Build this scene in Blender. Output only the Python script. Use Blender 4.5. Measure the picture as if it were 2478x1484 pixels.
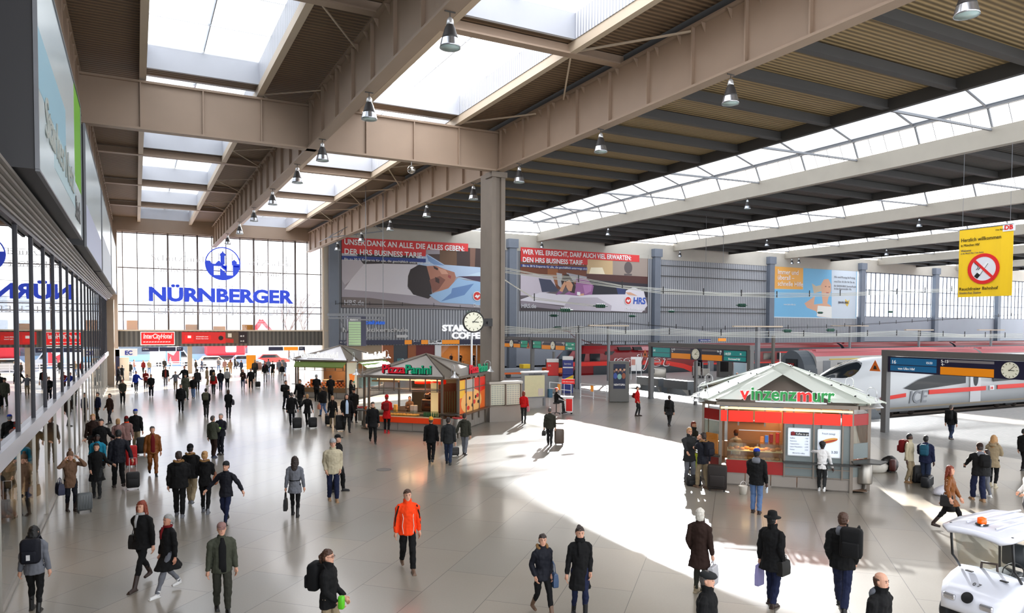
import bpy, math, random
from mathutils import Vector, Matrix
S = bpy.context.scene
for o in list(bpy.data.objects): bpy.data.objects.remove(o)
# ------------------------------------------------ camera, sky, sun, exposure
F, CX, CY, H, W0, H0 = 1740., 1239., 851., 5.35, 2478., 1484.
def vn(v): return v.normalized()
dY = vn(Vector((329-CX, 788-CY, F))); dX = Vector((4566-CX, 808-CY, F)); dX = vn(dX-dY*dX.dot(dY))
dZ = vn(dX.cross(dY)); dZ = -dZ if dZ.y > 0 else dZ
RW = Matrix((dX, dY, dZ))                       # camera (x right, y down, z forward) -> world
CAMP = Vector((0, 0, H))
def ray(u, v): return RW @ Vector((u-CX, v-CY, F))
def fl(u, v, z=0.):
    r = ray(u, v); return CAMP + r*((z-H)/r.z)
def onX(u, v, X):
    r = ray(u, v); return CAMP + r*(X/r.x)
def onY(u, v, Y):
    r = ray(u, v); return CAMP + r*(Y/r.y)
def pr(p):
    c = RW.transposed() @ (Vector(p)-CAMP); return (c.x/c.z*F+CX, c.y/c.z*F+CY, c.z)
cd = bpy.data.cameras.new('camera'); cam = bpy.data.objects.new('camera', cd); S.collection.objects.link(cam); S.camera = cam
cd.sensor_width = 36; cd.lens = F/W0*36; cd.shift_x = 0; cd.shift_y = (CY-H0/2)/W0; cd.clip_end = 800; cd.clip_start = .1
mw = Matrix.Identity(4)
r3 = Matrix((RW @ Vector((1, 0, 0)), RW @ Vector((0, -1, 0)), RW @ Vector((0, 0, -1)))).transposed()
cam.matrix_world = Matrix.Translation(CAMP) @ r3.to_4x4()
S.view_settings.view_transform = 'Standard'; S.view_settings.look = 'None'; S.view_settings.gamma = 1; S.view_settings.use_curve_mapping = False
S.view_settings.exposure = -1.2
try:
    S.cycles.max_bounces = 7; S.cycles.diffuse_bounces = 4; S.cycles.glossy_bounces = 3; S.cycles.transparent_max_bounces = 10
    S.cycles.transmission_bounces = 3; S.cycles.caustics_reflective = False; S.cycles.caustics_refractive = False
    S.cycles.use_denoising = True; S.cycles.sample_clamp_indirect = 6; S.cycles.use_adaptive_sampling = True; S.cycles.adaptive_threshold = .03
except Exception: pass
SUN_AZ = Vector((.633, .774)); SUN_EL = math.radians(22.8)
wd = bpy.data.worlds.new('sky'); S.world = wd; wd.use_nodes = True
nt = wd.node_tree; nt.nodes.clear()
sk = nt.nodes.new('ShaderNodeTexSky'); sk.sky_type = 'NISHITA' if 'NISHITA' in [i.identifier for i in sk.bl_rna.properties['sky_type'].enum_items] else 'HOSEK_WILKIE'
sk.sun_disc = False; sk.sun_elevation = SUN_EL; sk.sun_rotation = math.atan2(SUN_AZ.x, SUN_AZ.y); sk.air_density = 1.2; sk.dust_density = 3.
hz = nt.nodes.new('ShaderNodeMix'); hz.data_type = 'RGBA'; hz.inputs[0].default_value = .8; hz.inputs[7].default_value = (10, 10.3, 10.8, 1)
bg = nt.nodes.new('ShaderNodeBackground'); bg.inputs[1].default_value = .9; wo = nt.nodes.new('ShaderNodeOutputWorld')
nt.links.new(sk.outputs[0], hz.inputs[6]); nt.links.new(hz.outputs[2], bg.inputs[0]); nt.links.new(bg.outputs[0], wo.inputs[0])
sl = bpy.data.lights.new('sun', 'SUN'); sl.energy = 150; sl.angle = math.radians(.8); sl.color = (1, .93, .84)
so = bpy.data.objects.new('sun', sl); S.collection.objects.link(so); so.location = (60, 80, 60)
sd = Vector((SUN_AZ.x*math.cos(SUN_EL), SUN_AZ.y*math.cos(SUN_EL), math.sin(SUN_EL)))
so.rotation_euler = sd.to_track_quat('Z', 'Y').to_euler()
# ------------------------------------------------ helpers
C = S.collection; R = math.radians; PI = math.pi; rnd = random.Random(7)
MATS = {}
def lin(c): return tuple(((x/12.92) if x <= .04045 else ((x+.055)/1.055)**2.4) for x in c)
def mat(name, col=(.5, .5, .5), rough=.6, metal=0., emit=0., noise=0., nscale=8., alpha=1., bump=0., spec=.5, trans=0.):
    """procedural principled material; col is sRGB 0..1"""
    if name in MATS: return MATS[name]
    m = bpy.data.materials.new(name); m.use_nodes = True; n = m.node_tree.nodes; l = m.node_tree.links; b = n['Principled BSDF']
    c = lin(col[:3])+(1,)
    b.inputs['Base Color'].default_value = c; b.inputs['Roughness'].default_value = rough; b.inputs['Metallic'].default_value = metal
    b.inputs['Specular IOR Level'].default_value = spec
    if emit: b.inputs['Emission Color'].default_value = c; b.inputs['Emission Strength'].default_value = emit
    if alpha < 1: b.inputs['Alpha'].default_value = alpha
    if trans: b.inputs['Transmission Weight'].default_value = trans
    if noise or bump:
        tc = n.new('ShaderNodeTexCoord'); t = n.new('ShaderNodeTexNoise'); t.inputs['Scale'].default_value = nscale; t.inputs['Detail'].default_value = 3
        l.new(tc.outputs['Object'], t.inputs['Vector'])
        if noise:
            mx = n.new('ShaderNodeMix'); mx.data_type = 'RGBA'; mx.blend_type = 'MIX'
            mx.inputs[6].default_value = tuple(x*(1-noise) for x in c[:3])+(1,); mx.inputs[7].default_value = tuple(min(1, x*(1+noise)) for x in c[:3])+(1,)
            l.new(t.outputs['Fac'], mx.inputs[0]); l.new(mx.outputs[2], b.inputs['Base Color'])
        if bump:
            bp = n.new('ShaderNodeBump'); bp.inputs['Strength'].default_value = bump; bp.inputs['Distance'].default_value = .02
            l.new(t.outputs['Fac'], bp.inputs['Height']); l.new(bp.outputs[0], b.inputs['Normal'])
    MATS[name] = m; return m
def wavemat(name, c1, c2, axis, scale, rough=.6, bump=.5, metal=0., noise=.12):
    """corrugated sheet: sine bands along one object axis"""
    if name in MATS: return MATS[name]
    m = mat(name, c1, rough, metal); n = m.node_tree.nodes; l = m.node_tree.links; b = n['Principled BSDF']
    tc = n.new('ShaderNodeTexCoord'); w = n.new('ShaderNodeTexWave'); w.wave_type = 'BANDS'; w.bands_direction = axis; w.inputs['Scale'].default_value = scale
    l.new(tc.outputs['Object'], w.inputs['Vector'])
    t = n.new('ShaderNodeTexNoise'); t.inputs['Scale'].default_value = .35; t.inputs['Detail'].default_value = 4; l.new(tc.outputs['Object'], t.inputs['Vector'])
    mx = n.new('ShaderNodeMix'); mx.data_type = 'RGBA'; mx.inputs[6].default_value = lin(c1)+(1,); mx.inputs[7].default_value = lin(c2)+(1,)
    l.new(w.outputs['Fac'], mx.inputs[0])  # light and dark sides of the ribs are put into the colour
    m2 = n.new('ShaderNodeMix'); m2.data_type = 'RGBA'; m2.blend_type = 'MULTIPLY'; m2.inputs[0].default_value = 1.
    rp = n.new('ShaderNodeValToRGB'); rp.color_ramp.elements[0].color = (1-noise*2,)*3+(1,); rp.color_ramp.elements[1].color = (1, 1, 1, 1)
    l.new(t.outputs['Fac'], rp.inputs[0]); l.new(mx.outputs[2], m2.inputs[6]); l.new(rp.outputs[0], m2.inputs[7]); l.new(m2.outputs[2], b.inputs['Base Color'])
    bp = n.new('ShaderNodeBump'); bp.inputs['Strength'].default_value = bump; bp.inputs['Distance'].default_value = .03
    l.new(w.outputs['Fac'], bp.inputs['Height']); l.new(bp.outputs[0], b.inputs['Normal'])
    return m
def glassmat(name, tint=(1, 1, 1), transp=.75, diffuse=.0, rough=.02, f=1.5):
    if name in MATS: return MATS[name]
    m = bpy.data.materials.new(name); m.use_nodes = True; n = m.node_tree.nodes; l = m.node_tree.links; n.clear()
    o = n.new('ShaderNodeOutputMaterial'); tr = n.new('ShaderNodeBsdfTransparent'); tr.inputs[0].default_value = tuple(x*transp for x in tint)+(1,)
    gl = n.new('ShaderNodeBsdfGlossy'); gl.inputs['Roughness'].default_value = rough; gl.inputs[0].default_value = (1, 1, 1, 1)
    fr = n.new('ShaderNodeFresnel'); ge = n.new('ShaderNodeNewGeometry'); mi_ = n.new('ShaderNodeMix'); mi_.inputs[2].default_value = f; mi_.inputs[3].default_value = 1/f; l.new(ge.outputs['Backfacing'], mi_.inputs[0]); l.new(mi_.outputs[0], fr.inputs[0]); mx = n.new('ShaderNodeMixShader')
    l.new(fr.outputs[0], mx.inputs[0]); l.new(gl.outputs[0], mx.inputs[2])
    if diffuse:
        tl = n.new('ShaderNodeBsdfTranslucent'); tl.inputs[0].default_value = tuple(tint)+(1,); m2 = n.new('ShaderNodeMixShader'); m2.inputs[0].default_value = diffuse
        l.new(tr.outputs[0], m2.inputs[1]); l.new(tl.outputs[0], m2.inputs[2]); l.new(m2.outputs[0], mx.inputs[1])
    else: l.new(tr.outputs[0], mx.inputs[1])
    l.new(mx.outputs[0], o.inputs[0]); MATS[name] = m; return m
class MB:
    """collects shapes and links them as ONE mesh object"""
    def __init__(s): s.v = []; s.f = []; s.m = []; s.mi = 0
    def add(s, vs, fs):
        b = len(s.v); s.v += [tuple(x) for x in vs]
        for f in fs: s.f.append([b+i for i in f]); s.m.append(s.mi)
        return s
    def box(s, x0, y0, z0, x1, y1, z1):
        return s.add([(x0, y0, z0), (x1, y0, z0), (x1, y1, z0), (x0, y1, z0), (x0, y0, z1), (x1, y0, z1), (x1, y1, z1), (x0, y1, z1)],
                     [(0, 3, 2, 1), (4, 5, 6, 7), (0, 1, 5, 4), (1, 2, 6, 5), (2, 3, 7, 6), (3, 0, 4, 7)])
    def bar(s, p, q, w, h=None, up=(0, 0, 1)):
        p, q = Vector(p), Vector(q); d = q-p
        if d.length < 1e-6: return s
        d.normalize(); up = Vector(up); r = d.cross(up)
        if r.length < 1e-3: r = d.cross(Vector((1, 0, 0)))
        r.normalize(); u = r.cross(d); h = h or w; r = r*w/2; u = u*h/2
        return s.add([p-r-u, p+r-u, p+r+u, p-r+u, q-r-u, q+r-u, q+r+u, q-r+u], [(0, 1, 2, 3), (7, 6, 5, 4), (0, 4, 5, 1), (1, 5, 6, 2), (2, 6, 7, 3), (3, 7, 4, 0)])
    def rbox(s, x0, y0, z0, x1, y1, z1, r=.03, k=3):
        """box rounded in plan and chamfered top and bottom"""
        pts = []
        for (cx, cy, a0) in ((x1-r, y1-r, 0), (x0+r, y1-r, 90), (x0+r, y0+r, 180), (x1-r, y0+r, 270)):
            for i in range(k+1):
                a = R(a0+90*i/k); pts.append((cx, cy, math.cos(a), math.sin(a)))
        lv = [(z0, 0), (z0+r*.3, .7), (z0+r, 1), (z1-r, 1), (z1-r*.3, .7), (z1, 0)]; n = len(pts); vs = []; fs = []
        for z, q in lv:
            for (cx, cy, ca, sa) in pts: vs.append((cx+ca*r*q, cy+sa*r*q, z))
        for j in range(5):
            for i in range(n): fs.append((j*n+i, j*n+(i+1) % n, (j+1)*n+(i+1) % n, (j+1)*n+i))
        fs.append(tuple(range(n))[::-1]); fs.append(tuple(range(5*n, 6*n)))
        return s.add(vs, fs)
    def loft(s, rings, cap=True, closed=True):
        n = len(rings[0]); vs = [p for r in rings for p in r]; fs = []
        for j in range(len(rings)-1):
            for i in range(n if closed else n-1): fs.append((j*n+i, j*n+(i+1) % n, (j+1)*n+(i+1) % n, (j+1)*n+i))
        if cap: fs.append(tuple(range(n))[::-1]); fs.append(tuple(range((len(rings)-1)*n, len(rings)*n)))
        return s.add(vs, fs)
    def ell(s, secs, n=12):
        """loft of horizontal ellipses: (z, rx, ry, cx, cy)"""
        return s.loft([[(t[3]+t[1]*math.cos(2*PI*i/n), t[4]+t[2]*math.sin(2*PI*i/n), t[0]) for i in range(n)] for t in [tuple(q)+(0,)*(5-len(q)) for q in secs]])
    def tube(s, pts, rad, n=8, cap=True):
        pts = [Vector(p) for p in pts]; k = len(pts); rad = rad if isinstance(rad, (list, tuple)) else [rad]*k; rings = []; pu = None
        for i, p in enumerate(pts):
            d = (pts[min(i+1, k-1)]-pts[max(i-1, 0)])
            if d.length < 1e-7: d = Vector((0, 0, 1))
            d.normalize(); u = pu if pu is not None else (Vector((0, 0, 1)) if abs(d.z) < .9 else Vector((0, 1, 0)))
            u = u-d*u.dot(d)
            if u.length < 1e-4: u = Vector((1, 0, 0))-d*d.x
            u.normalize(); w = d.cross(u); pu = u; r = rad[i]
            rings.append([p+(u*math.cos(2*PI*j/n)+w*math.sin(2*PI*j/n))*r for j in range(n)])
        return s.loft(rings, cap)
    def lathe(s, prof, o=(0, 0, 0), n=20, axis='z', cap=True):
        rings = []
        for r, z in prof:
            rg = []
            for i in range(n):
                a = 2*PI*i/n; c, q = r*math.cos(a), r*math.sin(a)
                rg.append((o[0]+c, o[1]+q, o[2]+z) if axis == 'z' else ((o[0]+z, o[1]+c, o[2]+q) if axis == 'x' else (o[0]+q, o[1]+z, o[2]+c)))
            rings.append(rg)
        return s.loft(rings, cap)
    def sph(s, c, r, n=10, k=6):
        r = r if isinstance(r, (tuple, list)) else (r, r, r)
        return s.loft([[(c[0]+r[0]*math.sin(PI*j/k)*math.cos(2*PI*i/n), c[1]+r[1]*math.sin(PI*j/k)*math.sin(2*PI*i/n), c[2]-r[2]*math.cos(PI*j/k)) for i in range(n)] for j in [.02]+list(range(1, k))+[k-.02]])
    def prism(s, poly, d, M=None):
        """2-D polygon in the xy plane extruded by d along z, moved by M"""
        n = len(poly); vs = [Vector((x, y, 0)) for x, y in poly]+[Vector((x, y, d)) for x, y in poly]
        if M is not None: vs = [M @ v for v in vs]
        fs = [tuple(range(n))[::-1], tuple(range(n, 2*n))]+[(i, (i+1) % n, n+(i+1) % n, n+i) for i in range(n)]
        return s.add(vs, fs)
    def disc(s, r, d, M, c=(0, 0), n=32, r0=0.):
        if r0 <= 0: return s.prism([(c[0]+r*math.cos(2*PI*i/n), c[1]+r*math.sin(2*PI*i/n)) for i in range(n)], d, M)
        rg = []
        for (q, z) in ((r0, 0), (r, 0), (r, d), (r0, d), (r0, 0)): rg.append([M @ Vector((c[0]+q*math.cos(2*PI*i/n), c[1]+q*math.sin(2*PI*i/n), z)) for i in range(n)])
        return s.loft(rg, False)
    def xf(s, M): s.v = [tuple(M @ Vector(p)) for p in s.v]; return s
    def build(s, name, mats, parent=None, smooth=False, loc=None, M=None):
        me = bpy.data.meshes.new(name); me.from_pydata(s.v, [], s.f)
        for m in (mats if isinstance(mats, (list, tuple)) else [mats]): me.materials.append(m)
        for p, i in zip(me.polygons, s.m): p.material_index = i; p.use_smooth = smooth
        me.update(); o = bpy.data.objects.new(name, me); C.objects.link(o)
        if parent is not None: o.parent = parent
        if M is not None: o.matrix_local = M
        elif loc is not None: o.location = loc
        return o
def tag(o, label=None, cat=None, group=None, kind=None):
    if label: o['label'] = label
    if cat: o['category'] = cat
    if group: o['group'] = group
    if kind: o['kind'] = kind
    return o
def empty(name, loc=(0, 0, 0), rz=0., label=None, cat=None, group=None, M=None):
    o = bpy.data.objects.new(name, None); C.objects.link(o); o.empty_display_size = .2
    if M is not None: o.matrix_world = M
    else: o.location = loc; o.rotation_euler = (0, 0, rz)
    return tag(o, label, cat, group)
def copy_tree(o, parent=None):
    c = o.copy(); C.objects.link(c)
    if parent is not None: c.parent = parent
    for ch in [x for x in KIDS.get(o.name, [])]: pass
    return c
KIDS = {}
def dup(root, loc=None, rz=None, label=None, M=None):
    """a copy of a thing with copies of its parts and sub-parts"""
    kids = {}
    for x in root.children_recursive: kids.setdefault(x.parent.name, []).append(x)
    def rec(o, par):
        c = o.copy(); C.objects.link(c)
        if par is not None: c.parent = par
        for k in kids.get(o.name, []): rec(k, c)
        return c
    c = rec(root, None)
    if loc is not None: c.location = loc
    if rz is not None: c.rotation_euler = (0, 0, rz)
    if M is not None: c.matrix_world = M
    if label: c['label'] = label
    return c
def frame(o, right, up):
    """matrix whose x runs along the writing, y up and z towards the reader"""
    r = Vector(right).normalized(); u = Vector(up).normalized(); n = r.cross(u)
    return Matrix.Translation(Vector(o)) @ Matrix((r, u, n)).transposed().to_4x4()
def text(name, s, size, m, parent, M, ext=.01, bold=0., align='LEFT', sx=1., shear=0., spacing=1., fitw=None):
    cu = bpy.data.curves.new(name, 'FONT'); cu.body = s; cu.size = size; cu.extrude = ext; cu.offset = bold; cu.align_x = align; cu.shear = shear; cu.space_character = spacing
    cu.resolution_u = 3
    o = bpy.data.objects.new(name, cu); TEXTQ.append((o, m, parent, M, sx, fitw, name)); C.objects.link(o); return o
TEXTQ = []
def flush_text():
    """turn every queued piece of writing into a mesh, in one pass"""
    bpy.context.view_layer.update(); dg = bpy.context.evaluated_depsgraph_get()
    for (o, m, parent, M, sx, fitw, name) in TEXTQ:
        me = bpy.data.meshes.new_from_object(o.evaluated_get(dg)); me.materials.clear(); me.materials.append(m)
        if fitw and len(me.vertices):
            xs = [v.co.x for v in me.vertices]; sx = fitw/max(1e-6, max(xs)-min(xs))
        if sx != 1.:
            for v in me.vertices: v.co.x *= sx
        cu = o.data; bpy.data.objects.remove(o); bpy.data.curves.remove(cu)
        n = bpy.data.objects.new(name, me); C.objects.link(n); n.parent = parent; n.matrix_local = M
    TEXTQ.clear()
UPZ = (0, 0, 1)
# ------------------------------------------------ materials
beige = mat('painted steel beige', (.62, .54, .47), .55, noise=.10, nscale=.7)
beige2 = mat('painted steel pale', (.76, .70, .62), .55, noise=.08, nscale=.7)
dark = mat('dark steel', (.25, .245, .24), .6, noise=.12, nscale=1.2)
darkb = mat('near black steel', (.12, .12, .13), .5)
greyst = mat('grey steel', (.48, .49, .51), .5, noise=.1, nscale=1.5)
colst = mat('blue grey column steel', (.42, .45, .50), .5, noise=.1, nscale=1.)
brushed = mat('brushed stainless steel', (.62, .60, .57), .35, metal=.85, noise=.1, nscale=3)
alu = mat('bright aluminium', (.80, .81, .82), .3, metal=.6)
white = mat('white paint', (.92, .92, .92), .4)
black = mat('black plastic', (.04, .04, .045), .4)
navy = mat('db navy sign', (.09, .09, .23), .35)
orange = mat('orange sign panel', (1., .60, .04), .4, emit=.25)
redp = mat('bright red paint', (.88, .07, .05), .35)
whem = mat('white lit lettering', (1, 1, 1), .4, emit=1.0)
whitet = mat('white print', (.95, .95, .95), .5)
greyt = mat('grey print', (.35, .35, .37), .5)
blackt = mat('black print', (.03, .03, .03), .5)
glass = glassmat('clear glass', (.93, .96, .97), .9)
conc = mat('concrete', (.55, .54, .52), .75, noise=.12, nscale=2., bump=.1)
# ------------------------------------------------ floor
def floormat():
    m = mat('polished granite slabs', (.62, .60, .56), .22); n = m.node_tree.nodes; l = m.node_tree.links; b = n['Principled BSDF']
    tc = n.new('ShaderNodeTexCoord'); mp = n.new('ShaderNodeMapping'); mp.inputs['Rotation'].default_value = (0, 0, R(-45)); mp.inputs['Location'].default_value = (.35, .75, 0)
    l.new(tc.outputs['Object'], mp.inputs[0])
    br = n.new('ShaderNodeTexBrick'); br.inputs['Scale'].default_value = 1.; br.inputs['Brick Width'].default_value = 2.7; br.inputs['Row Height'].default_value = 1.35
    br.inputs['Mortar Size'].default_value = .007; br.inputs['Mortar Smooth'].default_value = .3; br.inputs['Bias'].default_value = 0
    br.inputs['Color1'].default_value = lin((.60, .565, .515))+(1,); br.inputs['Color2'].default_value = lin((.56, .545, .51))+(1,); br.inputs['Mortar'].default_value = lin((.2, .19, .18))+(1,)
    l.new(mp.outputs[0], br.inputs['Vector'])
    t = n.new('ShaderNodeTexNoise'); t.inputs['Scale'].default_value = .25; t.inputs['Detail'].default_value = 5; l.new(tc.outputs['Object'], t.inputs['Vector'])
    t2 = n.new('ShaderNodeTexNoise'); t2.inputs['Scale'].default_value = 28; t2.inputs['Detail'].default_value = 2; l.new(tc.outputs['Object'], t2.inputs['Vector'])
    r1 = n.new('ShaderNodeValToRGB'); r1.color_ramp.elements[0].position = .3; r1.color_ramp.elements[1].position = .75
    r1.color_ramp.elements[0].color = (.80, .78, .75, 1); r1.color_ramp.elements[1].color = (1, 1, 1, 1); l.new(t.outputs['Fac'], r1.inputs[0])
    r2 = n.new('ShaderNodeValToRGB'); r2.color_ramp.elements[0].color = (.88, .88, .87, 1); r2.color_ramp.elements[1].color = (1.05, 1.05, 1.05, 1); l.new(t2.outputs['Fac'], r2.inputs[0])
    m1 = n.new('ShaderNodeMix'); m1.data_type = 'RGBA'; m1.blend_type = 'MULTIPLY'; m1.inputs[0].default_value = 1; l.new(br.outputs['Color'], m1.inputs[6]); l.new(r1.outputs[0], m1.inputs[7])
    m2 = n.new('ShaderNodeMix'); m2.data_type = 'RGBA'; m2.blend_type = 'MULTIPLY'; m2.inputs[0].default_value = 1; l.new(m1.outputs[2], m2.inputs[6]); l.new(r2.outputs[0], m2.inputs[7])
    l.new(m2.outputs[2], b.inputs['Base Color'])
    mr = n.new('ShaderNodeMapRange'); mr.inputs[3].default_value = .26; mr.inputs[4].default_value = .38; l.new(t.outputs['Fac'], mr.inputs[0]); l.new(mr.outputs[0], b.inputs['Roughness'])
    b.inputs['Specular IOR Level'].default_value = 1.0; b.inputs['Coat Weight'].default_value = .45; b.inputs['Coat Roughness'].default_value = .13
    return m
fm = floormat()
def pavemat():
    m = mat('platform pavers', (.66, .66, .66), .35); n = m.node_tree.nodes; l = m.node_tree.links; b = n['Principled BSDF']
    tc = n.new('ShaderNodeTexCoord'); br = n.new('ShaderNodeTexBrick'); br.inputs['Scale'].default_value = 1.; br.inputs['Brick Width'].default_value = .32; br.inputs['Row Height'].default_value = .16
    br.inputs['Mortar Size'].default_value = .008; br.inputs['Color1'].default_value = lin((.56, .55, .54))+(1,); br.inputs['Color2'].default_value = lin((.50, .50, .49))+(1,); br.inputs['Mortar'].default_value = lin((.36, .36, .36))+(1,)
    l.new(tc.outputs['Object'], br.inputs['Vector']); l.new(br.outputs['Color'], b.inputs['Base Color'])
    bp = n.new('ShaderNodeBump'); bp.inputs['Strength'].default_value = .4; bp.inputs['Distance'].default_value = .01; l.new(br.outputs['Fac'], bp.inputs['Height']); bp.invert = True; l.new(bp.outputs[0], b.inputs['Normal'])
    return m
pm = pavemat()
asph = mat('asphalt', (.62, .63, .66), .8, noise=.1, nscale=1)
def struct(name, mb, m, **k): return tag(mb.build(name, m, **k), kind='structure')
struct('floor', MB().box(-14, -4, -.3, 32.3, 96, 0), fm)
# concourse strip and platforms on the track side; the track beds lie 0.8 m lower between them
PLATS = ((2, 27.6), (36.9, 44.2), (52.0, 67.7), (72.9, 79.5))           # y ranges of the platforms
b = MB(); b.box(32.3, -4, -.3, 38.5, 88, 0)
struct('floor_paved_strip', b, pm)
b = MB()
for y0, y1 in PLATS: b.box(38.5, y0, -.3, 190, y1, 0)
struct('floor_platforms', b, pm)
b = MB()
for y0, y1 in PLATS:
    b.box(38.3, y0+.02, -1.1, 190, y1-.02, -.3)
b.box(33.3, -4, -1.1, 38.48, 88, -.3)
struct('trim_platform_walls', b, conc)
struct('floor_track_bed', MB().box(38.3, -10, -1.25, 190, 90, -1.05), mat('ballast', (.30, .28, .26), .9, noise=.3, nscale=9, bump=.5))
struct('floor_plaza_outside', MB().box(-90, 90.4, -.35, 130, 200, -.05), asph)
# ------------------------------------------------ north wall (y = 88)
YN = 88.
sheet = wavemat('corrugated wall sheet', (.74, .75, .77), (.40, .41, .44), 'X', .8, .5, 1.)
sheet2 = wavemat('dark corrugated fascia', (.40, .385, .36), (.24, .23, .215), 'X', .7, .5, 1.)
wallc = mat('pale concrete wall', (.72, .70, .66), .8, noise=.12, nscale=.5)
# the lintel over the street exit
struct('wall_north_lintel', MB().box(-2.2, YN, 3.05, 20.7, YN+.5, 4.75), sheet2)
struct('trim_window_ledge', MB().box(-2.2, YN-.12, 4.75, 20.7, YN+.6, 4.9), beige2)
struct('wall_north_head', MB().box(-2.2, YN+.05, 15.45, 20.7, YN+.6, 21), beige)
# window of the hall
XM = [-1.9, -1.2, .2, 1.8, 3.2, 4.8, 6.2, 7.7, 9.2, 10.7, 12.2, 13.8, 15.5, 16.9, 18.3, 19.9]
fr = MB()
for x in XM: fr.box(x-.045, YN+.1, 4.9, x+.045, YN+.35, 15.45)
for z in (6.85, 7.6, 11.6, 15.35): fr.box(-2, YN+.14, z-.05, 20, YN+.30, z+.05)
for x in (3.2, 6.2, 12.2, 16.9): fr.box(x-.09, YN+.06, 4.9, x+.09, YN+.4, 15.45)
w = struct('window_1', fr, mat('brown window frames', (.34, .30, .28), .5))
tag(MB().box(-2, YN+.21, 4.9, 20, YN+.225, 15.4).build('pane', glassmat('hall window glass', (.97, .98, 1), .96), w))
bl = mat('wooden shutter', (.90, .60, .22), .6, noise=.15, nscale=6)
for x0, x1, z1 in ((-.9, .15, 5.9), (4.9, 6.15, 5.5), (10.9, 12.1, 5.5), (7.8, 9.1, 5.3)): MB().box(x0, YN+.4, 4.9, x1, YN+.46, z1).build('shutter', bl, w)
# piers
struct('wall_north_pier', MB().box(20.1, YN-.1, 0, 21.1, YN+.9, 18), wallc)
struct('wall_north_pier.001', MB().box(-2.6, YN-.9, 0, -1.7, YN+.6, 16.2), beige)
struct('wall_north_pier.002', MB().box(5.1, YN+.05, 0, 5.55, YN+.6, 3.05), mat('tan stone', (.66, .58, .50), .7, noise=.1, nscale=2))
struct('wall_north_corner', MB().box(-2.6, 73.2, 0, -1.75, 74.6, 7.7), mat('tan stone', (.66, .58, .50), .7))
# long wall beside the trains: sheet, columns, windows
COLX = [21.3, 45.75, 70.7, 95., 118.3, 140.4, 162.]
ws = MB()
ws.box(21.1, YN, 3.0, 117.5, YN+.3, 15.9)
struct('wall_north', ws, sheet)
struct('wall_north_band', MB().box(21.1, YN-.05, 15.9, 190, YN+.5, 18.2), wallc)
struct('wall_north_low', MB().box(117.5, YN, 2.2, 190, YN+.3, 7.6), mat('grey panel wall', (.60, .62, .66), .6, noise=.06, nscale=.4))
struct('wall_north_base', MB().box(44, YN, -1.1, 190, YN+.3, 3.0), mat('grey panel wall', (.60, .62, .66), .6))
for i, x in enumerate(COLX):
    cb = MB().box(x-.55, YN-.75, -.3, x+.55, YN+.02, 17.2)
    cb.box(x-.75, YN-.9, 16.2, x+.75, YN, 17.4)
    struct('trim_wall_column', cb, colst)
fr = MB()
for k in range(3):
    x0 = COLX[4+k]+.6; x1 = (COLX[5+k] if k < 2 else 190)-.6; n = 16 if k < 2 else 20
    for i in range(n+1):
        x = x0+(x1-x0)*i/n; w_ = .14 if i % 3 == 0 else .06; fr.box(x-w_/2, YN+.05, 7.6, x+w_/2, YN+.25, 15.9)
    for z in (7.65, 10.2, 12.6, 15.8): fr.box(x0, YN+.08, z-.05, x1, YN+.22, z+.05)
w2 = struct('window_2', fr, mat('dark window bars', (.33, .33, .38), .5))
MB().box(118.9, YN+.14, 7.6, 190, YN+.16, 15.9).build('pane', glassmat('dusty glass', (.55, .6, .66), .6, .45), w2)
# horizontal ledges on the bare sheet bay
lb = MB()
for z in (15.0, 13.4, 11.0, 8.6, 7.9): lb.box(71.6, YN-.2, z-.05, 94.2, YN, z+.05)
struct('trim_sheet_rails', lb, dark)
# shops below the sheet wall, x 21..44
sh = MB(); sh.box(21.1, YN, 0, 27.5, YN+.4, 3.0)
struct('wall_north_shops', sh, mat('cream shop wall', (.66, .58, .48), .6, noise=.08))
struct('trim_shop_pillars', MB().box(27.6, YN-.05, 0, 29.0, YN+.4, 3).box(30.9, YN-.05, 0, 32.0, YN+.4, 3), mat('orange brown cladding', (.62, .34, .16), .5))
d1 = struct('door_1', MB().box(29.0, YN+.05, 0, 30.9, YN+.2, 3), mat('dark grey door', (.20, .22, .25), .4))
MB().box(29.5, YN+.03, .9, 30.4, YN+.05, 1.3).build('notice', mat('teal notice', (.3, .5, .52), .5), d1)
d2 = struct('door_2', MB().box(32.0, YN+.05, 1.2, 34.6, YN+.2, 3), mat('maroon shutter', (.42, .10, .10), .5))
MB().box(32.0, YN+.05, 0, 34.6, YN+.2, 1.2).build('lower_panel', mat('dark grey door', (.2, .22, .25)), d2)
struct('trim_shop_white_jamb', MB().box(34.6, YN-.1, 0, 35.4, YN+.4, 3), white)
# cafe interior behind glass
struct('wall_cafe_back', MB().box(35.4, 93.5, 0, 56, 93.7, 3.4), mat('warm cafe wall', (.75, .52, .28), .6, noise=.2, nscale=2))
struct('ceiling_cafe', MB().box(35.4, YN+.3, 3.0, 56, 93.7, 3.2), mat('cafe ceiling', (.4, .32, .24), .6))
struct('floor_cafe', MB().box(35.4, YN, -.2, 56, 93.7, 0), mat('cafe floor', (.3, .24, .2), .5))
fr = MB()
for i in range(8): fr.box(35.4+i*2.6, YN+.02, 0, 35.52+i*2.6, YN+.16, 3)
fr.box(35.4, YN+.02, 2.9, 56, YN+.16, 3.0)
w3 = struct('window_3', fr, alu)
MB().box(35.5, YN+.08, 0, 44.9, YN+.09, 2.95).build('pane', glass, w3)
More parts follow.
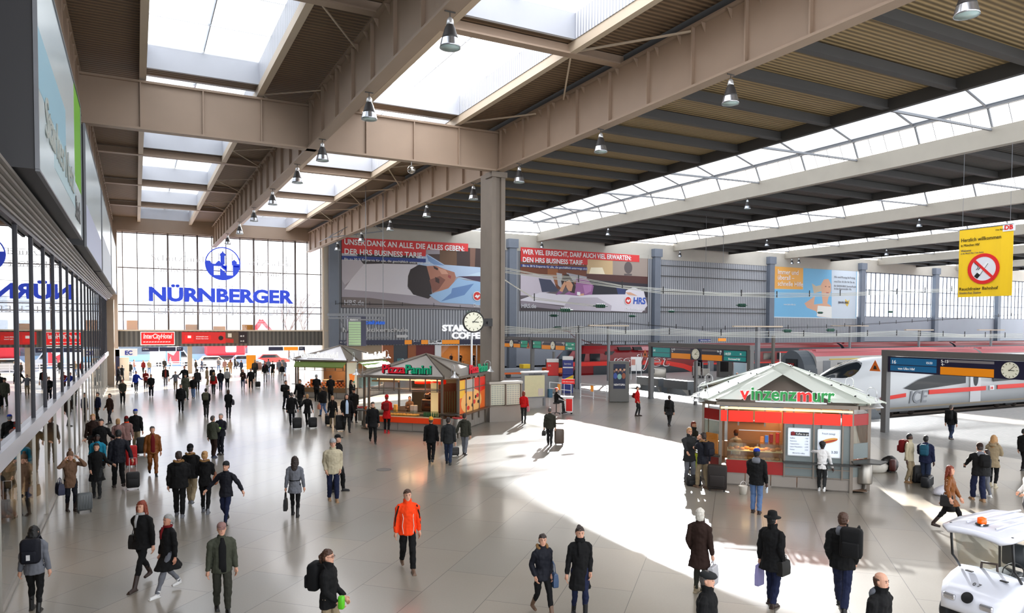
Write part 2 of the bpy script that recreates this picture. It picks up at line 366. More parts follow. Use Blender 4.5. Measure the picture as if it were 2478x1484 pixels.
# ------------------------------------------------ west side (x = -2.3): glass wall, cornice, upper wall
XG = -2.28
dkw = mat('dark upper wall', (.22, .20, .20), .7, noise=.12, nscale=.6)
struct('wall_left_upper', MB().box(-2.9, -3, 8.0, -2.42, 88, 18.6), dkw)
fr = MB()
ym = [5.5+i*2.62 for i in range(26)]
for y in ym:
    fr.box(XG-.02, y-.035, 3.05, XG+.05, y+.035, 7.6)
fr.box(XG-.05, 2, 7.5, XG+.06, 73.3, 7.62)
w4 = struct('window_4', fr, mat('slim dark mullions', (.14, .13, .17), .4))
MB().box(XG-.015, 2, 3.0, XG+.005, 73.3, 7.6).build('pane', glassmat('mirror clean glass', (.55, .60, .62), .55, 0, .0, 2.2), w4)
struct('trim_glass_rail', MB().box(XG-.3, 2, 2.72, XG+.12, 73.3, 3.05).box(XG-.3, 2, 2.62, XG+.04, 73.3, 2.72), mat('bright rail', (.82, .82, .84), .3, metal=.5))
cn = MB()
for k in range(6): cn.box(XG-.55, 2, 7.6+k*.07, XG+.10+k*.07, 73.4, 7.66+k*.07)
cn.box(-2.9, 2, 7.9, XG+.02, 73.4, 8.06)
struct('trim_cornice', cn, mat('cornice metal', (.55, .53, .50), .4, metal=.4))
fr = MB()
yl = [5.5+i*2.62 for i in range(26)]
for y in yl: fr.box(XG-.02, y-.02, 0.03, XG+.04, y+.02, 2.65)
fr.box(XG-.06, 2, 0, XG+.06, 73.3, .05)
w5 = struct('window_5', fr, brushed)
MB().box(XG-.01, 2, .05, XG+.005, 73.3, 2.62).build('pane', glassmat('shop glass', (.85, .88, .88), .85, 0, .0, 1.6), w5)
# rooms behind the glass
struct('wall_left_back', MB().box(-9.2, 2, 0, -9, 74, 8), mat('inner room wall', (.42, .38, .34), .8, noise=.1))
struct('ceiling_gallery', MB().box(-9, 2, 2.75, XG-.3, 74, 2.95), mat('gallery slab', (.35, .33, .32), .7))
struct('ceiling_gallery.001', MB().box(-9, 2, 7.75, XG-.2, 74, 7.9), mat('gallery slab', (.35, .33, .32), .7))
struct('wall_left_end', MB().box(-9.2, 73.5, 0, -2.6, 73.8, 8), mat('inner room wall', (.42, .38, .34)))
struct('floor_rail', MB().box(XG-.25, 2, 0, XG-.07, 74, .012), brushed)
# ------------------------------------------------ hall ceiling
zb = 14.2; XA, XB, XL = 7.9, 18.45, -2.3
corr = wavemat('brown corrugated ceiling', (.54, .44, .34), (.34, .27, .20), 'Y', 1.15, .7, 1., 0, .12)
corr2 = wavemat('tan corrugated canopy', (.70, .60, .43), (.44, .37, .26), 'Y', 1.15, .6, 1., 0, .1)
SKY = [(.5, 5.35), (10.5, 15.7)]                       # x ranges of the two roof lights
TY = [-12., .8, 13.2, 25.3, 37., 53.2, 64.6, 76., 88.]  # cross members
cells = [(a+.6, b_-.6) for a, b_ in zip(TY, TY[1:])]
zc = 16.9
c = MB()
def slab(mb, x0, x1, y0, y1): mb.box(x0, y0, zc, x1, y1, zc+.25)
slab(c, XL, SKY[0][0], -12, 88); slab(c, SKY[0][1], SKY[1][0], -12, 88); slab(c, SKY[1][1], XB, -12, 88)
for (x0, x1) in SKY:
    ys = [-12]+[q for ab in cells for q in ab]+[88]
    for i in range(0, len(ys), 2): slab(c, x0, x1, ys[i], ys[i+1])
struct('ceiling', c, corr)
up = MB()
for (x0, x1) in SKY:
    for y0, y1 in cells:
        up.box(x0-.12, y0-.12, zc-.03, x0+.03, y1+.12, zc+1.0); up.box(x1-.03, y0-.12, zc-.03, x1+.12, y1+.12, zc+1.0)
        up.box(x0, y0-.12, zc-.03, x1, y0+.03, zc+1.0); up.box(x0, y1-.03, zc-.03, x1, y1+.12, zc+1.0)
struct('trim_rooflight_kerbs', up, wavemat('pale ribbed kerb', (.86, .87, .90), (.62, .64, .68), 'Y', 1.6, .5, .5))
fr = MB()
for (x0, x1) in SKY:
    for y0, y1 in cells:
        n = max(2, int((y1-y0)/3.4))
        for i in range(n+1): y = y0+(y1-y0)*i/n; fr.bar((x0, y, zc+1.02), (x1, y, zc+1.02), .03, .08)
        fr.bar(((x0+x1)/2, y0, zc+1.1), ((x0+x1)/2, y1, zc+1.1), .03, .08)
w6 = struct('window_6', fr, alu)
for k_, (x0, x1) in enumerate(SKY):
    p = MB()
    for y0, y1 in cells: p.box(x0, y0, zc+1.06, x1, y1, zc+1.09)
    p.build('pane', glassmat('roof light glass', (.97, .98, 1), .9, .22) if k_ else glassmat('dimmed roof light glass', (.85, .88, .92), .55, .3), w6)  # panes of the first bay are tinted darker to dim their light
# edge beams along the roof lights, cross members
eb = MB()
for x in (SKY[0][0]-.1, SKY[0][1]+.1, SKY[1][0]-.1, SKY[1][1]+.15): eb.box(x-.14, -12, zc-.42, x+.14, 88, zc-.02)
struct('trim_edge_beams', eb, beige2)
cm = MB()
for y in TY[:-1]:
    if abs(y-37) < 1: continue
    cm.box(XL, y-.1, zc-.38, XB, y+.1, zc-.05); cm.box(XL, y-.22, zc-.45, XB, y+.22, zc-.38)
struct('trim_cross_members', cm, beige)
# the big girders: A and B along the hall, cross girders at y = 37 and 88
def girder(x, y0, y1, z0, z1, wf):
    g = MB(); g.box(x-.06, y0, z0+.05, x+.06, y1, z1); g.box(x-wf/2, y0, z0, x+wf/2, y1, z0+.09); g.box(x-wf/2, y0, z1-.08, x+wf/2, y1, z1)
    y = y0+1.2
    while y < y1:
        g.box(x-wf/2+.05, y-.03, z0+.05, x+wf/2-.05, y+.03, z1)
        y += 2.63
    y = y0+.5
    while y < y1:   # small triangular brackets under the top flange
        for s_ in (-1, 1): g.add([(x, y, z1-.1), (x+s_*wf/2, y, z1-.1), (x, y, z1-.55), (x, y+.04, z1-.1), (x+s_*wf/2, y+.04, z1-.1), (x, y+.04, z1-.55)], [(0, 1, 2), (5, 4, 3), (0, 3, 4, 1), (1, 4, 5, 2), (2, 5, 3, 0)])
        y += 1.32
    return g
struct('trim_girder_west', girder(XA, -12, 88, zb, 16.5, .5), beige)
struct('trim_girder_east', girder(XB, -12, 88, zb, 16.5, .5), beige)
struct('trim_girder_wall', girder(-2.15, -12, 88, zb+.3, 16.5, .3), beige)
def xgirder(y):
    g = MB(); g.box(XL, y-.06, zb+.05, XB, y+.06, 16.4); g.box(XL, y-.25, zb, XB, y+.25, zb+.09); g.box(XL, y-.22, 16.3, XB, y+.22, 16.4)
    for x in [XL+2.6*i for i in range(8)]: g.box(x-.03, y-.2, zb+.05, x+.03, y+.2, 16.35)
    return g
struct('trim_cross_girder', xgirder(37.), beige)
struct('trim_cross_girder.001', xgirder(-10.), beige)
g = MB().box(XL, 87.4, 15.5, XB+1.5, 87.6, 17.0)
struct('trim_cross_girder.002', g, beige)
# thin diagonal struts beside girder B
ds = MB()
for y in (12, 25.3, 37, 49.5, 60, 71):
    for dy in (-4.5, 4.5): ds.bar((15.9, y, zc-.3), (18.3, y+dy, 16.3), .07)
    for dy in (-3, 3): ds.bar((5.6, y, zc-.3), (7.8, y+dy, 16.3), .05)
struct('trim_struts', ds, beige2)
# wall between hall roof and the higher train shed roof
struct('wall_clerestory', MB().box(XB+.1, -12, 16.5, XB+.3, 88, 17.7), dark)
# ------------------------------------------------ train shed roofs
zr = 17.5; pitch = 24.4
tan_ = MB(); raf = MB(); gird = MB(); lg = MB(); lf = MB(); cap = MB(); capw = MB(); edge = MB()
gr2 = MB()
for k in range(6):
    x0 = (18.6 if k == 0 else 50.2+pitch*(k-1)); x1 = 37.2+pitch*k; z = zr
    mb = tan_ if k == 0 else gr2
    mb.box(x0, -12, z+.55, x1, 88, z+.8)
    y = -11.2+.1
    while y < 88:
        raf.box(x0, y-.11, z+.05, x1-.2, y+.11, z+.5); raf.box(x0, y-.2, z, x1-.2, y+.2, z+.06); y += 3.72
    edge.box(x1-.28, -12, z-.12, x1, 88, z+1.0)
    if k > 0: gird.box(x0-.35, -12, z-.1, x0+.05, 88, z+1.1); gird.box(x0-.45, -12, z-.18, x0+.15, 88, z-.1)
    # lantern between x1 and the next roof
    x2 = x1+13.0
    def glp(mb_, a, b_): mb_.add([(a[0], -12, a[1]), (b_[0], -12, b_[1]), (b_[0], 88, b_[1]), (a[0], 88, a[1])], [(0, 1, 2, 3)])
    glp(lg, (x2-.2, z+1.1), (x2-.8, z+2.35)); glp(capw, (x2-.8, z+2.35), (x2-6.5, z+4.3)); glp(cap, (x2-6.5, z+4.3), (x1+.4, z+2.4)); glp(lg, (x1+.4, z+2.4), (x1-.1, z+1.))
    y = -12
    i = 0
    while y < 88.1:
        th = .12 if i % 4 == 0 else .035
        lf.bar((x2-.2, y, z+1.1), (x2-.8, y, z+2.35), th); 
        if i % 4 == 0: lf.bar((x2-.8, y, z+2.3), (x2-6.5, y, z+4.2), .1); lf.bar((x2-6.5, y, z+4.2), (x1+.4, y, z+2.35), .1)
        if i % 8 == 0: lf.bar((x1, y, z+.7), (x2-.3, y, z+.95), .14)
        y += 1.24; i += 1
    lf.box(x2-1.0, -12, z+2.25, x2-.72, 88, z+2.5); lf.box(x2-6.6, -12, z+4.2, x2-6.4, 88, z+4.35)
struct('ceiling_canopy', tan_, corr2); struct('ceiling_train_shed', gr2, wavemat('grey corrugated shed roof', (.40, .38, .36), (.26, .25, .24), 'Y', 1.15, .7, .9))
struct('trim_rafters', raf, dark); struct('trim_roof_edges', edge, dark); struct('trim_shed_girders', gird, mat('pale shed girder', (.66, .63, .58), .55, noise=.08, nscale=.8))
w7 = struct('window_7', lf, greyst)
lg.build('pane', glassmat('lantern side glass', (.98, .99, 1), .92, .12), w7)
cap.build('pane', glassmat('lantern roof glass', (.9, .95, 1), .8, .25), w7)
capw.build('pale_roof_sheet', glassmat('pale lantern sheet', (.25, .275, .31), .75, .1, .4), w7)
# far (east) ends of the shed, so that no bare sky shows between rails and roof
struct('wall_east_beam', MB().box(189.6, -12, 14, 190, 90, 20), greyst)
# the great column
pc = MB(); cx, cy = 18.45, 37.35
pc.box(cx-.42, cy-.34, 0, cx-.16, cy+1.2, 14.2).box(cx+.16, cy-.34, 0, cx+.42, cy+1.2, 14.2).box(cx-.2, cy-.2, 0, cx+.2, cy+1.1, 14.2)
pc.box(cx-.5, cy-.45, 13.9, cx+.5, cy+.45, 14.2)
tag(struct('trim_column', pc, mat('brown grey column', (.50, .46, .42), .6, noise=.15, nscale=1.2)))
# ================================================ SIGNS AND POSTERS ON THE WALLS
def paint(r, g, b, rough=.55, **k): return mat('paint %02x%02x%02x' % (int(r*255), int(g*255), int(b*255)), (r, g, b), rough, **k)
def poster(name, o, right, w, h, layers, base, frame_m=None, d=.05, parent=None):
    """flat printed board: base sheet and coloured shapes, in local metres (x to the right, y up)"""
    M = frame(o, right, UPZ); mb = MB(); ms = [base]; mb.box(0, 0, -d, w, h, 0)
    e = .002
    for m, poly in layers:
        if m not in ms: ms.append(m)
        mb.mi = ms.index(m); mb.prism([(max(0, min(w, x)), max(0, min(h, y))) for x, y in poly], .0015, Matrix.Translation((0, 0, e))); e += .0016
    ob = mb.build(name, ms, parent, M=M)
    if frame_m:
        f = MB(); t = .08
        f.box(-t, -t, -d, w+t, 0, .03).box(-t, h, -d, w+t, h+t, .03).box(-t, 0, -d, 0, h, .03).box(w, 0, -d, w+t, h, .03); f.build('frame', frame_m, ob)
    return ob, e
def wall_art(sx, sy, sc, x0, z0, Y):
    """zoomed picture coordinates -> local metres on a poster hung on the wall y = Y"""
    def f(pts):
        out = []
        for (x, y) in pts:
            p = onY(sx+x/sc, sy+y/sc, Y); out.append((p.x-x0, p.z-z0))
        return out
    return f
def ell2(cx, cy, rx, ry, n=20, a0=0, a1=360): return [(cx+rx*math.cos(R(a0+(a1-a0)*i/n)), cy+ry*math.sin(R(a0+(a1-a0)*i/n))) for i in range(n+1)]
T3 = lambda x, y, z=.09: Matrix.Translation((x, y, z))
YP = YN-.02
redban = paint(.84, .20, .20); blueban = paint(.15, .24, .52)
# -- poster of the sleeping man
a = wall_art(780, 540, 4.365, 22.4, 7.7, YP)
L = [(paint(.30, .22, .20), a([(1000, 330), (2000, 330), (2000, 520), (1600, 480), (1240, 460)])),
     (paint(.42, .30, .20), a([(1240, 280), (1420, 280), (1420, 465), (1240, 450)])), (paint(.24, .17, .16), a([(1420, 210), (2000, 210), (2000, 470), (1420, 468)])),
     (paint(.50, .36, .30), a([(1560, 220), (1620, 220), (1610, 470), (1560, 470)])),
     (paint(.20, .16, .17), a([(200, 320), (1000, 320), (1000, 432), (600, 430), (440, 432)])),
     (paint(.76, .73, .75), a([(205, 320), (350, 325), (440, 440), (430, 520), (240, 655), (205, 600)])),
     (paint(.62, .58, .60), a([(240, 655), (420, 490), (400, 545), (260, 668)])),
     (paint(.86, .84, .86), a([(440, 434), (640, 428), (1000, 440), (930, 560), (900, 690), (1000, 770), (700, 740), (230, 700), (300, 600)])),
     (paint(.47, .43, .42), a([(204, 780), (500, 790), (1000, 860), (1800, 905), (2000, 905), (2000, 912), (204, 888)])),
     (paint(.72, .80, .90), a([(1010, 340), (1110, 330), (1290, 440), (1700, 470), (2000, 460), (2000, 560), (1400, 570), (1200, 470), (1005, 440)])),
     (paint(.50, .62, .80), a([(1100, 335), (1290, 450), (1180, 440), (1120, 400)])),
     (paint(.17, .12, .12), a([(905, 560), (930, 490), (1020, 440), (1110, 455), (1140, 600), (1160, 760), (1120, 800), (960, 755), (900, 670)])),
     (paint(.70, .47, .38), a([(1100, 455), (1200, 450), (1300, 490), (1395, 520), (1410, 570), (1380, 660), (1330, 700), (1170, 730), (1140, 600)])),
     (paint(.52, .32, .26), a([(1130, 600), (1240, 560), (1300, 600), (1230, 700), (1165, 740)])),
     (paint(.84, .62, .52), a([(1215, 470), (1300, 495), (1330, 540), (1260, 540)])),
     (paint(.25, .15, .13), a([(1190, 570), (1235, 590), (1235, 640), (1195, 620)])), (paint(.25, .15, .13), a([(1170, 450), (1225, 480), (1215, 500), (1180, 480)])),
     (paint(.60, .28, .26), a([(1330, 545), (1360, 560), (1355, 590), (1325, 570)])),
     (paint(.62, .76, .90), a([(1130, 760), (1180, 740), (1330, 690), (1430, 580), (1520, 605), (2000, 640), (2000, 905), (1600, 860), (1250, 840), (1180, 800)])),
     (paint(.80, .88, .95), a([(1430, 580), (1650, 520), (2000, 540), (2000, 600), (1560, 600)])),
     (paint(.42, .56, .76), a([(1370, 690), (1600, 640), (1500, 760), (1250, 830), (1360, 740)])),
     (paint(.30, .22, .30), a([(1430, 565), (1560, 560), (2000, 570), (2000, 650), (1700, 630)])),
     (redban, a([(204, 150), (1540, 215), (1538, 300), (1095, 280), (1090, 352), (204, 318)])),
     (blueban, a([(204, 345), (1092, 378), (1092, 418), (204, 385)]))]
bb, e = poster('billboard', (22.4, YP, 7.7), (1, 0, 0), 21.7, 8.75, L, paint(.66, .63, .66), dark)
tag(bb, 'huge wall poster of a man lying asleep in a blue shirt', 'billboard', 'hotel portal billboards')
q = a([(228, 225), (228, 305), (228, 378), (225, 855), (1632, 772), (1695, 800), (1597, 870)])
text('slogan', 'UNSER DANK AN ALLE, DIE ALLES GEBEN:', .95, whitet, bb, T3(q[0][0], q[0][1]-.0), bold=.02, fitw=16.0)
text('slogan', 'DER HRS BUSINESS TARIF.', .95, whitet, bb, T3(q[1][0], q[1][1]-.25), bold=.02, fitw=10.2)
text('slogan', 'Bis zu 30 % Ersparnis für alle, die geschäftlich unterwegs sind.', .42, whitet, bb, T3(q[2][0], q[2][1]-.15), fitw=11.2)
text('web_address', 'HRS.de', .85, paint(.78, .78, .80), bb, T3(q[3][0], q[3][1]-.1), bold=.02)
def hrs(bb, x, y):
    g = MB(); g.disc(.62, .02, T3(x, y)); ob = g.build('logo_disc', paint(.85, .22, .20), bb)
    g = MB(); g.disc(.64, .025, T3(x, y), r0=.55); g.prism([(x-.38, y-.1), (x-.1, y+.2), (x+.1, y+.05), (x+.3, y+.22), (x+.42, y+.05), (x+.05, y-.3), (x-.2, y-.12)], .03, T3(0, 0)); g.build('logo_bed', whitet, bb)
    text('logo_letters', 'HRS', 1.35, paint(.18, .34, .72), bb, T3(x+.95, y-.45, .035), bold=.05, shear=.1, fitw=2.35); text('logo_caption', 'Das Hotelportal', .62, whitet, bb, T3(x-.55, y-1.45), fitw=3.7)
hrs(bb, q[4][0], q[4][1])
# -- poster of the woman on the bed
a = wall_art(1220, 540, 3.997, 47.2, 7.7, YP)
L = [(paint(.45, .24, .14), a([(158, 380), (800, 400), (790, 560), (520, 640), (158, 560)])), (paint(.60, .36, .20), a([(420, 400), (520, 400), (520, 600), (420, 560)])),
     (paint(.82, .70, .52), a([(800, 345), (1050, 360), (1050, 500), (800, 490)])), (paint(.62, .56, .52), a([(1050, 350), (1400, 320), (1400, 520), (1050, 500)])),
     (paint(.97, .92, .80), a([(840, 430), (950, 430), (975, 495), (820, 490)])), (paint(.30, .14, .12), a([(790, 490), (1400, 520), (1400, 600), (790, 540)])),
     (paint(.14, .12, .17), a([(700, 540), (1400, 590), (1400, 720), (700, 660)])), (paint(.36, .32, .32), ell2(*a([(1200, 432)])[0], .75, .9)), (paint(.36, .32, .32), a([(1160, 490), (1235, 492), (1235, 508), (1160, 506)])),
     (paint(.80, .76, .80), a([(158, 490), (330, 500), (470, 520), (510, 650), (300, 700), (158, 700)])), (paint(.25, .27, .36), a([(333, 535), (450, 550), (525, 650), (500, 665), (365, 668), (350, 600)])),
     (paint(.72, .72, .74), a([(505, 480), (560, 490), (560, 640), (520, 600)])), (paint(.66, .65, .68), a([(600, 480), (700, 500), (800, 520), (790, 560), (640, 560)])),
     (paint(.88, .86, .89), a([(158, 740), (350, 670), (520, 690), (700, 695), (1100, 690), (1250, 620), (1350, 660), (1395, 800), (1330, 865), (1020, 850), (158, 750)])),
     (paint(.74, .71, .75), a([(580, 800), (640, 720), (900, 720), (1040, 800), (1030, 855), (560, 840)])), (paint(.56, .52, .56), a([(158, 750), (580, 810), (560, 840), (158, 800)])), (paint(.24, .20, .22), a([(158, 800), (560, 842), (1350, 868), (158, 842)])),
     (paint(.08, .08, .14), a([(860, 560), (1180, 640), (1170, 690), (850, 690)])), (paint(.20, .24, .42), a([(1080, 610), (1175, 645), (1170, 690), (1100, 690)])),
     (paint(.60, .38, .58), a([(700, 530), (800, 540), (865, 610), (850, 690), (720, 705), (580, 690), (690, 620)])), (paint(.72, .50, .70), a([(760, 600), (850, 600), (840, 660), (780, 690)])),
     (paint(.18, .11, .10), a([(550, 560), (580, 500), (620, 495), (665, 560), (690, 620), (680, 680), (640, 670), (590, 600), (600, 560), (560, 610)])),
     (paint(.84, .62, .48), a([(595, 570), (630, 545), (665, 600), (650, 660), (620, 655), (600, 620)])), (paint(.84, .62, .48), a([(530, 660), (560, 600), (585, 560), (600, 590), (560, 670)])),
     (paint(.55, .36, .55), a([(495, 695), (530, 655), (570, 670), (530, 690)])), (paint(.84, .64, .52), a([(1170, 670), (1220, 670), (1290, 705), (1200, 695)])), (paint(.84, .64, .52), a([(710, 690), (770, 680), (770, 700), (720, 705)])), (whitet, a([(703, 665), (735, 668), (735, 700), (703, 697)])),
     (redban, a([(158, 230), (1306, 312), (1306, 378), (805, 350), (805, 405), (158, 372)])), (blueban, a([(160, 397), (803, 430), (803, 458), (160, 423)]))]
bb2, e = poster('billboard', (47.2, YP, 7.7), (1, 0, 0), 22.1, 8.75, L, paint(.40, .36, .38), dark)
tag(bb2, 'huge wall poster of a woman in purple lying on a bed', 'billboard', 'hotel portal billboards')
q = a([(175, 285), (175, 358), (175, 415), (155, 812), (1195, 750)])
text('slogan', 'WER VIEL ERREICHT, DARF AUCH VIEL ERWARTEN:', .95, whitet, bb2, T3(q[0][0], q[0][1]-.2), bold=.02, fitw=18.6)
text('slogan', 'DEN HRS BUSINESS TARIF.', .95, whitet, bb2, T3(q[1][0], q[1][1]-.25), bold=.02, fitw=10.)
text('slogan', 'Bis zu 30 % Ersparnis für alle, die geschäftlich unterwegs sind.', .42, whitet, bb2, T3(q[2][0], q[2][1]-.1), fitw=10.7)
text('web_address', 'HRS.de', .8, paint(.78, .78, .80), bb2, T3(q[3][0]+.1, q[3][1]-.1), bold=.02)
hrs(bb2, q[4][0], q[4][1])
# -- poster with the child
a = wall_art(1840, 500, 3.71, 96.1, 7.3, YP)
L = [(paint(.45, .72, .88), a([(118, 745), (385, 745), (385, 545), (640, 570), (640, 998), (118, 985)])), (paint(.93, .68, .32), a([(118, 525), (385, 545), (382, 745), (118, 738)])),
     (paint(.80, .84, .88), a([(640, 570), (862, 582), (855, 1002), (640, 998)])),
     (paint(.86, .66, .54), a([(545, 700), (570, 655), (610, 650), (635, 700), (635, 760), (610, 820), (600, 870), (632, 890), (635, 1000), (520, 990), (500, 940), (420, 910), (395, 870), (440, 840), (490, 800), (480, 880), (560, 870), (550, 780)])),
     (paint(.78, .72, .62), a([(462, 690), (500, 715), (545, 705), (550, 760), (480, 780)])), (paint(.92, .92, .90), a([(515, 890), (640, 900), (640, 1000), (505, 985)])),
     (paint(.40, .25, .22), a([(580, 715), (592, 715), (592, 722), (580, 722)])), (paint(.40, .25, .22), a([(612, 718), (624, 718), (624, 725), (612, 725)])), (paint(.7, .3, .3), a([(590, 770), (615, 772), (612, 782), (592, 780)])),
     (paint(.90, .76, .30), a([(760, 830), (785, 850), (800, 835), (795, 870), (780, 900), (765, 880)]))]
bb3, e = poster('billboard', (96.1, YP, 7.3), (1, 0, 0), 21.3, 8.75, L, paint(.62, .80, .90), whitet)
tag(bb3, 'blue and orange wall poster of a small child holding tins to its ears', 'billboard')
q = a([(150, 605), (150, 655), (150, 710), (660, 640), (660, 680), (660, 720), (660, 745), (698, 870), (205, 885)])
for s_, k_ in (('Immer und', 0), ('überall –', 1), ('schnelle Hilfe', 2)): text('slogan', s_, 1.15, whitet, bb3, T3(q[k_][0], q[k_][1]), bold=.005)
for s_, k_ in (('Wir sind Montag bis Freitag', 3), ('von 8 bis 16 Uhr für Sie da.', 4), ('Ihr BAHN-BKK ServicePunkt', 5), ('in der Bayerstraße 10a.', 6)): text('small_print', s_, .5, paint(.5, .5, .52), bb3, T3(q[k_][0], q[k_][1]))
text('logo_letters', 'BAHN-BKK', .55, paint(.3, .3, .35), bb3, T3(q[7][0], q[7][1]), bold=.01); text('web_address', 'www.bahn-bkk.de', .4, whitet, bb3, T3(q[8][0], q[8][1]))
# -- great blue sign in front of the hall window
YS = YN-.3
blues = mat('blue lit letters', (.13, .27, .85), .4, emit=.55)
sg = empty('window_sign', (1.2, YS, 8.1), label='blue letter sign with round tower logo across the big window', cat='sign')
text('lettering', 'NÜRNBERGER', 2.05, blues, sg, Matrix.Identity(4) @ frame((0, 0, 0), (1, 0, 0), UPZ), ext=.06, bold=.085, fitw=15.3)
# ring, towers and N
lc = Vector((7.6, 0, 4.3)); lr = 1.88
M = frame(lc, (1, 0, 0), UPZ)
g = MB(); g.disc(lr, .12, M, r0=lr-.12)
low = [(-lr+.06, .12)]+[(lr*.97*math.cos(R(t)), lr*.97*math.sin(R(t))) for t in range(182, 342, 8)]
g.prism([(-1.8, .30), (-1.3, .27), (-1.2, -.02), (-.8, -.05), (-.5, .3), (-.3, .3), (-.2, 0), (.05, -.1), (.2, -.3)]+[(-.95, -.3), (-.95, -1.35), (-1.3, -1.3), (-1.62, -.8), (-1.85, -.1)], .1, M)
g.prism([(-.2, -.1), (.2, -.1), (.2, .85), (.33, .95), (.25, 1.15), (.1, 1.25), (0, 1.5), (-.1, 1.25), (-.25, 1.15), (-.33, .95), (-.25, .85), (-.25, .3)], .1, M)
g.prism([(1.0, -.1), (1.2, -.35), (1.8, -.35), (1.8, .0), (1.48, .05), (1.5, .25), (1.2, .5), (.92, .25), (1.0, .05)], .1, M)
g.prism([(1.05, -.2), (1.83, -.2), (1.7, -.8), (1.4, -1.25), (1.08, -1.5)], .1, M)
g.prism([(-1.3, -1.3), (1.35, -1.3), (.9, -1.65), (0, -1.87), (-.9, -1.65)], .1, M)
g.prism([(-.3, -1.3), (-.3, -.5), (.3, -1.0), (.45, -1.3)], .1, M); g.prism([(-.3, -.3), (.45, -.15), (.4, -.95), (.3, -.6), (-.1, -.3)], .1, M)
g.prism([(-.3, -.32), (.42, -.32), (.42, -.9)], .1, M)
g.build('tower_logo', blues, sg)
g = MB()
for z in (-1.45, -.35, .1, 1.75, 3.2, 3.7, 4.4, 4.95): g.bar((0 if z < 3 else .3, .06, z), (15.3, .06, z), .035)
for x in (.6, 3.7, 7.2, 8.6, 11.4, 14.6): g.bar((x, .1, -1.6), (x, .1, 5.5 if x > 1 else 3.2), .05)
g.build('carrier_frame', greyst, sg)
thin = mat('thin white neon outline', (.72, .72, .74), .4)
for s_, x, z, w_ in (('VERSICHERUNGSGRUPPE', 0, -1.45, 15.3), ('Schutz und', .3, 4.35, 5.2), ('Sicherheit', .9, 3.15, 4.6), ('im Zeichen', 10.4, 4.25, 4.6), ('der Burg', 10.4, 3.0, 4.0)):
    text('outline_lettering', s_, .95, thin, sg, frame((x, -.02, z), (1, 0, 0), UPZ), ext=.03, bold=-.018, fitw=w_)
# -- signs on the dark fascia
def boardsign(name, u0, v0, u1, v1, m, label, Y=YN-.1, d=.08, fr=None, cat='sign'):
    p0 = onY(u0, v1, Y); p1 = onY(u1, v0, Y)
    ob, e = poster(name, (p0.x, Y, p0.z), (1, 0, 0), p1.x-p0.x, p1.z-p0.z, [], m, fr, d); tag(ob, label, cat); return ob, p1.x-p0.x, p1.z-p0.z
icr = mat('lit red board', (.93, .07, .07), .4, emit=.35)
s1, w_, h_ = boardsign('hotel_sign', 342, 805, 421, 834, icr, 'red board reading InterCityHotel on the dark fascia', fr=whitet)
text('lettering', 'InterCityHotel', .75, whitet, s1, T3(.18, h_*.5), shear=.15, bold=.015, fitw=w_-.4)
g = MB()
for i in range(10): x = .2+i*(w_-.5)/10; g.prism([(x, .22), (x+.22, .25), (x+.17, .33), (x-.02, .30)], .01, T3(0, 0))
g.build('train_dashes', whitet, s1)
s2, w_, h_ = boardsign('hotel_banner', 440, 804, 596, 832, mat('dull red board', (.78, .10, .08), .4, emit=.2), 'long dark red hotel banner with room picture and prices')
L = MB(); L.mi = 0; ms = [paint(.93, .12, .10)]
def lay(m, poly, e=.004):
    if m not in ms: ms.append(m)
    L.mi = ms.index(m); L.prism(poly, .004, T3(0, 0, e))
lay(ms[0], [(.3, .2), (1.2, .2), (1.2, .95), (.3, .95)]); lay(ms[0], [(1.4, .45), (3.0, .45), (3.0, .95), (1.4, .95)])
lay(paint(.35, .28, .22), [(4.55, 0), (6.0, 0), (6.0, h_), (4.55, h_)], .003); lay(paint(.7, .15, .1), [(4.55, .1), (5.4, .05), (5.4, .5), (4.55, .6)], .008); lay(paint(.85, .82, .76), [(4.8, .7), (5.2, .7), (5.2, 1.15), (4.8, 1.15)], .008)
lay(paint(.12, .05, .07), [(5.95, 0), (6.85, 0), (6.85, h_), (5.95, h_)], .008); lay(paint(.1, .05, .05), ell2(4.05, .62, .26, .26), .008); lay(whitet, [(.6, .62), (.95, .62), (.95, .9), (.6, .9)], .01)
L.build('print', ms, s2)
for s_, x, y, z in (('MEININGER Hotel', 1.45, .72, .16), ('Munich City Center', 1.45, .5, .16), ('48 €', 6.1, .75, .24), ('14 €', 6.1, .18, .24)): text('lettering', s_, z, whitet, s2, T3(x, y), bold=.004)
# -- lettering on the sheet wall
def wtext(name, s, size, m, u, v, Y, label, cat='sign', fitw=None, ext=.08, bold=.02):
    p = onY(u, v, Y); o = empty(name, tuple(p), label=label, cat=cat); text('lettering', s, size, m, o, frame((0, 0, 0), (1, 0, 0), UPZ), ext=ext, bold=bold, fitw=fitw); return o
YL = YN-.2
cf = wtext('cafe_sign', 'STARBUCKS', 1.1, whem, 1070, 801, YL, 'white lit letters and green disc of a coffee house on the sheet wall', fitw=7.6, bold=.05)
text('lettering', 'COFFEE', 1.15, whem, cf, frame((1.35, 0, -1.0), (1, 0, 0), UPZ), ext=.08, bold=.05, fitw=4.8)
MB().disc(.62, .12, frame((4.0, .1, 2.0), (1, 0, 0), UPZ)).build('logo_disc', mat('green disc', (.05, .45, .25), .4, emit=.3), cf)
ps = wtext('school_sign', 'heilpraktikerschule', .72, paint(.78, .78, .78), 828, 803, YL, 'grey and blue school lettering with arrow behind the departure board', fitw=8.4, bold=.02)
text('lettering', 'paracelsus', .7, mat('blue lit word', (.10, .42, .9), .4, emit=.4), ps, frame((.9, 0, .95), (1, 0, 0), UPZ), ext=.06, bold=.03, fitw=4.5)
text('lettering', 'Bayerforum am Ende Gleis 11', .4, paint(.75, .75, .75), ps, frame((2.1, 0, -.85), (1, 0, 0), UPZ), ext=.03, fitw=4.6)
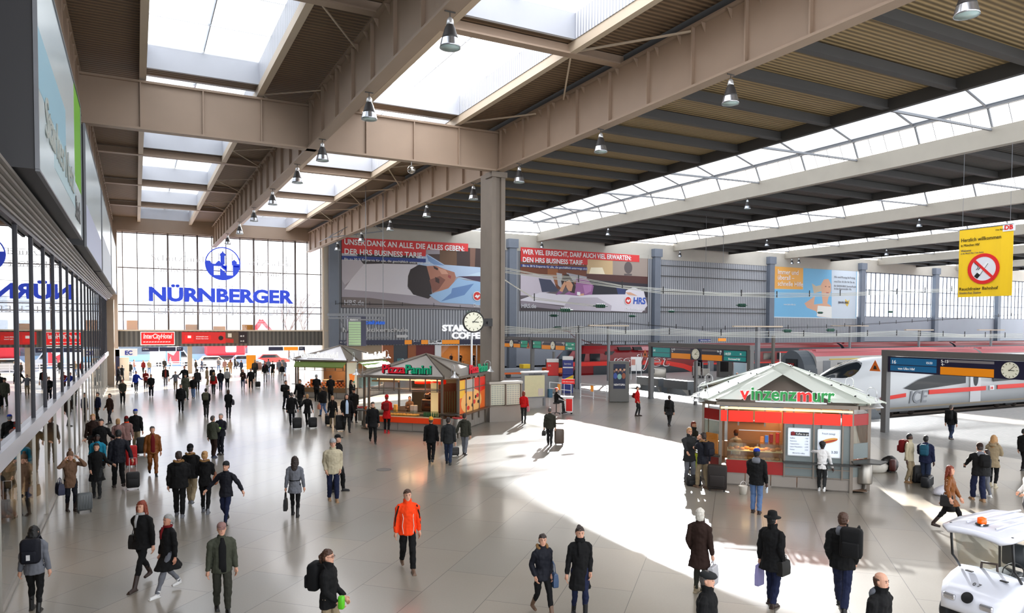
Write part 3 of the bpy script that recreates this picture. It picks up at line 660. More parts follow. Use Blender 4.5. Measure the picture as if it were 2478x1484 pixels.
MB().prism([(6.9, -.75), (8.0, -.75), (8.0, -.95), (8.5, -.55), (8.0, -.2), (8.0, -.4), (6.9, -.4)], .06, frame((0, 0, 0), (1, 0, 0), UPZ)).build('arrow', paint(.8, .8, .8), ps)
# the long navy band with way-finding panels
bd, w_, h_ = boardsign('wayfinding_band', 818, 822, 1215, 835, navy, 'long navy way-finding band with orange panels above the shops', Y=YN-.3, d=.2)
bw = w_
def seg(m, x0, x1, nm='panel'): MB().box(x0, .02, 0, x1, h_-.02, .02).build(nm, m, bd)
fx = lambda x: (onY(780+x/4.365, 828, YN-.3).x-onY(818, 828, YN-.3).x)
seg(orange, fx(870), fx(945)); seg(orange, fx(1045), fx(1115)); seg(orange, fx(1265), fx(1448)); seg(whitet, fx(1120), fx(1262))
text('track_numbers', '5-11', .5, whitet, bd, T3(fx(955), .3)); text('lettering', 'BMZ', .55, blackt, bd, T3(fx(1130), .17), fitw=.95)
MB().prism([(0, .1), (.35, .1), (.35, 0), (.6, .18), (.35, .36), (.35, .26), (0, .26)], .02, T3(fx(1213), .22)).build('arrow', blackt, bd)
text('lettering', '← U', .4, whitet, bd, T3(.2, .2))
# hanging way-finding signs at the street exit
def hang(u0, v0, u1, v1, Y, panels, label):
    p0 = onY(u0, v1, Y); p1 = onY(u1, v0, Y); w_ = p1.x-p0.x; h_ = p1.z-p0.z
    o = empty('hanging_sign', tuple(p0), label=label, cat='sign')
    for m, f0, f1, t in panels:
        b = MB().box(w_*f0, 0, 0, w_*f1-.04, .12, h_).build('panel', m, o)
        if t: text('lettering', t, h_*.42, whitet, b, frame((w_*f0+.1, -.02, h_*.45), (1, 0, 0), UPZ))
    g = MB()
    for f in (.12, .5, .9): g.tube([(w_*f, .06, h_), (w_*f, .06, h_+.5)], .02, 6)
    g.build('hanger', greyst, o)
hang(343, 840, 444, 851, 88.2, [(navy, 0, .41, 'U-Bahn'), (navy, .42, .82, ''), (navy, .83, 1, '5-11')], 'three-part navy sign hanging over the street exit, left one')
hang(650, 839, 739, 849, 88.2, [(navy, 0, .40, ''), (orange, .41, .81, ''), (navy, .82, 1, '5-11')], 'navy and orange sign hanging over the exit near the green kiosk')
# -- EC sign and kiosk corner at the exit, orange information board
o = empty('cash_machine_booth', (0, 0, 0), label='narrow navy and cream cash machine booth by the left pier', cat='booth')
p = onY(280, 900, 80.)
bx = p.x
MB().box(bx, 79.6, 0, bx+.35, 80.4, 3.0).build('side_post', navy, o); MB().box(bx+.35, 79.8, 0, bx+1.15, 80.4, 2.2).build('screen', mat('cream lit screen', (.95, .88, .78), .4, emit=.5), o)
MB().box(bx, 79.6, 2.35, bx+1.9, 80.4, 3.05).build('header', whitet, o); text('lettering', 'EC', .55, paint(.15, .2, .6), o, frame((bx+.8, 79.58, 2.5), (1, 0, 0), UPZ), bold=.02)
p = fl(608, 905)
o = empty('information_board', tuple(p), R(-8), label='standing orange information board near the street exit', cat='board')
MB().rbox(-.5, -.06, .5, .5, .06, 2.1, .05).build('panel', orange, o); MB().box(-.4, -.04, 0, -.34, .04, .5).box(.34, -.04, 0, .4, .04, .5).build('leg', dark, o)
# ================================================ HANGING BANNER
p0 = onX(2318, 720, 49.9); p1 = onX(2448, 720, 49.9)
bw, bh = p0.y-p1.y, onX(2320, 558, 49.9).z-p0.z
yel = paint(.98, .80, .10)
M = frame(p0, (0, -1, 0), UPZ)
g = MB()
n = 14
rings = []
for i in range(n+1):
    x = bw*i/n; zz = .02*math.sin(i*1.3); rings.append([(x, 0, zz), (x, bh, zz*.4), (x, bh, zz*.4-.02), (x, 0, zz-.02)])
g.loft(rings)
bn = g.build('banner', yel, M=M, smooth=False); tag(bn, 'yellow hanging welcome banner with a big no smoking sign', 'banner')
s_ = bh/171
def bt(s, u, v, size, m=blackt, w=None, sh=0): text('lettering', s, size*s_, m, bn, T3((u-2317)*bw/133, (720-v)*s_, .03), fitw=w and w*bw/133, shear=sh, ext=.004, bold=.01*size*s_/8)
bt('Herzlich willkommen', 2322, 580, 13, w=99); bt('in München Hbf', 2322, 592, 9, w=47); bt('Welcome', 2322, 605, 8, greyt, 26, .2); bt('to the Munich Main Train Station', 2322, 611, 5, greyt, 58, .2)
bt('Rauchfreier Bahnhof', 2320, 703, 11, w=97); bt('Smoke-free Station', 2320, 712, 8, greyt, 56, .2); bt('Die Bahn', 2408, 560, 5, w=22)
cxm, cym, rr = (2381-2317)*bw/133, (720-651)*s_, 38*s_
g = MB(); g.disc(rr*.82, .01, T3(cxm, cym, .025)); g.build('sign_disc', paint(.9, .9, .92), bn)
g = MB(); g.disc(rr, .02, T3(cxm, cym, .03), r0=rr*.78)
M45 = T3(cxm, cym, .055) @ Matrix.Rotation(R(-45), 4, 'Z')
g2 = MB(); g2.prism([(-rr*.3, -rr*.12), (rr*.62, -rr*.12), (rr*.62, rr*.12), (-rr*.3, rr*.12)], .01, T3(cxm-.1*rr, cym-.1*rr, .04) @ Matrix.Rotation(R(50), 4, 'Z')); cg = g2.build('cigarette', whitet, bn)
g2 = MB(); g2.prism([(-rr*.58, -rr*.13), (-rr*.28, -rr*.13), (-rr*.28, rr*.13), (-rr*.58, rr*.13)], .012, T3(cxm-.1*rr, cym-.1*rr, .041) @ Matrix.Rotation(R(50), 4, 'Z'))
for k in range(2): g2.tube([(cxm-rr*(.45-.12*k)+rr*.13*math.sin(t*.9), cym+rr*(-.05+.1*t), .05) for t in range(6)], rr*.018, 5)
g2.tube([(cxm-.1*rr-.38*rr*math.cos(R(50))+.12*rr*math.sin(R(50)), cym-.1*rr-.38*rr*math.sin(R(50))-.12*rr*math.cos(R(50)), .05), (cxm+.3*rr, cym+.33*rr, .05)], rr*.015, 5)
g2.build('smoke_and_tip', blackt, bn)
g.prism([(-rr*.9, -rr*.08), (rr*.9, -rr*.08), (rr*.9, rr*.08), (-rr*.9, rr*.08)], .012, M45); g.build('prohibition_ring', paint(.88, .12, .12), bn)
g = MB(); lx, ly = (2440-2317)*bw/133, (720-555)*s_; g.box(lx-.38, ly-.25, .02, lx+.38, ly+.25, .03); g.build('logo_plate', whitet, bn); text('logo_letters', 'DB', .4, redp, bn, T3(lx-.28, ly-.14, .04), bold=.01)
g = MB(); g.tube([(0, bh+.02, 0), (bw, bh+.02, 0)], .04); g.build('top_rod', greyst, bn)
g = MB(); g.tube([(.2, bh, 0), (.2, 17.35-p0.z, 0)], .012, 5); g.tube([(bw-.2, bh, 0), (bw-.2, 17.35-p0.z, 0)], .012, 5); g.build('cable', greyst, bn)
# ================================================ LIGHT BOXES ABOVE THE LEFT GLASS
def lightbox(y0, y1, art, label):
    o = empty('light_box', (-2.4, y0, 8.1), label=label, cat='sign', group='advertising light boxes')
    MB().box(0, 0, 0, .85, y1-y0, 4.15).build('case', mat('dark box case', (.20, .20, .21), .5, noise=.05, nscale=.8), o)
    f = MB(); ms = [mat('pale advertising sheet', (.80, .86, .88), .25, noise=.05, nscale=.3)]; f.box(.86, 0, 0, .90, y1-y0, 4.15)
    for m, x0, z0_, x1, z1 in art:
        if m not in ms: ms.append(m)
        f.mi = ms.index(m); f.box(.9, x0, z0_, .905, x1, z1)
    f.build('printed_face', ms, o)
    e_ = MB(); e_.box(.86, 0, -.04, .93, y1-y0, 0).box(.86, 0, 4.15, .93, y1-y0, 4.19).box(.86, -.03, 0, .93, .02, 4.15).box(.86, y1-y0-.02, 0, .93, y1-y0+.03, 4.15); e_.build('edge_profile', greyst, o)
    return o
lb1 = lightbox(15.2, 26.8, [(paint(.60, .76, .83), 0, 1.5, 6, 2.6), (paint(.45, .72, .15), 9.0, 1.4, 11.6, 4.15), (paint(.72, .82, .85), 3, .6, 9, 1.5)], 'pale blue and green advertising light box, nearest of the row')
text('lettering', 'Starkes Netz', 1.1, paint(.68, .70, .68), lb1, frame((.92, 1.2, .9), (0, 1, 0), UPZ), fitw=7); text('lettering', 'Stark', .9, paint(.4, .4, .4), lb1, frame((.92, 8.8, .35), (0, 1, 0), UPZ))
lb2 = lightbox(28.9, 42., [(paint(.75, .78, .88), 0, 0, 13, 1.5)], 'whitish lilac advertising light box, second of the row')
lb3 = lightbox(42.6, 57.8, [(paint(.85, .88, .92), 0, 0, 15, 2)], 'pale grey advertising light box, third of the row')
lb4 = lightbox(58.4, 73., [], 'plain white advertising light box, farthest of the row')
# ================================================ PENDANT LAMPS
def pendant(dark_top=True):
    o = empty('pendant_lamp', (0, 0, 0), label='lamp', cat='lamp')
    MB().tube([(0, 0, 0), (0, 0, -.22)], .015, 6).bar((-.16, 0, -.02), (.16, 0, -.02), .03).build('hook', dark, o)
    MB().lathe([(.05, -.18), (.09, -.24), (.11, -.36), (.10, -.40)], n=14).build('collar', alu, o, True)
    g = MB().lathe([(.10, -.38), (.15, -.48), (.22, -.72), (.24, -.78), (.225, -.78), (.14, -.5), (.09, -.4)], n=20, cap=False); g.build('cage', mat('dark perforated housing', (.18, .17, .17), .5), o, True)
    MB().lathe([(.24, -.78), (.29, -.98), (.30, -1.03), (.285, -1.02), (.225, -.8)], n=20, cap=False).build('reflector_rim', mat('silver reflector', (.75, .77, .8), .25, metal=.9), o, True)
    MB().lathe([(.02, -1.0), (.28, -1.0), (.28, -1.02), (.02, -1.02)], n=20).build('diffuser', mat('lamp glass', (.70, .80, .80), .2), o, True)
    return o
pl0 = pendant(); first = True
LY = [10.9, 18.95, 26.85, 34.55, 40.5, 48.5, 56.8, 65.2, 74.1]
def put(proto, loc, label, group, used=[0]):
    if not used[0]: used[0] = 1; o = proto; o.location = loc; o['label'] = label
    else: o = dup(proto, loc, None, label)
    o['group'] = group; return o
order = ['first', 'second', 'third', 'fourth', 'fifth', 'sixth', 'seventh', 'eighth', 'ninth']
for i, y in enumerate(LY):
    if i: put(pl0, (XA, y, zb), 'cone-shaped pendant lamp under the left hall girder, %s from the camera' % order[i-1], 'pendant lamps under the left girder')
    put(pl0, (XB, y, zb), 'cone-shaped pendant lamp under the right hall girder, %s from the camera' % order[i], 'pendant lamps under the right girder')
for i, (u, v, X) in enumerate([(1812, 418, 49.9), (1474, 508, 49.9), (1278, 558, 49.9), (2227, 490, 74.4), (1858, 550, 74.4), (1640, 596, 74.4), (2147, 584, 98.8), (1911, 612, 98.8), (1934, 640, 98.8)]):
    p = onX(u, v, X); p.y = min(p.y, 86.5)
    l = put(pl0, (X-.1, p.y, zr-.18), 'small shaded lamp under the %s shed girder, %s from the camera' % (['first', 'second', 'third'][i//3], order[i % 3]), 'lamps under the shed girders')
o = empty('dome_camera', tuple(onX(1040, 395, 14.)), label='silver dome camera hanging from the cross girder', cat='camera')
o.location = (13.2, 37., 14.2)
MB().tube([(0, 0, 0), (0, 0, -.25)], .03, 8).build('stem', alu, o); MB().sph((0, 0, -.42), .22, 16, 10).build('dome', mat('mirror dome', (.7, .68, .65), .12, metal=.9), o, True)
# ================================================ CLOCKS
clockw = mat('clock face', (.93, .93, .85), .4, emit=.35)
def clock(parent, M, r, h=3, mi=7.5, rim=True):
    if rim: MB().lathe([(r*1.02, -.22), (r*1.14, -.2), (r*1.16, .0), (r*1.1, .05), (r*1.0, .03)], n=36, cap=False).xf(M).build('rim', darkb, parent, True)
    MB().disc(r, .04, M @ T3(0, 0, 0), n=40).build('face', clockw, parent)
    g = MB()
    for i in range(12):
        Ma = M @ T3(0, 0, .045) @ Matrix.Rotation(R(30*i), 4, 'Z'); g.prism([(-r*.03, r*.74), (r*.03, r*.74), (r*.03, r*.94), (-r*.03, r*.94)], .006, Ma)
    g.build('hour_marks', blackt, parent)
    for nm, ang, l, w_ in (('hour_hand', 30*h+mi/2, .55, .045), ('minute_hand', mi*6, .85, .03)):
        MB().prism([(-r*w_, -r*.15), (r*w_, -r*.15), (r*w_*.8, r*l), (-r*w_*.8, r*l)], .008, M @ T3(0, 0, .055) @ Matrix.Rotation(R(-ang), 4, 'Z')).build(nm, blackt, parent)
pk = onY(1146, 779, 36.6)
o = empty('station_clock', tuple(pk), label='big round station clock on the great column', cat='clock')
Mc = frame((0, 0, 0), (1, -.25, 0), UPZ)
clock(o, Mc, .53); MB().lathe([(.54, -.3), (.6, -.24), (.6, -.2), (.54, -.2)], n=36).xf(Mc).build('housing', darkb, o, True)
MB().bar((.5, .25, -.05), (18.03-pk.x, .55, -.05), .14).box(18.03-pk.x-.3, .3, -.25, 18.03-pk.x, .8, .2).build('bracket', darkb, o)
MB().tube([(.02, .3, -.55), (.02, .3, -pk.z+.02)], .06, 10).build('pole', alu, o)
# ================================================ DEPARTURE BOARD on its gantry
Yd = 58.
o = empty('departure_board', (0, 0, 0), label='hanging departure board with green rows on a steel gantry', cat='board')
p0 = onY(843, 838, Yd); p1 = onY(873, 766, Yd); p2 = onY(883, 838, Yd)
MB().box(p0.x, Yd, p0.z, p2.x+.1, Yd+.5, p1.z).build('case', navy, o)
MB().box(p0.x+.02, Yd-.03, p0.z+.05, p1.x, Yd, p1.z-.05).build('screen', mat('pale green screen', (.62, .74, .56), .4, emit=.25), o)
g = MB()
for i in range(9): z = p0.z+.1+i*(p1.z-p0.z-.6)/9; g.box(p0.x+.02, Yd-.045, z, p1.x, Yd-.03, z+.035)
g.build('row_dividers', mat('grey divider', (.55, .57, .55)), o)
MB().box(p0.x+.02, Yd-.045, p1.z-.45, p1.x, Yd-.03, p1.z-.05).build('header', greyst, o); text('lettering', 'Abfahrt', .22, whitet, o, frame((p0.x+.1, Yd-.06, p1.z-.35), (1, 0, 0), UPZ))
q0 = onY(795, 762, Yd); q1 = onY(932, 762, Yd)
g = MB(); g.box(q0.x, Yd+.1, q0.z-.1, q1.x, Yd+.4, q0.z+.12); g.box(q0.x, Yd-.1, q0.z-.32, q0.x+1.6, Yd+.2, q0.z-.2); g.box(q1.x-2.2, Yd-.1, q0.z-.42, q1.x-.2, Yd+.2, q0.z-.32)
g.tube([(q0.x+.8, Yd+.25, q0.z), (q0.x+2.2, Yd+.25, p0.z)], .03, 6); g.tube([(q1.x-.4, Yd+.25, q0.z), (q1.x-1.6, Yd+.25, q0.z-2)], .03, 6)
for x in (p1.x+.5, q1.x-.1): g.tube([(x, Yd+.25, q0.z), (x, Yd+.25, 16.87)], .03, 6)
g.build('gantry', greyst, o)
# lattice gantry near the end of girder B
g = MB(); A0 = onY(795, 575, 70.); A1 = onY(925, 560, 70.)
g.bar(A0, A1, .1); g.bar((A0.x, 70, A0.z), (A0.x+3.5, 70, A0.z+2.2), .08); g.bar((A0.x+3.5, 70, A0.z+2.2), A1, .06); g.bar((A0.x, 70, A0.z), (A0.x, 74, A0.z), .06)
for k in range(5): g.bar((A0.x+k*.9, 70, A0.z+k*.1), (A0.x+.5+k*.9, 70, A0.z+.5+k*.35), .05)
struct('trim_lattice', g, greyst)
MB_ = MB()
struct('trim_drain_pipe', MB().tube([(20.0, 87.2, 0), (20.0, 87.2, 15)], .12, 8), beige2)
# ================================================ GATE SIGNS (they face the concourse, -x)
teal = mat('teal lit display', (.05, .58, .58), .4, emit=.35); bluel = mat('blue lit display', (.05, .40, .60), .4, emit=.35)
whl = mat('white lit print', (1, 1, 1), .4, emit=.5)
gcol = mat('gate grey', (.40, .40, .40), .5, noise=.06)
warn = mat('orange warning', (.90, .45, .12), .4)
def gate(yl, yr, X, scr, label, lt, rt, t1, t2, ztop=4.27, posts=(0, 1), midpost=False):
    """yl = left end seen from the concourse (large y), yr = right end"""
    w_ = yl-yr; o = empty('gate_sign', (X, yl, 0), label=label, cat='sign', group='track gate signs')
    # local: x along -world y, reader looks +x
    M = frame((0, 0, 0), (0, -1, 0), UPZ)
    def B(x0, z0_, x1, z1, d0, d1, nm, m): return MB().box(x0, z0_, -d1, x1, z1, -d0).xf(M).build(nm, m, o)
    B(0, ztop-.3, w_, ztop, -.12, .3, 'top_beam', gcol)
    for k in posts: B(0 if k == 0 else w_-.28, 0, .28 if k == 0 else w_, ztop-.3, -.08, .25, 'post', gcol)
    if midpost: B(w_*.48, 0, w_*.48+.2, 3.1, .05, .22, 'post', gcol)
    zb_, zt = ztop-1.12, ztop-.32
    B(.3, zb_, w_-.3, zt, 0, .2, 'panel_case', navy)
    sw = (w_-.6)
    f = lambda q_: .3+sw*q_
    for a_, b_, tx in ((.005, .225, lt), (.775, .995, rt)):
        for z0_, z1 in ((zb_+.08, zb_+.36), (zb_+.40, zt-.06)): B(f(a_)+.08, z0_, f(b_)-.08, z1, -.012, 0, 'display', scr)
        text('display_text', tx[0], .26, whl, o, M @ T3(f(a_)+.14, zb_+.44, .03)); text('display_text', tx[1], .17, whl, o, M @ T3(f(a_)+.5, zb_+.15, .03)); text('display_text', tx[2], .15, whl, o, M @ T3(f(b_)-.6, zb_+.5, .03))
    for a_, b_, tx, nm in ((.235, .445, t1, 0), (.565, .765, t2, 1)):
        B(f(a_), zb_+.03, f(b_), zb_+.40, -.015, 0, 'orange_panel', orange); B(f(a_)+(.35 if nm == 0 else 0), zt-.17, f(b_)-(0 if nm == 0 else .5), zt-.05, -.012, 0, 'pictogram_strip', mat('grey strip', (.55, .53, .55)))
        text('track_numbers', tx, .2, whl, o, M @ T3(f(a_)+.02 if nm == 0 else f(b_)-.48, zt-.2, .02))
        text('arrow', '←' if nm == 0 else '→', .2, whl, o, M @ T3(f(a_)+.03 if nm == 0 else f(b_)-.25, zb_+.45, .02))
    c_ = f(.505); clock(o, M @ T3(c_, zb_+.40, .03), .36, rim=False)
    # triangular warning plate on the left post
    t = MB().prism([(-.65, 0), (-.02, 0), (-.33, .58)], .02, M @ T3(-.02, zb_, .1)); t.build('warning_plate', warn, o)
    MB().prism([(-.42, .1), (-.22, .1), (-.28, .26), (-.36, .3)], .01, M @ T3(-.02, zb_, .125)).build('warning_symbol', blackt, o)
    return o
gate(24.1, 11.9, 34.3, bluel, 'gate sign with blue displays for tracks 16 and 17, nearest of the row', ('16', 'von Ulm Hbf', '15:22'), ('15:11', 'nach', '17'), '5-15', '18-36')
gate(43.25, 33.1, 34.3, teal, 'gate sign with teal displays for tracks 14 and 15 above the pork butcher stand', ('14', '', ''), ('14:59', 'Dortmund Hbf', '15'), '5-13', '16-36', midpost=True)
gate(61.6, 53.2, 34.3, mat('green teal display', (.08, .62, .50), .4, emit=.35), 'gate sign with green displays for tracks 12 and 13 left of the steel posts', ('12', '', ''), ('13', 'Mainz Hbf', '15:28'), '5-11', '14-36', 4.4, midpost=True)
gate(69.5, 61.9, 34.3, mat('green teal display', (.08, .62, .50), .4), 'gate sign for track 11 half hidden by the great column', ('', '', ''), ('11', '', ''), '', '', 4.4, posts=(0,))
# ================================================ TRAINS
trainred = mat('deep train red', (.50, .07, .09), .3); brightred = mat('bright stripe red', (.90, .16, .10), .35); anth = mat('anthracite train', (.17, .20, .23), .35)
bogie_m = mat('bogie dark', (.10, .10, .10), .7); wing = mat('train window', (.10, .12, .14), .08)
def bogie(parent, x, y, z=-.95, n=2):
    b = MB(); b.box(x-1.5, y+.25, z+.35, x+1.5, y+2.65, z+.75); b.box(x-1.7, y+.1, z+.45, x+1.7, y+.3, z+.65).box(x-.5, y+.02, z+.2, x+.5, y+.2, z+.6); o = b.build('bogie', bogie_m, parent)
    for k in (-1.2, 1.2):
        for yy in (y+.32, y+2.45): MB().lathe([(.1, -.06), (.44, -.06), (.46, 0), (.44, .06), (.1, .06)], (x+k, yy, z+.42), 16, 'y').build('wheel', mat('wheel steel', (.25, .22, .2), .5, metal=.5), o, True)
def body(x0, x1, y0, prof, mats_, name, parent):
    """prof: list of (y, z, material index) around the section"""
    b = MB(); n = len(prof)
    for i in range(n):
        p, q_ = prof[i], prof[(i+1) % n]; b.mi = p[2]; b.add([(x0, y0+p[0], p[1]), (x1, y0+p[0], p[1]), (x1, y0+q_[0], q_[1]), (x0, y0+q_[0], q_[1])], [(0, 1, 2, 3)])
    b.mi = prof[0][2]
    for x in (x0, x1): b.add([(x, y0+p[0], p[1]) for p in prof], [tuple(range(n))])
    return b.build(name, mats_, parent)
def coachprof(zf=-.55, zs=.35, zw0=1.0, zw1=2.3, ztop=3.3, bm=(0, 0, 1, 2, 3)):
    return [(0.06, zf, bm[0]), (0, zs, bm[1]), (0, zw0, bm[2]), (0, zw1, bm[3]), (.12, 2.75, bm[4]), (.45, 3.05, bm[4]), (1.0, ztop, bm[4]), (1.9, ztop, bm[4]), (2.45, 3.05, bm[4]), (2.8, 2.75, bm[3]), (2.9, 2.3, bm[2]), (2.9, 1., bm[1]), (2.9, .35, bm[0]), (2.84, zf, bm[0])]
# railjet locomotive
YR = 68.9
o = empty('locomotive', (0, 0, 0), label='red and anthracite railjet locomotive beside the platform', cat='locomotive', group=None)
def lx(z): return 41.7+max(0, z-.2)*.95 if z > .2 else 41.7+(.2-z)*.15
def loco_ring(dx, wq):
    rg = []
    for (y, z) in ((.12, -.55), (.0, .1), (0, 1.6), (.05, 2.35), (.35, 2.85), (.7, 3.25), (2.2, 3.25), (2.55, 2.85), (2.85, 2.35), (2.9, 1.6), (2.9, .1), (2.78, -.55)):
        rg.append((lx(z)+dx, YR+1.45+(y-1.45)*wq, z))
    return rg
x_end = 62.2
g = MB(); rr_ = [loco_ring(0, .80), loco_ring(.35, .95), loco_ring(1.2, 1.)]
rr_.append([(44.9+.2, p[1], p[2]) if True else p for p in loco_ring(1.2, 1.)]); rr_.append([(x_end, p[1], p[2]) for p in rr_[-1]])
g.loft(rr_); lo = g.build('body', trainred, o, True)
for p_ in lo.data.polygons: p_.use_smooth = False
sy = YR-.012
def side(name, m, pts, y=sy, d=.012): return MB().prism(pts, d, frame((0, y, 0), (1, 0, 0), UPZ)).build(name, m, o)
side('lower_livery', anth, [(46.6, -.55), (61.9, -.55), (62.1, -.1), (58.5, .75), (54, .95), (46.6, .95)])
side('red_stripe', brightred, [(43.4, .95), (46.6, .95), (54, .95), (57, .9), (60, .35), (62.15, -.45), (62.15, .35), (60, .95), (57, 1.4), (54, 1.45), (43.8, 1.4)], sy-.006)
side('cab_window', wing, [(43.6, 1.5), (45.3, 1.5), (45.5, 2.35), (44.5, 2.35)]); side('cab_window', wing, [(46.1, 1.5), (47.5, 1.5), (47.5, 2.35), (46.1, 2.35)]); side('cab_window', wing, [(48.2, 2.2), (49.2, 2.2), (49.6, 2.6), (48.2, 2.6)])
side('pale_roof_panel', mat('pale pink roof', (.80, .55, .58), .3), [(53, 2.65), (61.8, 2.65), (61.8, 3.1), (53, 3.1)], YR+.04, .03)
side('roof_grille', darkb, [(50.2, 2.7), (52.0, 2.7), (51.8, 3.1), (50.0, 3.1)], YR+.2, .25); side('roof_grille', darkb, [(52.4, 2.7), (53.6, 2.7), (53.4, 3.1), (52.2, 3.1)], YR+.2, .25)
for x in (53.4, 55.): MB().tube([(x, YR-.06, .3), (x, YR-.06, 2.3)], .03, 6).build('handrail', alu, o)
text('lettering', 'railjet', 2.3, whitet, o, frame((48.9, sy-.02, .72), (1, 0, 0), UPZ), ext=.004, shear=.25, bold=.02, fitw=8.9)
text('lettering', 'railjet', 2.2, trainred, o, frame((48.98, sy-.032, .76), (1, 0, 0), UPZ), ext=.004, shear=.25, bold=-.02, fitw=8.7)
g = MB(); g.prism([(.3, .2), (2.6, .2), (2.5, 2.9), (.4, 2.9)], .01, Matrix(((0, 0, 0, 0), (1, 0, 0, 0), (0, 1, 0, 0), (0, 0, 0, 1))))
g = MB().add([(lx(.3)-.03, YR+.35, .3), (lx(.3)-.03, YR+2.55, .3), (lx(2.7)-.03, YR+2.4, 2.7), (lx(2.7)-.03, YR+.5, 2.7), (lx(.3)+.02, YR+.35, .3), (lx(.3)+.02, YR+2.55, .3), (lx(2.7)+.02, YR+2.4, 2.7), (lx(2.7)+.02, YR+.5, 2.7)], [(0, 3, 2, 1), (4, 5, 6, 7), (0, 1, 5, 4), (1, 2, 6, 5), (2, 3, 7, 6), (3, 0, 4, 7)])
g.build('dark_front', wing, o)
g = MB(); g.box(45.5, YR+.9, 3.25, 61, YR+2.0, 3.35)
for x in (47, 50, 52, 54, 57, 60): g.tube([(x, YR+1.2, 3.3), (x, YR+1.2, 3.75)], .07, 8)
g.tube([(46, YR+1.2, 3.75), (61, YR+1.2, 3.75)], .03, 6); g.build('roof_gear', darkb, o)
g = MB(); g.bar((47.6, YR+1.4, 3.4), (44.9, YR+1.4, 4.25), .08); g.bar((44.9, YR+1.4, 4.25), (44.0, YR+1.4, 4.9), .05); g.bar((43.9, YR+.6, 4.95), (43.9, YR+2.2, 4.95), .06); g.box(46.5, YR+1, 3.35, 48.5, YR+1.8, 3.45); g.build('pantograph', mat('rusty pantograph', (.35, .12, .12), .6), o)
bogie(o, 46.5, YR); bogie(o, 58, YR)
# coaches behind the locomotive
def coach(x0, x1, y, label, roof, win, low, stripe, n=9, ends=None):
    o = empty('railway_coach', (0, 0, 0), label=label, cat='coach', group='coaches')
    body(x0, x1, y, coachprof(bm=(0, 0, 1, 0, 2)), [low, win, roof], 'body', o)
    for i in range(n):
        xa = x0+2.9+i*(x1-x0-5.6)/n; xb = xa+(x1-x0-5.6)/n*.62
        MB().rbox(xa, y-.03, 1.22, xb, y+.02, 2.12, .02).build('window', wing, o)
        if i > 24: break
    MB().box(x0+.9, y-.025, -.3, x0+1.9, y+.02, 2.35).build('door', greyst if stripe is None else stripe, o)
    MB().box(x1-1.9, y-.025, -.3, x1-.9, y+.02, 2.35).build('door', greyst if stripe is None else stripe, o)
    rb = MB()
    for k in range(6):
        yy = .5+k*.38; rb.box(x0+.5, y+yy, 3.2, x1-.5, y+yy+.04, 3.38)
    rb.build('roof_ribs', roof, o)
    bogie(o, x0+3.2, y); bogie(o, x1-3.2, y)
    MB().box(x0-.35, y+.8, -.2, x0, y+2.1, 2.6).build('gangway', bogie_m, o)
    return o
greyc = mat('light grey coach side', (.68, .67, .66), .35); greyd = mat('window band grey', (.52, .53, .54), .35); pinkroof = mat('faded red coach roof', (.74, .38, .40), .35)
for k in range(4):
    o = coach(63+k*26.6, 89+k*26.6, YR, 'dark red coach behind the red locomotive, %s of the rake' % order[k], trainred, trainred, anth, None, 8)
    MB().box(63.2+k*26.6, YR-.02, .75, 88.8+k*26.6, YR+.01, .95).build('red_stripe', brightred, o)
YI = 46.2
for k in range(4):
    o = coach(56.2+k*26.7, 82.4+k*26.7, YI, 'light grey coach with faded red roof, %s from the buffer end' % order[k], pinkroof, greyc, greyc, None, 11)
    MB().box(58+k*26.7, YI-.02, 2.42, 81+k*26.7, YI+.01, 2.52).build('yellow_line', paint(.85, .72, .3), o)
    MB().box(56.4+k*26.7, YI-.015, -.5, 82.2+k*26.7, YI+.01, -.1).build('red_sill', paint(.75, .25, .25), o)
    if k == 0:
        text('class_number', '1', .9, whitet, o, frame((64.5, YI-.03, 1.3), (1, 0, 0), UPZ))
        g = MB(); pr_ = [(x*.5+.0, z) for x, z in []]
        ring = [(56.15, YI+1.45+1.5*math.cos(R(t))*(1 if abs(math.cos(R(t))) < .8 else 1), 1.1+2.2*math.sin(R(t)) if t <= 180 else -.5) for t in range(0, 181, 12)]
        poly = [(p[1]-YI-1.45, p[2]) for p in ring]+[(-1.5, -.5), (1.5, -.5)]
        Mx = Matrix(((0, 0, 1, 54.6), (1, 0, 0, YI+1.45), (0, 1, 0, 0), (0, 0, 0, 1)))
        MB().prism(poly, 1.7, Mx).build('dark_end_shell', mat('dark grey shell', (.28, .31, .34), .4), o)
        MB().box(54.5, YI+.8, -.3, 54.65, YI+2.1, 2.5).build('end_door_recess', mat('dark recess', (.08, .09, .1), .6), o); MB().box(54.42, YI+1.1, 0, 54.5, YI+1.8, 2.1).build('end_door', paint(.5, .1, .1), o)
# ICE with its long nose
YC, XC = 33., 40.3
o = empty('express_train', (0, 0, 0), label='white high speed train with pointed nose and red stripe', cat='train')
icew = mat('express train white', (.74, .75, .76), .22)
def ice(s, t):
    """s: distance from the nose tip, t: 0 near side sill .. 1 far side sill"""
    q_ = min(1, s/9.5); w_ = 1.48*(1-(1-q_)**2.6)**.6 if s > 0 else 0; zt = .55+2.75*(1-(1-min(1, s/8.2))**2.0)**.85; z0_ = -.62+.75*(1-min(1, s/2.5))**2
    a_ = PI*(1-t)+0; ex = .62
    c_ = math.cos(a_); s2_ = math.sin(a_); c2 = math.copysign(abs(c_)**ex, c_); s3 = abs(s2_)**.72
    zm = .35
    return Vector((XC+s, YC+1.48+w_*c2, max(z0_, zm*0+z0_+(zt-z0_)*s3)))
N_ = 26; ss = [.02, .15, .4, .8, 1.3, 2, 2.8, 3.7, 4.7, 5.8, 7, 8.2, 9.5, 12, 25.5]
g = MB(); g.loft([[tuple(ice(s, i/N_)) for i in range(N_+1)] for s in ss]); g.build('body', icew, o, True)
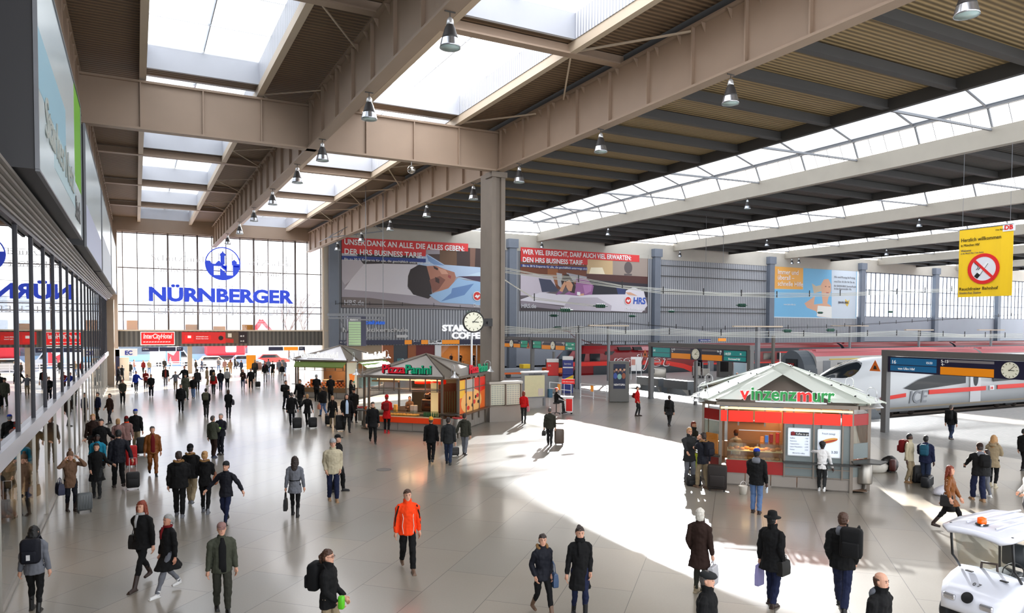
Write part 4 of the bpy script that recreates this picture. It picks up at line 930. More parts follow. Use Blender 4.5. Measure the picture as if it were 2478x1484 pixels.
def patch(nm, m, s0, s1, t0, t1, ns=10, n_t=8, off=.02, f=None):
    rg = []
    for i in range(ns+1):
        s = s0+(s1-s0)*i/ns; a_, b_ = (t0, t1) if f is None else f(i/ns); c0 = Vector((XC+s+.3, YC+1.48, .9)); row = []
        for j in range(n_t+1):
            p = ice(s, a_+(b_-a_)*j/n_t); row.append(tuple(p+(p-c0).normalized()*off))
        rg.append(row)
    b = MB(); b.loft(rg, cap=False, closed=False); return b.build(nm, m, o, True)
patch('windscreen', wing, 2.1, 5.9, 0, 0, f=lambda q_: (.5-.24*math.sin(PI*min(1, q_*1.0+.02))**.6, .5+.24*math.sin(PI*min(1, q_+.02))**.6))
sy = YC-.02
def iside(nm, m, pts, dy=0.): MB().prism([(x, z) for x, z in pts], .02, frame((0, sy-dy, 0), (1, 0, 0), UPZ)).build(nm, m, o)
iside('lounge_window', wing, [(49.4, 1.05), (50.6, .85), (56.9, 1.2), (56.9, 2.15), (53.5, 2.05), (51.2, 1.65)])
iside('red_stripe', brightred, [(46.8, .25), (49.6, .42), (49.6, .70), (46.8, .5)], .01); iside('red_stripe', brightred, [(52.3, .50), (59.6, .55), (59.6, .88), (52.3, .83)], .01); iside('red_stripe', brightred, [(61.2, .58), (65.8, .6), (65.8, .93), (61.2, .91)], .01)
text('lettering', 'ICE', 1.25, mat('mid grey print', (.55, .56, .58)), o, frame((49.9, sy-.03, -.05), (1, 0, 0), UPZ), bold=.02, shear=.2, fitw=2.2)
iside('door', mat('door grey white', (.82, .82, .83), .25), [(57.5, -.3), (58.9, -.3), (58.9, 2.35), (57.5, 2.35)], .005); iside('door_window', wing, ell2(58.2, 1.55, .33, .62), .02)
iside('logo_plate', whitet, [(60.1, .55), (60.7, .55), (60.7, .9), (60.1, .9)], .02); text('logo_letters', 'DB', .3, brightred, o, frame((60.15, sy-.05, .6), (1, 0, 0), UPZ))
iside('window_band', wing, [(60.6, 1.2), (65.7, 1.3), (65.7, 2.2), (60.6, 2.2)]); iside('skirt_line', mat('dirty sill', (.55, .50, .42), .5), [(45, -.42), (65.7, -.42), (65.7, -.30), (45, -.30)])
MB().lathe([(.05, 0), (.16, .02), (.16, .08), (.02, .1)], (44.3, YC+.25, .62), 14, 'x').build('headlight', mat('headlight glass', (.9, .9, .85), .1), o, True)
bogie(o, 49.5, YC); bogie(o, 63, YC)
for k in range(3):
    x0 = 66.0+k*25; o = empty('railway_coach', (0, 0, 0), label='white express coach with dark window band, %s behind the pointed power car' % order[k], cat='coach', group='coaches')
    body(x0, x0+24.7, YC, coachprof(bm=(0, 0, 0, 0, 0)), [icew], 'body', o); MB().box(x0+1.5, YC-.02, 1.25, x0+23, YC+.02, 2.15).build('window_band', wing, o); MB().box(x0, YC-.025, .6, x0+24.7, YC, .92).build('red_stripe', brightred, o); bogie(o, x0+3, YC); bogie(o, x0+21.5, YC)
# rails
rl = MB()
for y in (YC+.73, YC+2.17, YI+.73, YI+2.17, YR+.73, YR+2.17, 29.3, 30.73, 81.3, 82.7, 84.6, 86.0):
    rl.box(39.2, y-.035, -1.05, 190, y+.035, -.92)
struct('trim_rails', rl, mat('rail steel', (.45, .40, .36), .4, metal=.6))
# ================================================ CATENARY
wirem = mat('sunlit wire tone', (.85, .85, .82), .3, metal=.5); insg = mat('green insulator', (.10, .30, .24), .25)  # the pale wire colour stands in for sunlight on the wires
def span(Y, pts, label, mw_=wirem, strands=3, n_ins=()):
    o = empty('overhead_wires', tuple(onY(pts[0][0], pts[0][1], Y)), label=label, cat='wires', group='overhead wire spans')
    O = o.location.copy(); P = [onY(u, v, Y)-O for u, v in pts]; g = MB()
    for k in range(strands):
        off = Vector((0, .12*(k % 2), .11*(k-strands/2)))
        for A_, B_ in zip(P, P[1:]): g.tube([A_+off, (A_+B_)/2+off-Vector((0, 0, .05*k)), B_+off], .022, 5)
    g.build('wire', mw_, o)
    for A_, B_ in zip(P, P[1:]):
        n = max(1, int((B_-A_).length/3.2))
        for i in range(n): q_ = A_.lerp(B_, i/n); MB().bar(q_+Vector((0, 0, -.22)), q_+Vector((0, 0, .25)), .05).build('clamp', darkb, o)
    for (u, v) in n_ins:
        c_ = onY(u, v, Y)-O; i_ = MB()
        i_.tube([c_-Vector((.55, 0, 0)), c_+Vector((.55, 0, 0))], .03, 6)
        for k in range(5): i_.lathe([(.03, -.05), (.13, -.02), (.13, .02), (.03, .05)], (c_.x-.28+k*.14, c_.y, c_.z), 12, 'x')
        i_.build('insulator', insg, o, True)
    return o
span(38., [(1203, 648), (1400, 675), (1605, 703), (1880, 713), (2170, 706), (2478, 690)], 'upper bundle of bright overhead wires from the great column to the right', strands=4, n_ins=[(1453, 741), (1368, 751), (1795, 739)])
span(38.4, [(1197, 658), (1293, 720), (1440, 738)], 'slanting pair of wires left of the bed poster', strands=2)
span(38.8, [(1206, 795), (1400, 797), (1620, 802), (1860, 808), (2170, 806), (2478, 812)], 'lower bundle of bright overhead wires above the gate signs', strands=5, n_ins=[(1905, 801), (2010, 799)])
span(60., [(1228, 812), (1500, 780), (1700, 795), (2000, 790), (2478, 760)], 'thin far wires over the middle platform', darkb, 2, [(1340, 764), (1530, 765), (1625, 754), (1985, 757), (2155, 755), (1350, 793)])
span(87.2, [(812, 733), (1050, 738), (1175, 748)], 'thin wires crossing the poster of the sleeping man', darkb, 2)
# ================================================ PLATFORM FURNITURE
def mast(u, v, vt, label, wbar=None, m=greyst, r=.11, du=0, dbl=False):
    p = fl(u, v); t = onY(u, vt, p.y); o = empty('platform_mast', tuple(p), label=label, cat='mast', group='platform masts')
    g = MB(); g.box(-r, -r, 0, r, r, t.z)
    if dbl: g.box(-r-.28, -r, 0, -.28+r*.4, r, t.z)
    g.build('post', m, o)
    if wbar: MB().box(-wbar, -.15, t.z, wbar, .15, t.z+.14).build('top_bar', beige2, o)
mast(1472, 922, 790, 'grey T-shaped platform mast behind the film poster pillar', 2.4)
mast(1402, 942, 805, 'double steel post left of the railing', m=greyst, dbl=True)
mast(1832, 915, 792, 'broad T-shaped platform mast behind the butcher stand roof', 3.6, r=.2)
mast(1870, 900, 812, 'brown double post right of the warning triangle', m=mat('brown post', (.42, .40, .37), .6), r=.15)
mast(2055, 893, 790, 'pale mast in front of the grey coaches, left one', 3.6); mast(2222, 893, 800, 'pale mast behind the nearest gate sign, middle one', 3.); mast(2396, 893, 800, 'pale mast behind the nearest gate sign, right one', 3.)
def railing(pts, label):
    P = [fl(*p) for p in pts]; o = empty('railing', tuple(P[0]), label=label, cat='railing'); g = MB(); O = P[0]
    for A_, B_ in zip(P, P[1:]):
        for z in (.15, .6, 1.08): g.bar(A_-O+Vector((0, 0, z)), B_-O+Vector((0, 0, z)), .05)
        n = max(1, int((B_-A_).length/1.3))
        for i in range(n+1): q_ = A_.lerp(B_, i/n)-O; g.bar(q_, q_+Vector((0, 0, 1.08)), .05)
    g.build('rails_and_posts', alu, o); MB().box(.9, -.03, .55, 1.3, .02, 1.05).build('orange_plate', orange, o, M=None) if False else None
    c_ = (P[0].lerp(P[1], .45)-O); MB().bar(c_+Vector((-.02, 0, .55)), c_+Vector((-.02, 0, 1.0)), .35, .03).build('orange_plate', orange, o)
railing([(1405, 962), (1468, 970)], 'steel railing with orange plate left of the film poster pillar')
railing([(1330, 958), (1382, 965)], 'steel railing with orange plate in front of the red booth')
def buffer(u, v, label, sc=1.):
    p = fl(u, v, -.9); p.x = max(p.x, 39.2); o = empty('buffer_stop', (p.x, p.y, -1.05), label=label, cat='buffer stop', group='buffer stops')
    g = MB(); w_ = 1.35
    for s in (-1, 1):
        g.add([(0+.9, s*w_-.12, 0), (3.4, s*w_-.12, 0), (1.2, s*w_-.12, 1.9), (.5, s*w_-.12, 1.9), (.9, s*w_+.12, 0), (3.4, s*w_+.12, 0), (1.2, s*w_+.12, 1.9), (.5, s*w_+.12, 1.9)], [(0, 1, 2, 3), (7, 6, 5, 4), (0, 4, 5, 1), (1, 5, 6, 2), (2, 6, 7, 3), (3, 7, 4, 0)])
    g.box(.3, -1.5, 1.35, 1.1, 1.5, 2.05); g.build('frame', mat('buffer grey', (.34, .36, .38), .5, noise=.1), o)
    for s in (-.88, .88): MB().lathe([(.12, 0), (.12, .55), (.26, .56), (.26, .64)], (.95, s, 1.65), 14, 'x').build('buffer_head', mat('buffer grey light', (.5, .52, .54), .5), o, True)
buffer(1560, 985, 'grey steel buffer stop right of the film poster pillar'); buffer(1440, 985, 'grey steel buffer stop behind the railing')
bpy.data.objects['buffer_stop'].location = (39.4, 46.6, -1.05); bpy.data.objects['buffer_stop.001'].location = (39.4, 50.3, -1.05)
buffer(1290, 950, 'grey steel buffer stop behind the map stand'); bpy.data.objects['buffer_stop.002'].location = (38.6, 70.3, -1.05); bpy.data.objects['buffer_stop.002'].scale = (.8, .9, .9)
buffer(2120, 1000, 'grey steel buffer stop in front of the pointed train nose'); bpy.data.objects['buffer_stop.003'].location = (38.6, 30.2, -1.05)
# film poster pillar
p = fl(1497, 973); o = empty('poster_pillar', tuple(p), R(-28), label='grey poster pillar with a film poster of many faces', cat='pillar')
MB().rbox(-.72, -.28, 0, .72, .28, 2.95, .06).build('case', mat('pillar grey', (.42, .42, .41), .5), o)
f = MB(); ms = [paint(.12, .16, .28), paint(.86, .68, .58), paint(.55, .42, .36), paint(.15, .12, .12), paint(.25, .35, .65), paint(.55, .75, .72), paint(.62, .36, .26)]
f.box(-.43, -.30, .98, .43, -.285, 2.75)
rn = random.Random(3)
for i in range(6):
    cx_ = -.36+.14*i; cz = 2.25+.1*(i % 2)
    f.mi = 1 if i % 2 else 2; f.sph((cx_, -.305, cz), (.075, .012, .11), 10, 6); f.mi = 3; f.sph((cx_, -.303, cz+.09), (.08, .012, .06), 10, 5)
f.mi = 4; f.sph((-.3, -.305, 1.9), (.14, .01, .22)); f.mi = 5; f.sph((0, -.307, 1.85), (.16, .01, .2)); f.mi = 6; f.sph((.3, -.305, 1.9), (.13, .01, .22))
f.build('poster', ms, o); text('lettering', 'NEWTOPIA', .2, whitet, o, frame((-.40, -.31, 1.2), (1, 0, 0), UPZ), bold=.004, fitw=.8)
# red and blue booths
def booth(u, v, w_, h_, rz, top, bot, label, txt, d=.6):
    p = fl(u, v); o = empty('booth', tuple(p), rz, label=label, cat='booth')
    MB().rbox(-w_/2, 0, 0, w_/2, d, h_*.5, .04).build('base_cabinet', bot, o); MB().rbox(-w_/2, 0, h_*.5, w_/2, d, h_*.9, .04).build('upper_cabinet', top, o); MB().rbox(-w_/2, -.02, h_*.9, w_/2, d, h_, .03).build('header', whitet if top is not navy else navy, o)
    text('lettering', txt, .2, whitet, o, frame((-w_/2+.1, -.02, h_*.78), (1, 0, 0), UPZ)); return o
booth(1337, 950, 1.0, 2.75, R(-28), redp, mat('booth grey', (.62, .64, .65)), 'red and grey booth left of the blue booth', 'DB')
o = booth(1374, 952, .85, 3.0, R(-28), mat('booth blue', (.14, .20, .52), .4), mat('booth blue', (.14, .20, .52), .4), 'tall blue booth with a yellow wedge beside the red booth', 'Service')
MB().prism([(-.42, 1.1), (.42, 1.5), (.42, 1.15), (-.1, .95), (-.42, .95)], .01, frame((0, -.015, 0), (1, 0, 0), UPZ)).build('yellow_wedge', paint(.95, .78, .15), o)
MB().box(-.42, -.02, 2.05, .42, 0, 2.15).build('white_band', whitet, o)
# small things on the middle platform
def pbin(u, v, w_, h_, label):
    p = fl(u, v); o = empty('platform_bin', tuple(p), R(-25), label=label, cat='bin'); MB().rbox(-w_/2, -.35, .05, w_/2, .35, h_, .2).build('body', brushed, o, True); MB().box(-w_/2+.1, -.25, 0, w_/2-.1, .25, .06).build('foot', dark, o); MB().box(-w_/2+.05, -.36, h_*.55, -w_/2+.2, -.34, h_*.9).build('opening', black, o)
pbin(1594, 919, 1.45, 1.25, 'wide stainless waste station on the middle platform')
p = fl(1539, 919); o = empty('notice_stand', tuple(p), R(-25), label='white notice stand on two legs on the middle platform', cat='sign')
MB().box(-.55, -.03, .9, .55, .03, 2.35).build('panel', whitet, o); MB().box(-.5, -.04, 1.5, -.1, -.03, 2.1).build('picture', paint(.8, .55, .5), o)
for x in (-.55, 0, .52): MB().box(x, -.03, 0, x+.05, .03, 1.6).build('leg', alu, o)
p = fl(1696, 915); o = empty('luggage_trolleys', tuple(p), R(-25), label='steel luggage trolleys nested by the mid gate post', cat='trolley')
for k, x in enumerate((-.9, .1)):
    MB().rbox(x, -.3, .25, x+.8, .3, 1.0+.25*(1-k), .05).build('basket', brushed, o); MB().tube([(x, -.3, .3), (x, -.3, 1.7), (x+.7, -.3, 1.7), (x+.7, -.3, .3)], .025, 6).build('handle', alu, o)
    for xx in (x+.05, x+.75): MB().lathe([(.02, -.03), (.12, -.03), (.12, .03), (.02, .03)], (xx, -.2, .12), 12, 'y').build('wheel', black, o)
p = fl(1783, 913); o = empty('vending_machine', tuple(p), R(-25), label='snack vending machine with an advertising panel on the platform', cat='vending machine')
MB().rbox(-2.0, 0, 0, -.5, .8, 2.3, .04).build('cabinet', mat('vending grey', (.34, .33, .32)), o); MB().box(-1.85, -.02, .6, -.95, 0, 2.1).build('shelf_window', mat('vending glass', (.12, .11, .11), .15), o)
MB().rbox(-.4, 0, 0, 1.1, .3, 2.3, .04).build('poster_case', alu, o); MB().box(-.3, -.01, .2, 1.0, 0, 2.2).build('poster', paint(.72, .80, .84), o)
p = fl(1907, 905); o = empty('glass_shelter', tuple(p), R(-25), label='red framed glass lift shelter in front of the coach end', cat='shelter')
g = MB()
for x in (-1., .0, 1.): g.box(x-.05, -.05, 0, x+.05, .05, 2.6)
g.box(-1.05, -.05, 2.5, 1.05, .05, 2.62); g.build('frame', alu, o); MB().box(-1.05, -.07, 2.5, 1.05, -.05, 2.62).build('red_header', redp, o); MB().box(-.95, 0, .1, .95, .01, 2.5).build('glass', glass, o)
# slender signs above the middle platform
for u0, v0, u1, v1, m, t, lb_ in ((1692, 821, 1720, 827, mat('station blue', (.12, .2, .5), .4), 'München Hbf', 'small blue station name board above the middle platform'), (1739, 819, 1757, 826, orange, '', 'small orange board above the middle platform')):
    s_, w_, h_ = boardsign('name_board', u0, v0, u1, v1, m, lb_, Y=62., d=.1)
    if t: text('lettering', t, h_*.6, whitet, s_, T3(.1, h_*.25), fitw=w_-.2)
    MB().tube([(w_/2, h_, -.05), (w_/2, h_+14.2, -.05)], .02, 6).build('hanger', greyst, s_)
# luggage tug with trailer
p = fl(1300, 912); o = empty('luggage_tug', (p.x+1.2, p.y, 0), R(0), label='orange luggage tug with a flat trailer and yellow crates', cat='vehicle')
MB().rbox(-.2, -.8, .35, 2.6, .8, .95, .1).build('chassis', mat('tug orange', (.90, .40, .08), .4), o); g = MB(); g.rbox(.2, -.7, .95, 1.7, .7, 1.9, .12); g.build('cab', mat('tug cab glass', (.15, .17, .18), .15), o)
for x in (.3, 2.1): MB().lathe([(.05, -.1), (.32, -.1), (.32, .1), (.05, .1)], (x, -.75, .32), 14, 'y').build('wheel', black, o)
t_ = empty('luggage_trailer', (p.x-4.6, p.y, 0), label='flat steel luggage trailer with orange edge behind the tug', cat='trailer')
MB().box(0, -.8, .55, 4.6, .8, .95).build('bed', mat('trailer grey', (.55, .57, .6)), t_); MB().box(0, -.82, .4, 4.6, -.8, .6).build('orange_edge', mat('tug orange', (.9, .4, .08)), t_); MB().rbox(2.6, -.5, .95, 3.6, .4, 1.4, .05).build('crate', paint(.9, .75, .1), t_)
for x in (.7, 3.9): MB().lathe([(.05, -.1), (.28, -.1), (.28, .1), (.05, .1)], (x, -.7, .28), 14, 'y').build('wheel', black, t_)
# ================================================ KIOSKS (three stands of the same make, set at 45 degrees)
kst = mat('kiosk steel post', (.50, .46, .42), .4, metal=.5, noise=.06); kpan = mat('kiosk base panel', (.58, .55, .52), .5, noise=.08, nscale=1.2); kroof = mat('kiosk roof sheet', (.52, .50, .48), .4, metal=.4)
warmw = mat('warm inner wall', (.62, .48, .36), .6, noise=.15, nscale=2); shelfm = mat('dark counter shelf', (.16, .16, .15), .35)
tube_m = mat('warm lamp tube', (1., .84, .6), .4, emit=3.5); kred = mat('kiosk red', (.90, .16, .05), .35, emit=.18); kdred = mat('kiosk dark red', (.60, .04, .03), .4)
OCT = [(0, 0), (4.1, 0), (4.7, .6), (4.7, 4.7), (4.1, 5.3), (0, 5.3), (-.6, 4.7), (-.6, .6)]
def warm_light(parent, loc, e, size=1.6, col=(1, .62, .32)):
    l = bpy.data.lights.new('lamp_light', 'AREA'); l.energy = e*1.7; l.size = size; l.color = col; o = bpy.data.objects.new('lamp_light', l); C.objects.link(o); o.parent = parent; o.location = loc; return o
def gooseneck(parent, x, y, z=2.8, a=0.):
    g = MB(); c_, s_ = math.cos(a), math.sin(a)
    pts = [(x, y, z), (x, y, z+.45)]+[(x+c_*(.16-.16*math.cos(t)), y+s_*(.16-.16*math.cos(t)), z+.45+.16*math.sin(t)) for t in (.6, 1.2, 1.8, 2.4, 3.0)]; ex, ey = x+c_*.32, y+s_*.32; pts.append((ex, ey, z+.3))
    g.tube(pts, .014, 6); g.lathe([(.045, .30), (.05, .18), (.09, .12), (.20, .02), (.22, 0), (.2, 0), (.07, .1)], (ex, ey, z-.02), 16); return g.build('gooseneck_lamp', alu, parent, True)
def kiosk(u, v, name, label, sty, P=None):
    p = fl(u, v) if P is None else P; o = empty(name, (p.x, p.y, 0), R(-45), label=label, cat='kiosk')
    g = MB(); g.prism([(x, y) for x, y in OCT], .05); g.build('floor_plate', kpan, o)
    for i, (x, y) in enumerate(OCT): MB().box(x-.05, y-.05, 0, x+.05, y+.05, 2.8).build('post', kst, o)
    # plinth panels under the counters
    g = MB(); cc = [(1, 2), (2, 3), (3, 4), (4, 5), (5, 6), (6, 7), (7, 0), (0, 1)]
    for a_, b_ in cc:
        A_, B_ = Vector(OCT[a_]+(0,)), Vector(OCT[b_]+(0,)); n = max(1, round((B_-A_).length/.82)); dd = (B_-A_).normalized(); nn = Vector((dd.y, -dd.x, 0))
        if a_ == 4 and sty == 'pizza': pass
        for i in range(n):
            q0 = A_.lerp(B_, i/n)+dd*.012; q1 = A_.lerp(B_, (i+1)/n)-dd*.012; t_ = -nn*.05; hh = .44 if a_ == 0 else .72
            g.add([q0, q1, q1+t_, q0+t_, q0+Vector((0, 0, hh)), q1+Vector((0, 0, hh)), q1+t_+Vector((0, 0, hh)), q0+t_+Vector((0, 0, hh))], [(0, 3, 2, 1), (4, 5, 6, 7), (0, 1, 5, 4), (1, 2, 6, 5), (2, 3, 7, 6), (3, 0, 4, 7)])
    g.build('base_panels', kpan, o)
    # gutter ring and pyramid roof
    g = MB(); E = [(-.15, -.12), (4.25, -.12), (4.82, .45), (4.82, 4.85), (4.25, 5.42), (-.15, 5.42), (-.72, 4.85), (-.72, .45)]
    for i in range(8): a_, b_ = E[i], E[(i+1) % 8]; g.bar(a_+(2.80,), b_+(2.80,), .14, .12)
    g.build('gutter', kst, o)
    ap = (2.05, 2.65, 3.84); face_m = {'pizza': kroof, 'salad': mat('pale gable', (.86, .86, .88), .3), 'meat': mat('taupe gable', (.42, .38, .35), .5)}[sty]
    for i, (a_, b_) in enumerate(((0, 1), (2, 3), (4, 5), (6, 7))):
        A_, B_ = E[a_]+(2.86,), E[b_]+(2.86,); MB().add([A_, B_, ap, (A_[0], A_[1], A_[2]-.03), (B_[0], B_[1], B_[2]-.03), (ap[0], ap[1], ap[2]-.05)], [(0, 1, 2), (3, 5, 4), (0, 3, 4, 1), (1, 4, 5, 2), (2, 5, 3, 0)]).build('roof_face', face_m if i == 0 else kroof, o)
        c0, c1 = E[b_], E[(b_+1) % 8]; Q0, Q1 = c0+(2.86,), c1+(2.86,); MB().add([Q0, Q1, (ap[0], ap[1], ap[2]+.03), (Q0[0], Q0[1], 2.83), (Q1[0], Q1[1], 2.83), (ap[0], ap[1], ap[2]-.03)], [(0, 1, 2), (3, 5, 4), (0, 3, 4, 1), (1, 4, 5, 2), (2, 5, 3, 0)]).build('roof_hip', mat('roof hip sheet', (.46, .43, .39), .45, metal=.3) if sty != 'meat' else mat('pale hip', (.75, .78, .74), .3), o)
        for s_ in (c0, c1): MB().bar((s_[0], s_[1], 2.92), (ap[0], ap[1], ap[2]+.05), .07).build('roof_rib', kst, o)
    for x, y, a_ in ((-.45, .15, R(200)), (4.55, .15, R(-40)), (4.55, 5.1, R(20)), (-.45, 5.1, R(160))): gooseneck(o, x, y, 2.85, a_)
    # counter, glass case and interior
    MB().box(-.5, .05, .05, 4.6, 5.2, .08).build('inner_floor', mat('kiosk floor', (.4, .3, .22), .5), o)
    MB().box(.1, .1, 2.68, 4.0, 5.2, 2.74).build('inner_ceiling', mat('kiosk ceiling', (.78, .66, .52), .6), o)
    g = MB(); g.box(.1, .55, .78, 4.0, 1.2, .86) if sty == 'pizza' else None
    for z in (1.05, 2.05, 2.2): g.box(0, .0, z, 4.1, .04, z+.03) if (sty != 'meat' and z > 2) else None
    for x in (.55, 1.4, 2.3, 3.15, 3.8): g.box(x, 0, 2.05, x+.05, .05, 2.75)
    g.build('front_frame', kst, o)
    MB().box(.15, .08, .72, 4.0, .9, .76).build('counter_top', brushed, o)
    warm_light(o, (2.05, 1.4, 2.6), 120 if sty != 'salad' else 110); warm_light(o, (2.05, 3.6, 2.6), 50)
    t = MB(); t.tube([(.3, .35, 2.62), (3.9, .35, 2.62)], .03, 8); t.build('lamp_tube', tube_m, o, True)
    return o
def shelf_ring(o, x, y, label_m=shelfm, r=.5, z=1.02):
    MB().lathe([(.02, -.02), (r, -.02), (r, .02), (.02, .02)], (x, y, z), 24).build('corner_table', label_m, o)
def bin_(P, label, red=True):
    o = empty('waste_bin', tuple(P), label=label, cat='bin', group='steel bins at the stands')
    MB().lathe([(.05, 0), (.14, 0), (.14, .02), (.05, .03), (.045, .3)], n=14).build('foot', brushed, o, True)
    MB().lathe([(.05, .28), (.24, .28), (.25, .32), (.25, .98), (.23, 1.0)], n=20).build('drum', brushed, o, True)
    MB().lathe([(.15, .98), (.27, .98), (.28, 1.0), (.27, 1.03), (.16, 1.04)], n=20, cap=False).build('rim', mat('dark red rim', (.65, .06, .08), .4), o, True); return o
def place_foods(o, proto, spots, label, cat, group):
    """small foods as things of their own, standing in the case of the stand o"""
    M0 = Matrix.Translation(o.location) @ Matrix.Rotation(o.rotation_euler.z, 4, 'Z')
    for i, (x, y, z) in enumerate(spots):
        c = proto if i == 0 else proto.copy()
        if i: C.objects.link(c)
        c.matrix_world = M0 @ Matrix.Translation((x, y, z)) @ Matrix.Rotation(rnd.uniform(-.4, .4), 4, 'Z'); tag(c, label, cat, group)
# ---- sausage and roast stand (nearest)
vz = kiosk(1742, 1172, 'food_kiosk', 'red butcher snack stand with glass canopy, nearest of the three stands', 'meat')
g = MB()
for x0, x1 in ((0, .2), (.25, 1.05), (1.1, 1.95), (2.0, 2.9), (2.95, 3.75), (3.8, 4.1)): g.box(x0, -.06, 2.19, x1, -.02, 2.56)
g.build('lit_red_band', mat('lit red band', (1., .14, .02), .35, emit=.9), vz)
MB().prism([(4.12, 0), (4.72, .6), (4.72, .66), (4.08, .03)], .37, Matrix.Translation((0, 0, 2.19))).build('red_corner_band', kdred, vz); MB().prism([(-.02, 0), (-.62, .6), (-.62, .66), (.02, .03)], .37, Matrix.Translation((0, 0, 2.19))).build('red_corner_band', kdred, vz)
MB().box(0, -.12, 2.62, 4.1, -.04, 2.68).build('lamp_strip', tube_m, vz); MB().box(-.05, -.16, 2.70, 2.0, -.05, 2.86).build('rolled_shutter', greyst, vz)
MB().box(.2, -.03, .44, 2.02, .02, .87).build('red_counter_front', kdred, vz)
MB().box(2.05, .0, .72, 4.05, .04, 2.19).build('frosted_wall', mat('frosted glass wall', (.46, .50, .50), .25), vz); MB().box(2.05, .0, .40, 4.05, .04, .72).build('frosted_lower_wall', mat('frosted glass wall', (.46, .50, .50), .25), vz)
g = MB()
for x in (2.03, 2.93, 3.80): g.box(x, -.05, .4, x+.05, 0, 2.6)
for z in (.42, .7): g.box(2.03, -.03, z, 4.1, 0, z+.03)
g.build('wall_profiles', kst, vz)
MB().box(2.0, -.32, .90, 4.35, 0, .94).build('eating_shelf', shelfm, vz)
sc = MB().box(2.18, -.05, 1.16, 2.82, -.02, 2.03).build('menu_screen', mat('lit menu', (.86, .90, .96), .3, emit=.75), vz)
MB().box(2.24, -.06, 1.80, 2.80, -.05, 1.92).build('menu_header', blackt, vz)
text('lettering', 'Kaffee to go', .1, whitet, vz, frame((2.40, -.065, 1.83), (1, 0, 0), UPZ), ext=.002, fitw=.38); MB().disc(.07, .01, frame((2.31, -.065, 1.87), (1, 0, 0), UPZ)).build('cup_picture', paint(.5, .08, .1), vz)
for i, (a_, b_) in enumerate((('Kaffee', '1.80'), ('Espresso', '1.70'), ('Cappuccino', '2.20'), ('Latte Macchiato', '2.30'), ('Kakao', '2.20'))):
    text('lettering', a_, .06, greyt, vz, frame((2.22, -.06, 1.70-i*.095), (1, 0, 0), UPZ), ext=.001); text('price', b_, .06, greyt, vz, frame((2.68, -.06, 1.70-i*.095), (1, 0, 0), UPZ), ext=.001)
text('lettering', 'PRIVATE coffee', .06, blackt, vz, frame((2.3, -.06, 1.2), (1, 0, 0), UPZ), ext=.001)
MB().box(3.09, -.05, 1.15, 3.73, -.02, 2.03).build('poster_screen', mat('lit menu', (.86, .90, .96), .3), vz)
text('lettering', 'Frisch belegt', .09, greyt, vz, frame((3.2, -.06, 1.88), (1, 0, 0), UPZ), ext=.001, fitw=.4); text('price', '3.00', .12, blackt, vz, frame((3.48, -.06, 1.27), (1, 0, 0), UPZ), ext=.001)
MB().prism(ell2(0, 0, .27, .075), .01, frame((3.42, -.055, 1.68), (1, 0, .28), (-.28, 0, 1))).build('sandwich_picture', paint(.88, .66, .32), vz)
MB().prism(ell2(0, -.02, .25, .03), .01, frame((3.42, -.07, 1.68), (1, 0, .28), (-.28, 0, 1))).build('filling_picture', paint(.72, .25, .15), vz)
for M_ in ((2.15, 1.13, 2.85, 2.06), (3.06, 1.12, 3.76, 2.06)):
    x0, z0_, x1, z1 = M_; MB().box(x0, -.06, z0_, x1, -.04, z0_+.03).box(x0, -.06, z1-.03, x1, -.04, z1).box(x0, -.06, z0_, x0+.03, -.04, z1).box(x1-.03, -.06, z0_, x1, -.04, z1).build('screen_frame', alu, vz)
sgn = empty('sign_letters', (0, 0, 0)); sgn.parent = vz
vred = mat('sign red', (.95, .08, .05), .35, emit=.5); vgrn = mat('sign green', (.0, .55, .22), .35, emit=.3)
Mv = frame((.63, -.25, 2.98), (1, 0, 0), UPZ)
for s_, x, m in (('v', 0, vred), ('inzenz', .32, vgrn), ('m', 1.75, vred), ('urr', 2.22, vgrn)):
    text('sign_letters', s_, .62, m, vz, Mv @ T3(x, 0, .06), ext=.04, bold=.014, fitw={'v': .3, 'inzenz': 1.42, 'm': .44, 'urr': .66}[s_]); text('letter_outline', s_, .63, whem, vz, Mv @ T3(x-.01, -.01, 0), ext=.02, bold=.022, fitw={'v': .33, 'inzenz': 1.46, 'm': .48, 'urr': .70}[s_])
bpy.data.objects.remove(sgn)
MB().box(1.1, -.3, 2.9, 3.3, -.24, 2.94).build('sign_rail', alu, vz)
# glass canopy over the roof
cg = mat('milky canopy glass', (.93, .96, .93), .15, alpha=.75); g = MB(); E2 = [(-.45, -.5), (4.55, -.5), (5.1, .1), (5.1, 5.2), (4.55, 5.8), (-.45, 5.8), (-1.0, 5.2), (-1.0, .1)]
ap = Vector((2.05, 2.65, 4.12))
for i in range(8):
    a_, b_ = Vector(E2[i]+(2.98,)), Vector(E2[(i+1) % 8]+(2.98,)); k_ = .62
    if i % 2 == 1: g.add([a_, b_, b_.lerp(ap, .97), a_.lerp(ap, .97)], [(0, 1, 2, 3)])
    else:
        g.add([a_, a_.lerp(b_, .1), ap.lerp(a_.lerp(b_, .1), .0), ap], [(0, 1, 2)]); g.add([b_.lerp(a_, .1), b_, ap], [(0, 1, 2)])
for i in (1, 3, 5, 7):   # wide glass bands along the hips
    a_, b_ = Vector(E2[i]+(2.98,)), Vector(E2[(i+1) % 8]+(2.98,)); pa, pb = Vector(E2[i-1]+(2.98,)), Vector(E2[(i+2) % 8]+(2.98,))
    g.add([a_, a_.lerp(pa, .22), ap.lerp(pa, .16), ap], [(0, 1, 2, 3)]); g.add([b_, b_.lerp(pb, .22), ap.lerp(pb, .16), ap], [(0, 1, 2, 3)])
g.build('glass_canopy', cg, vz)
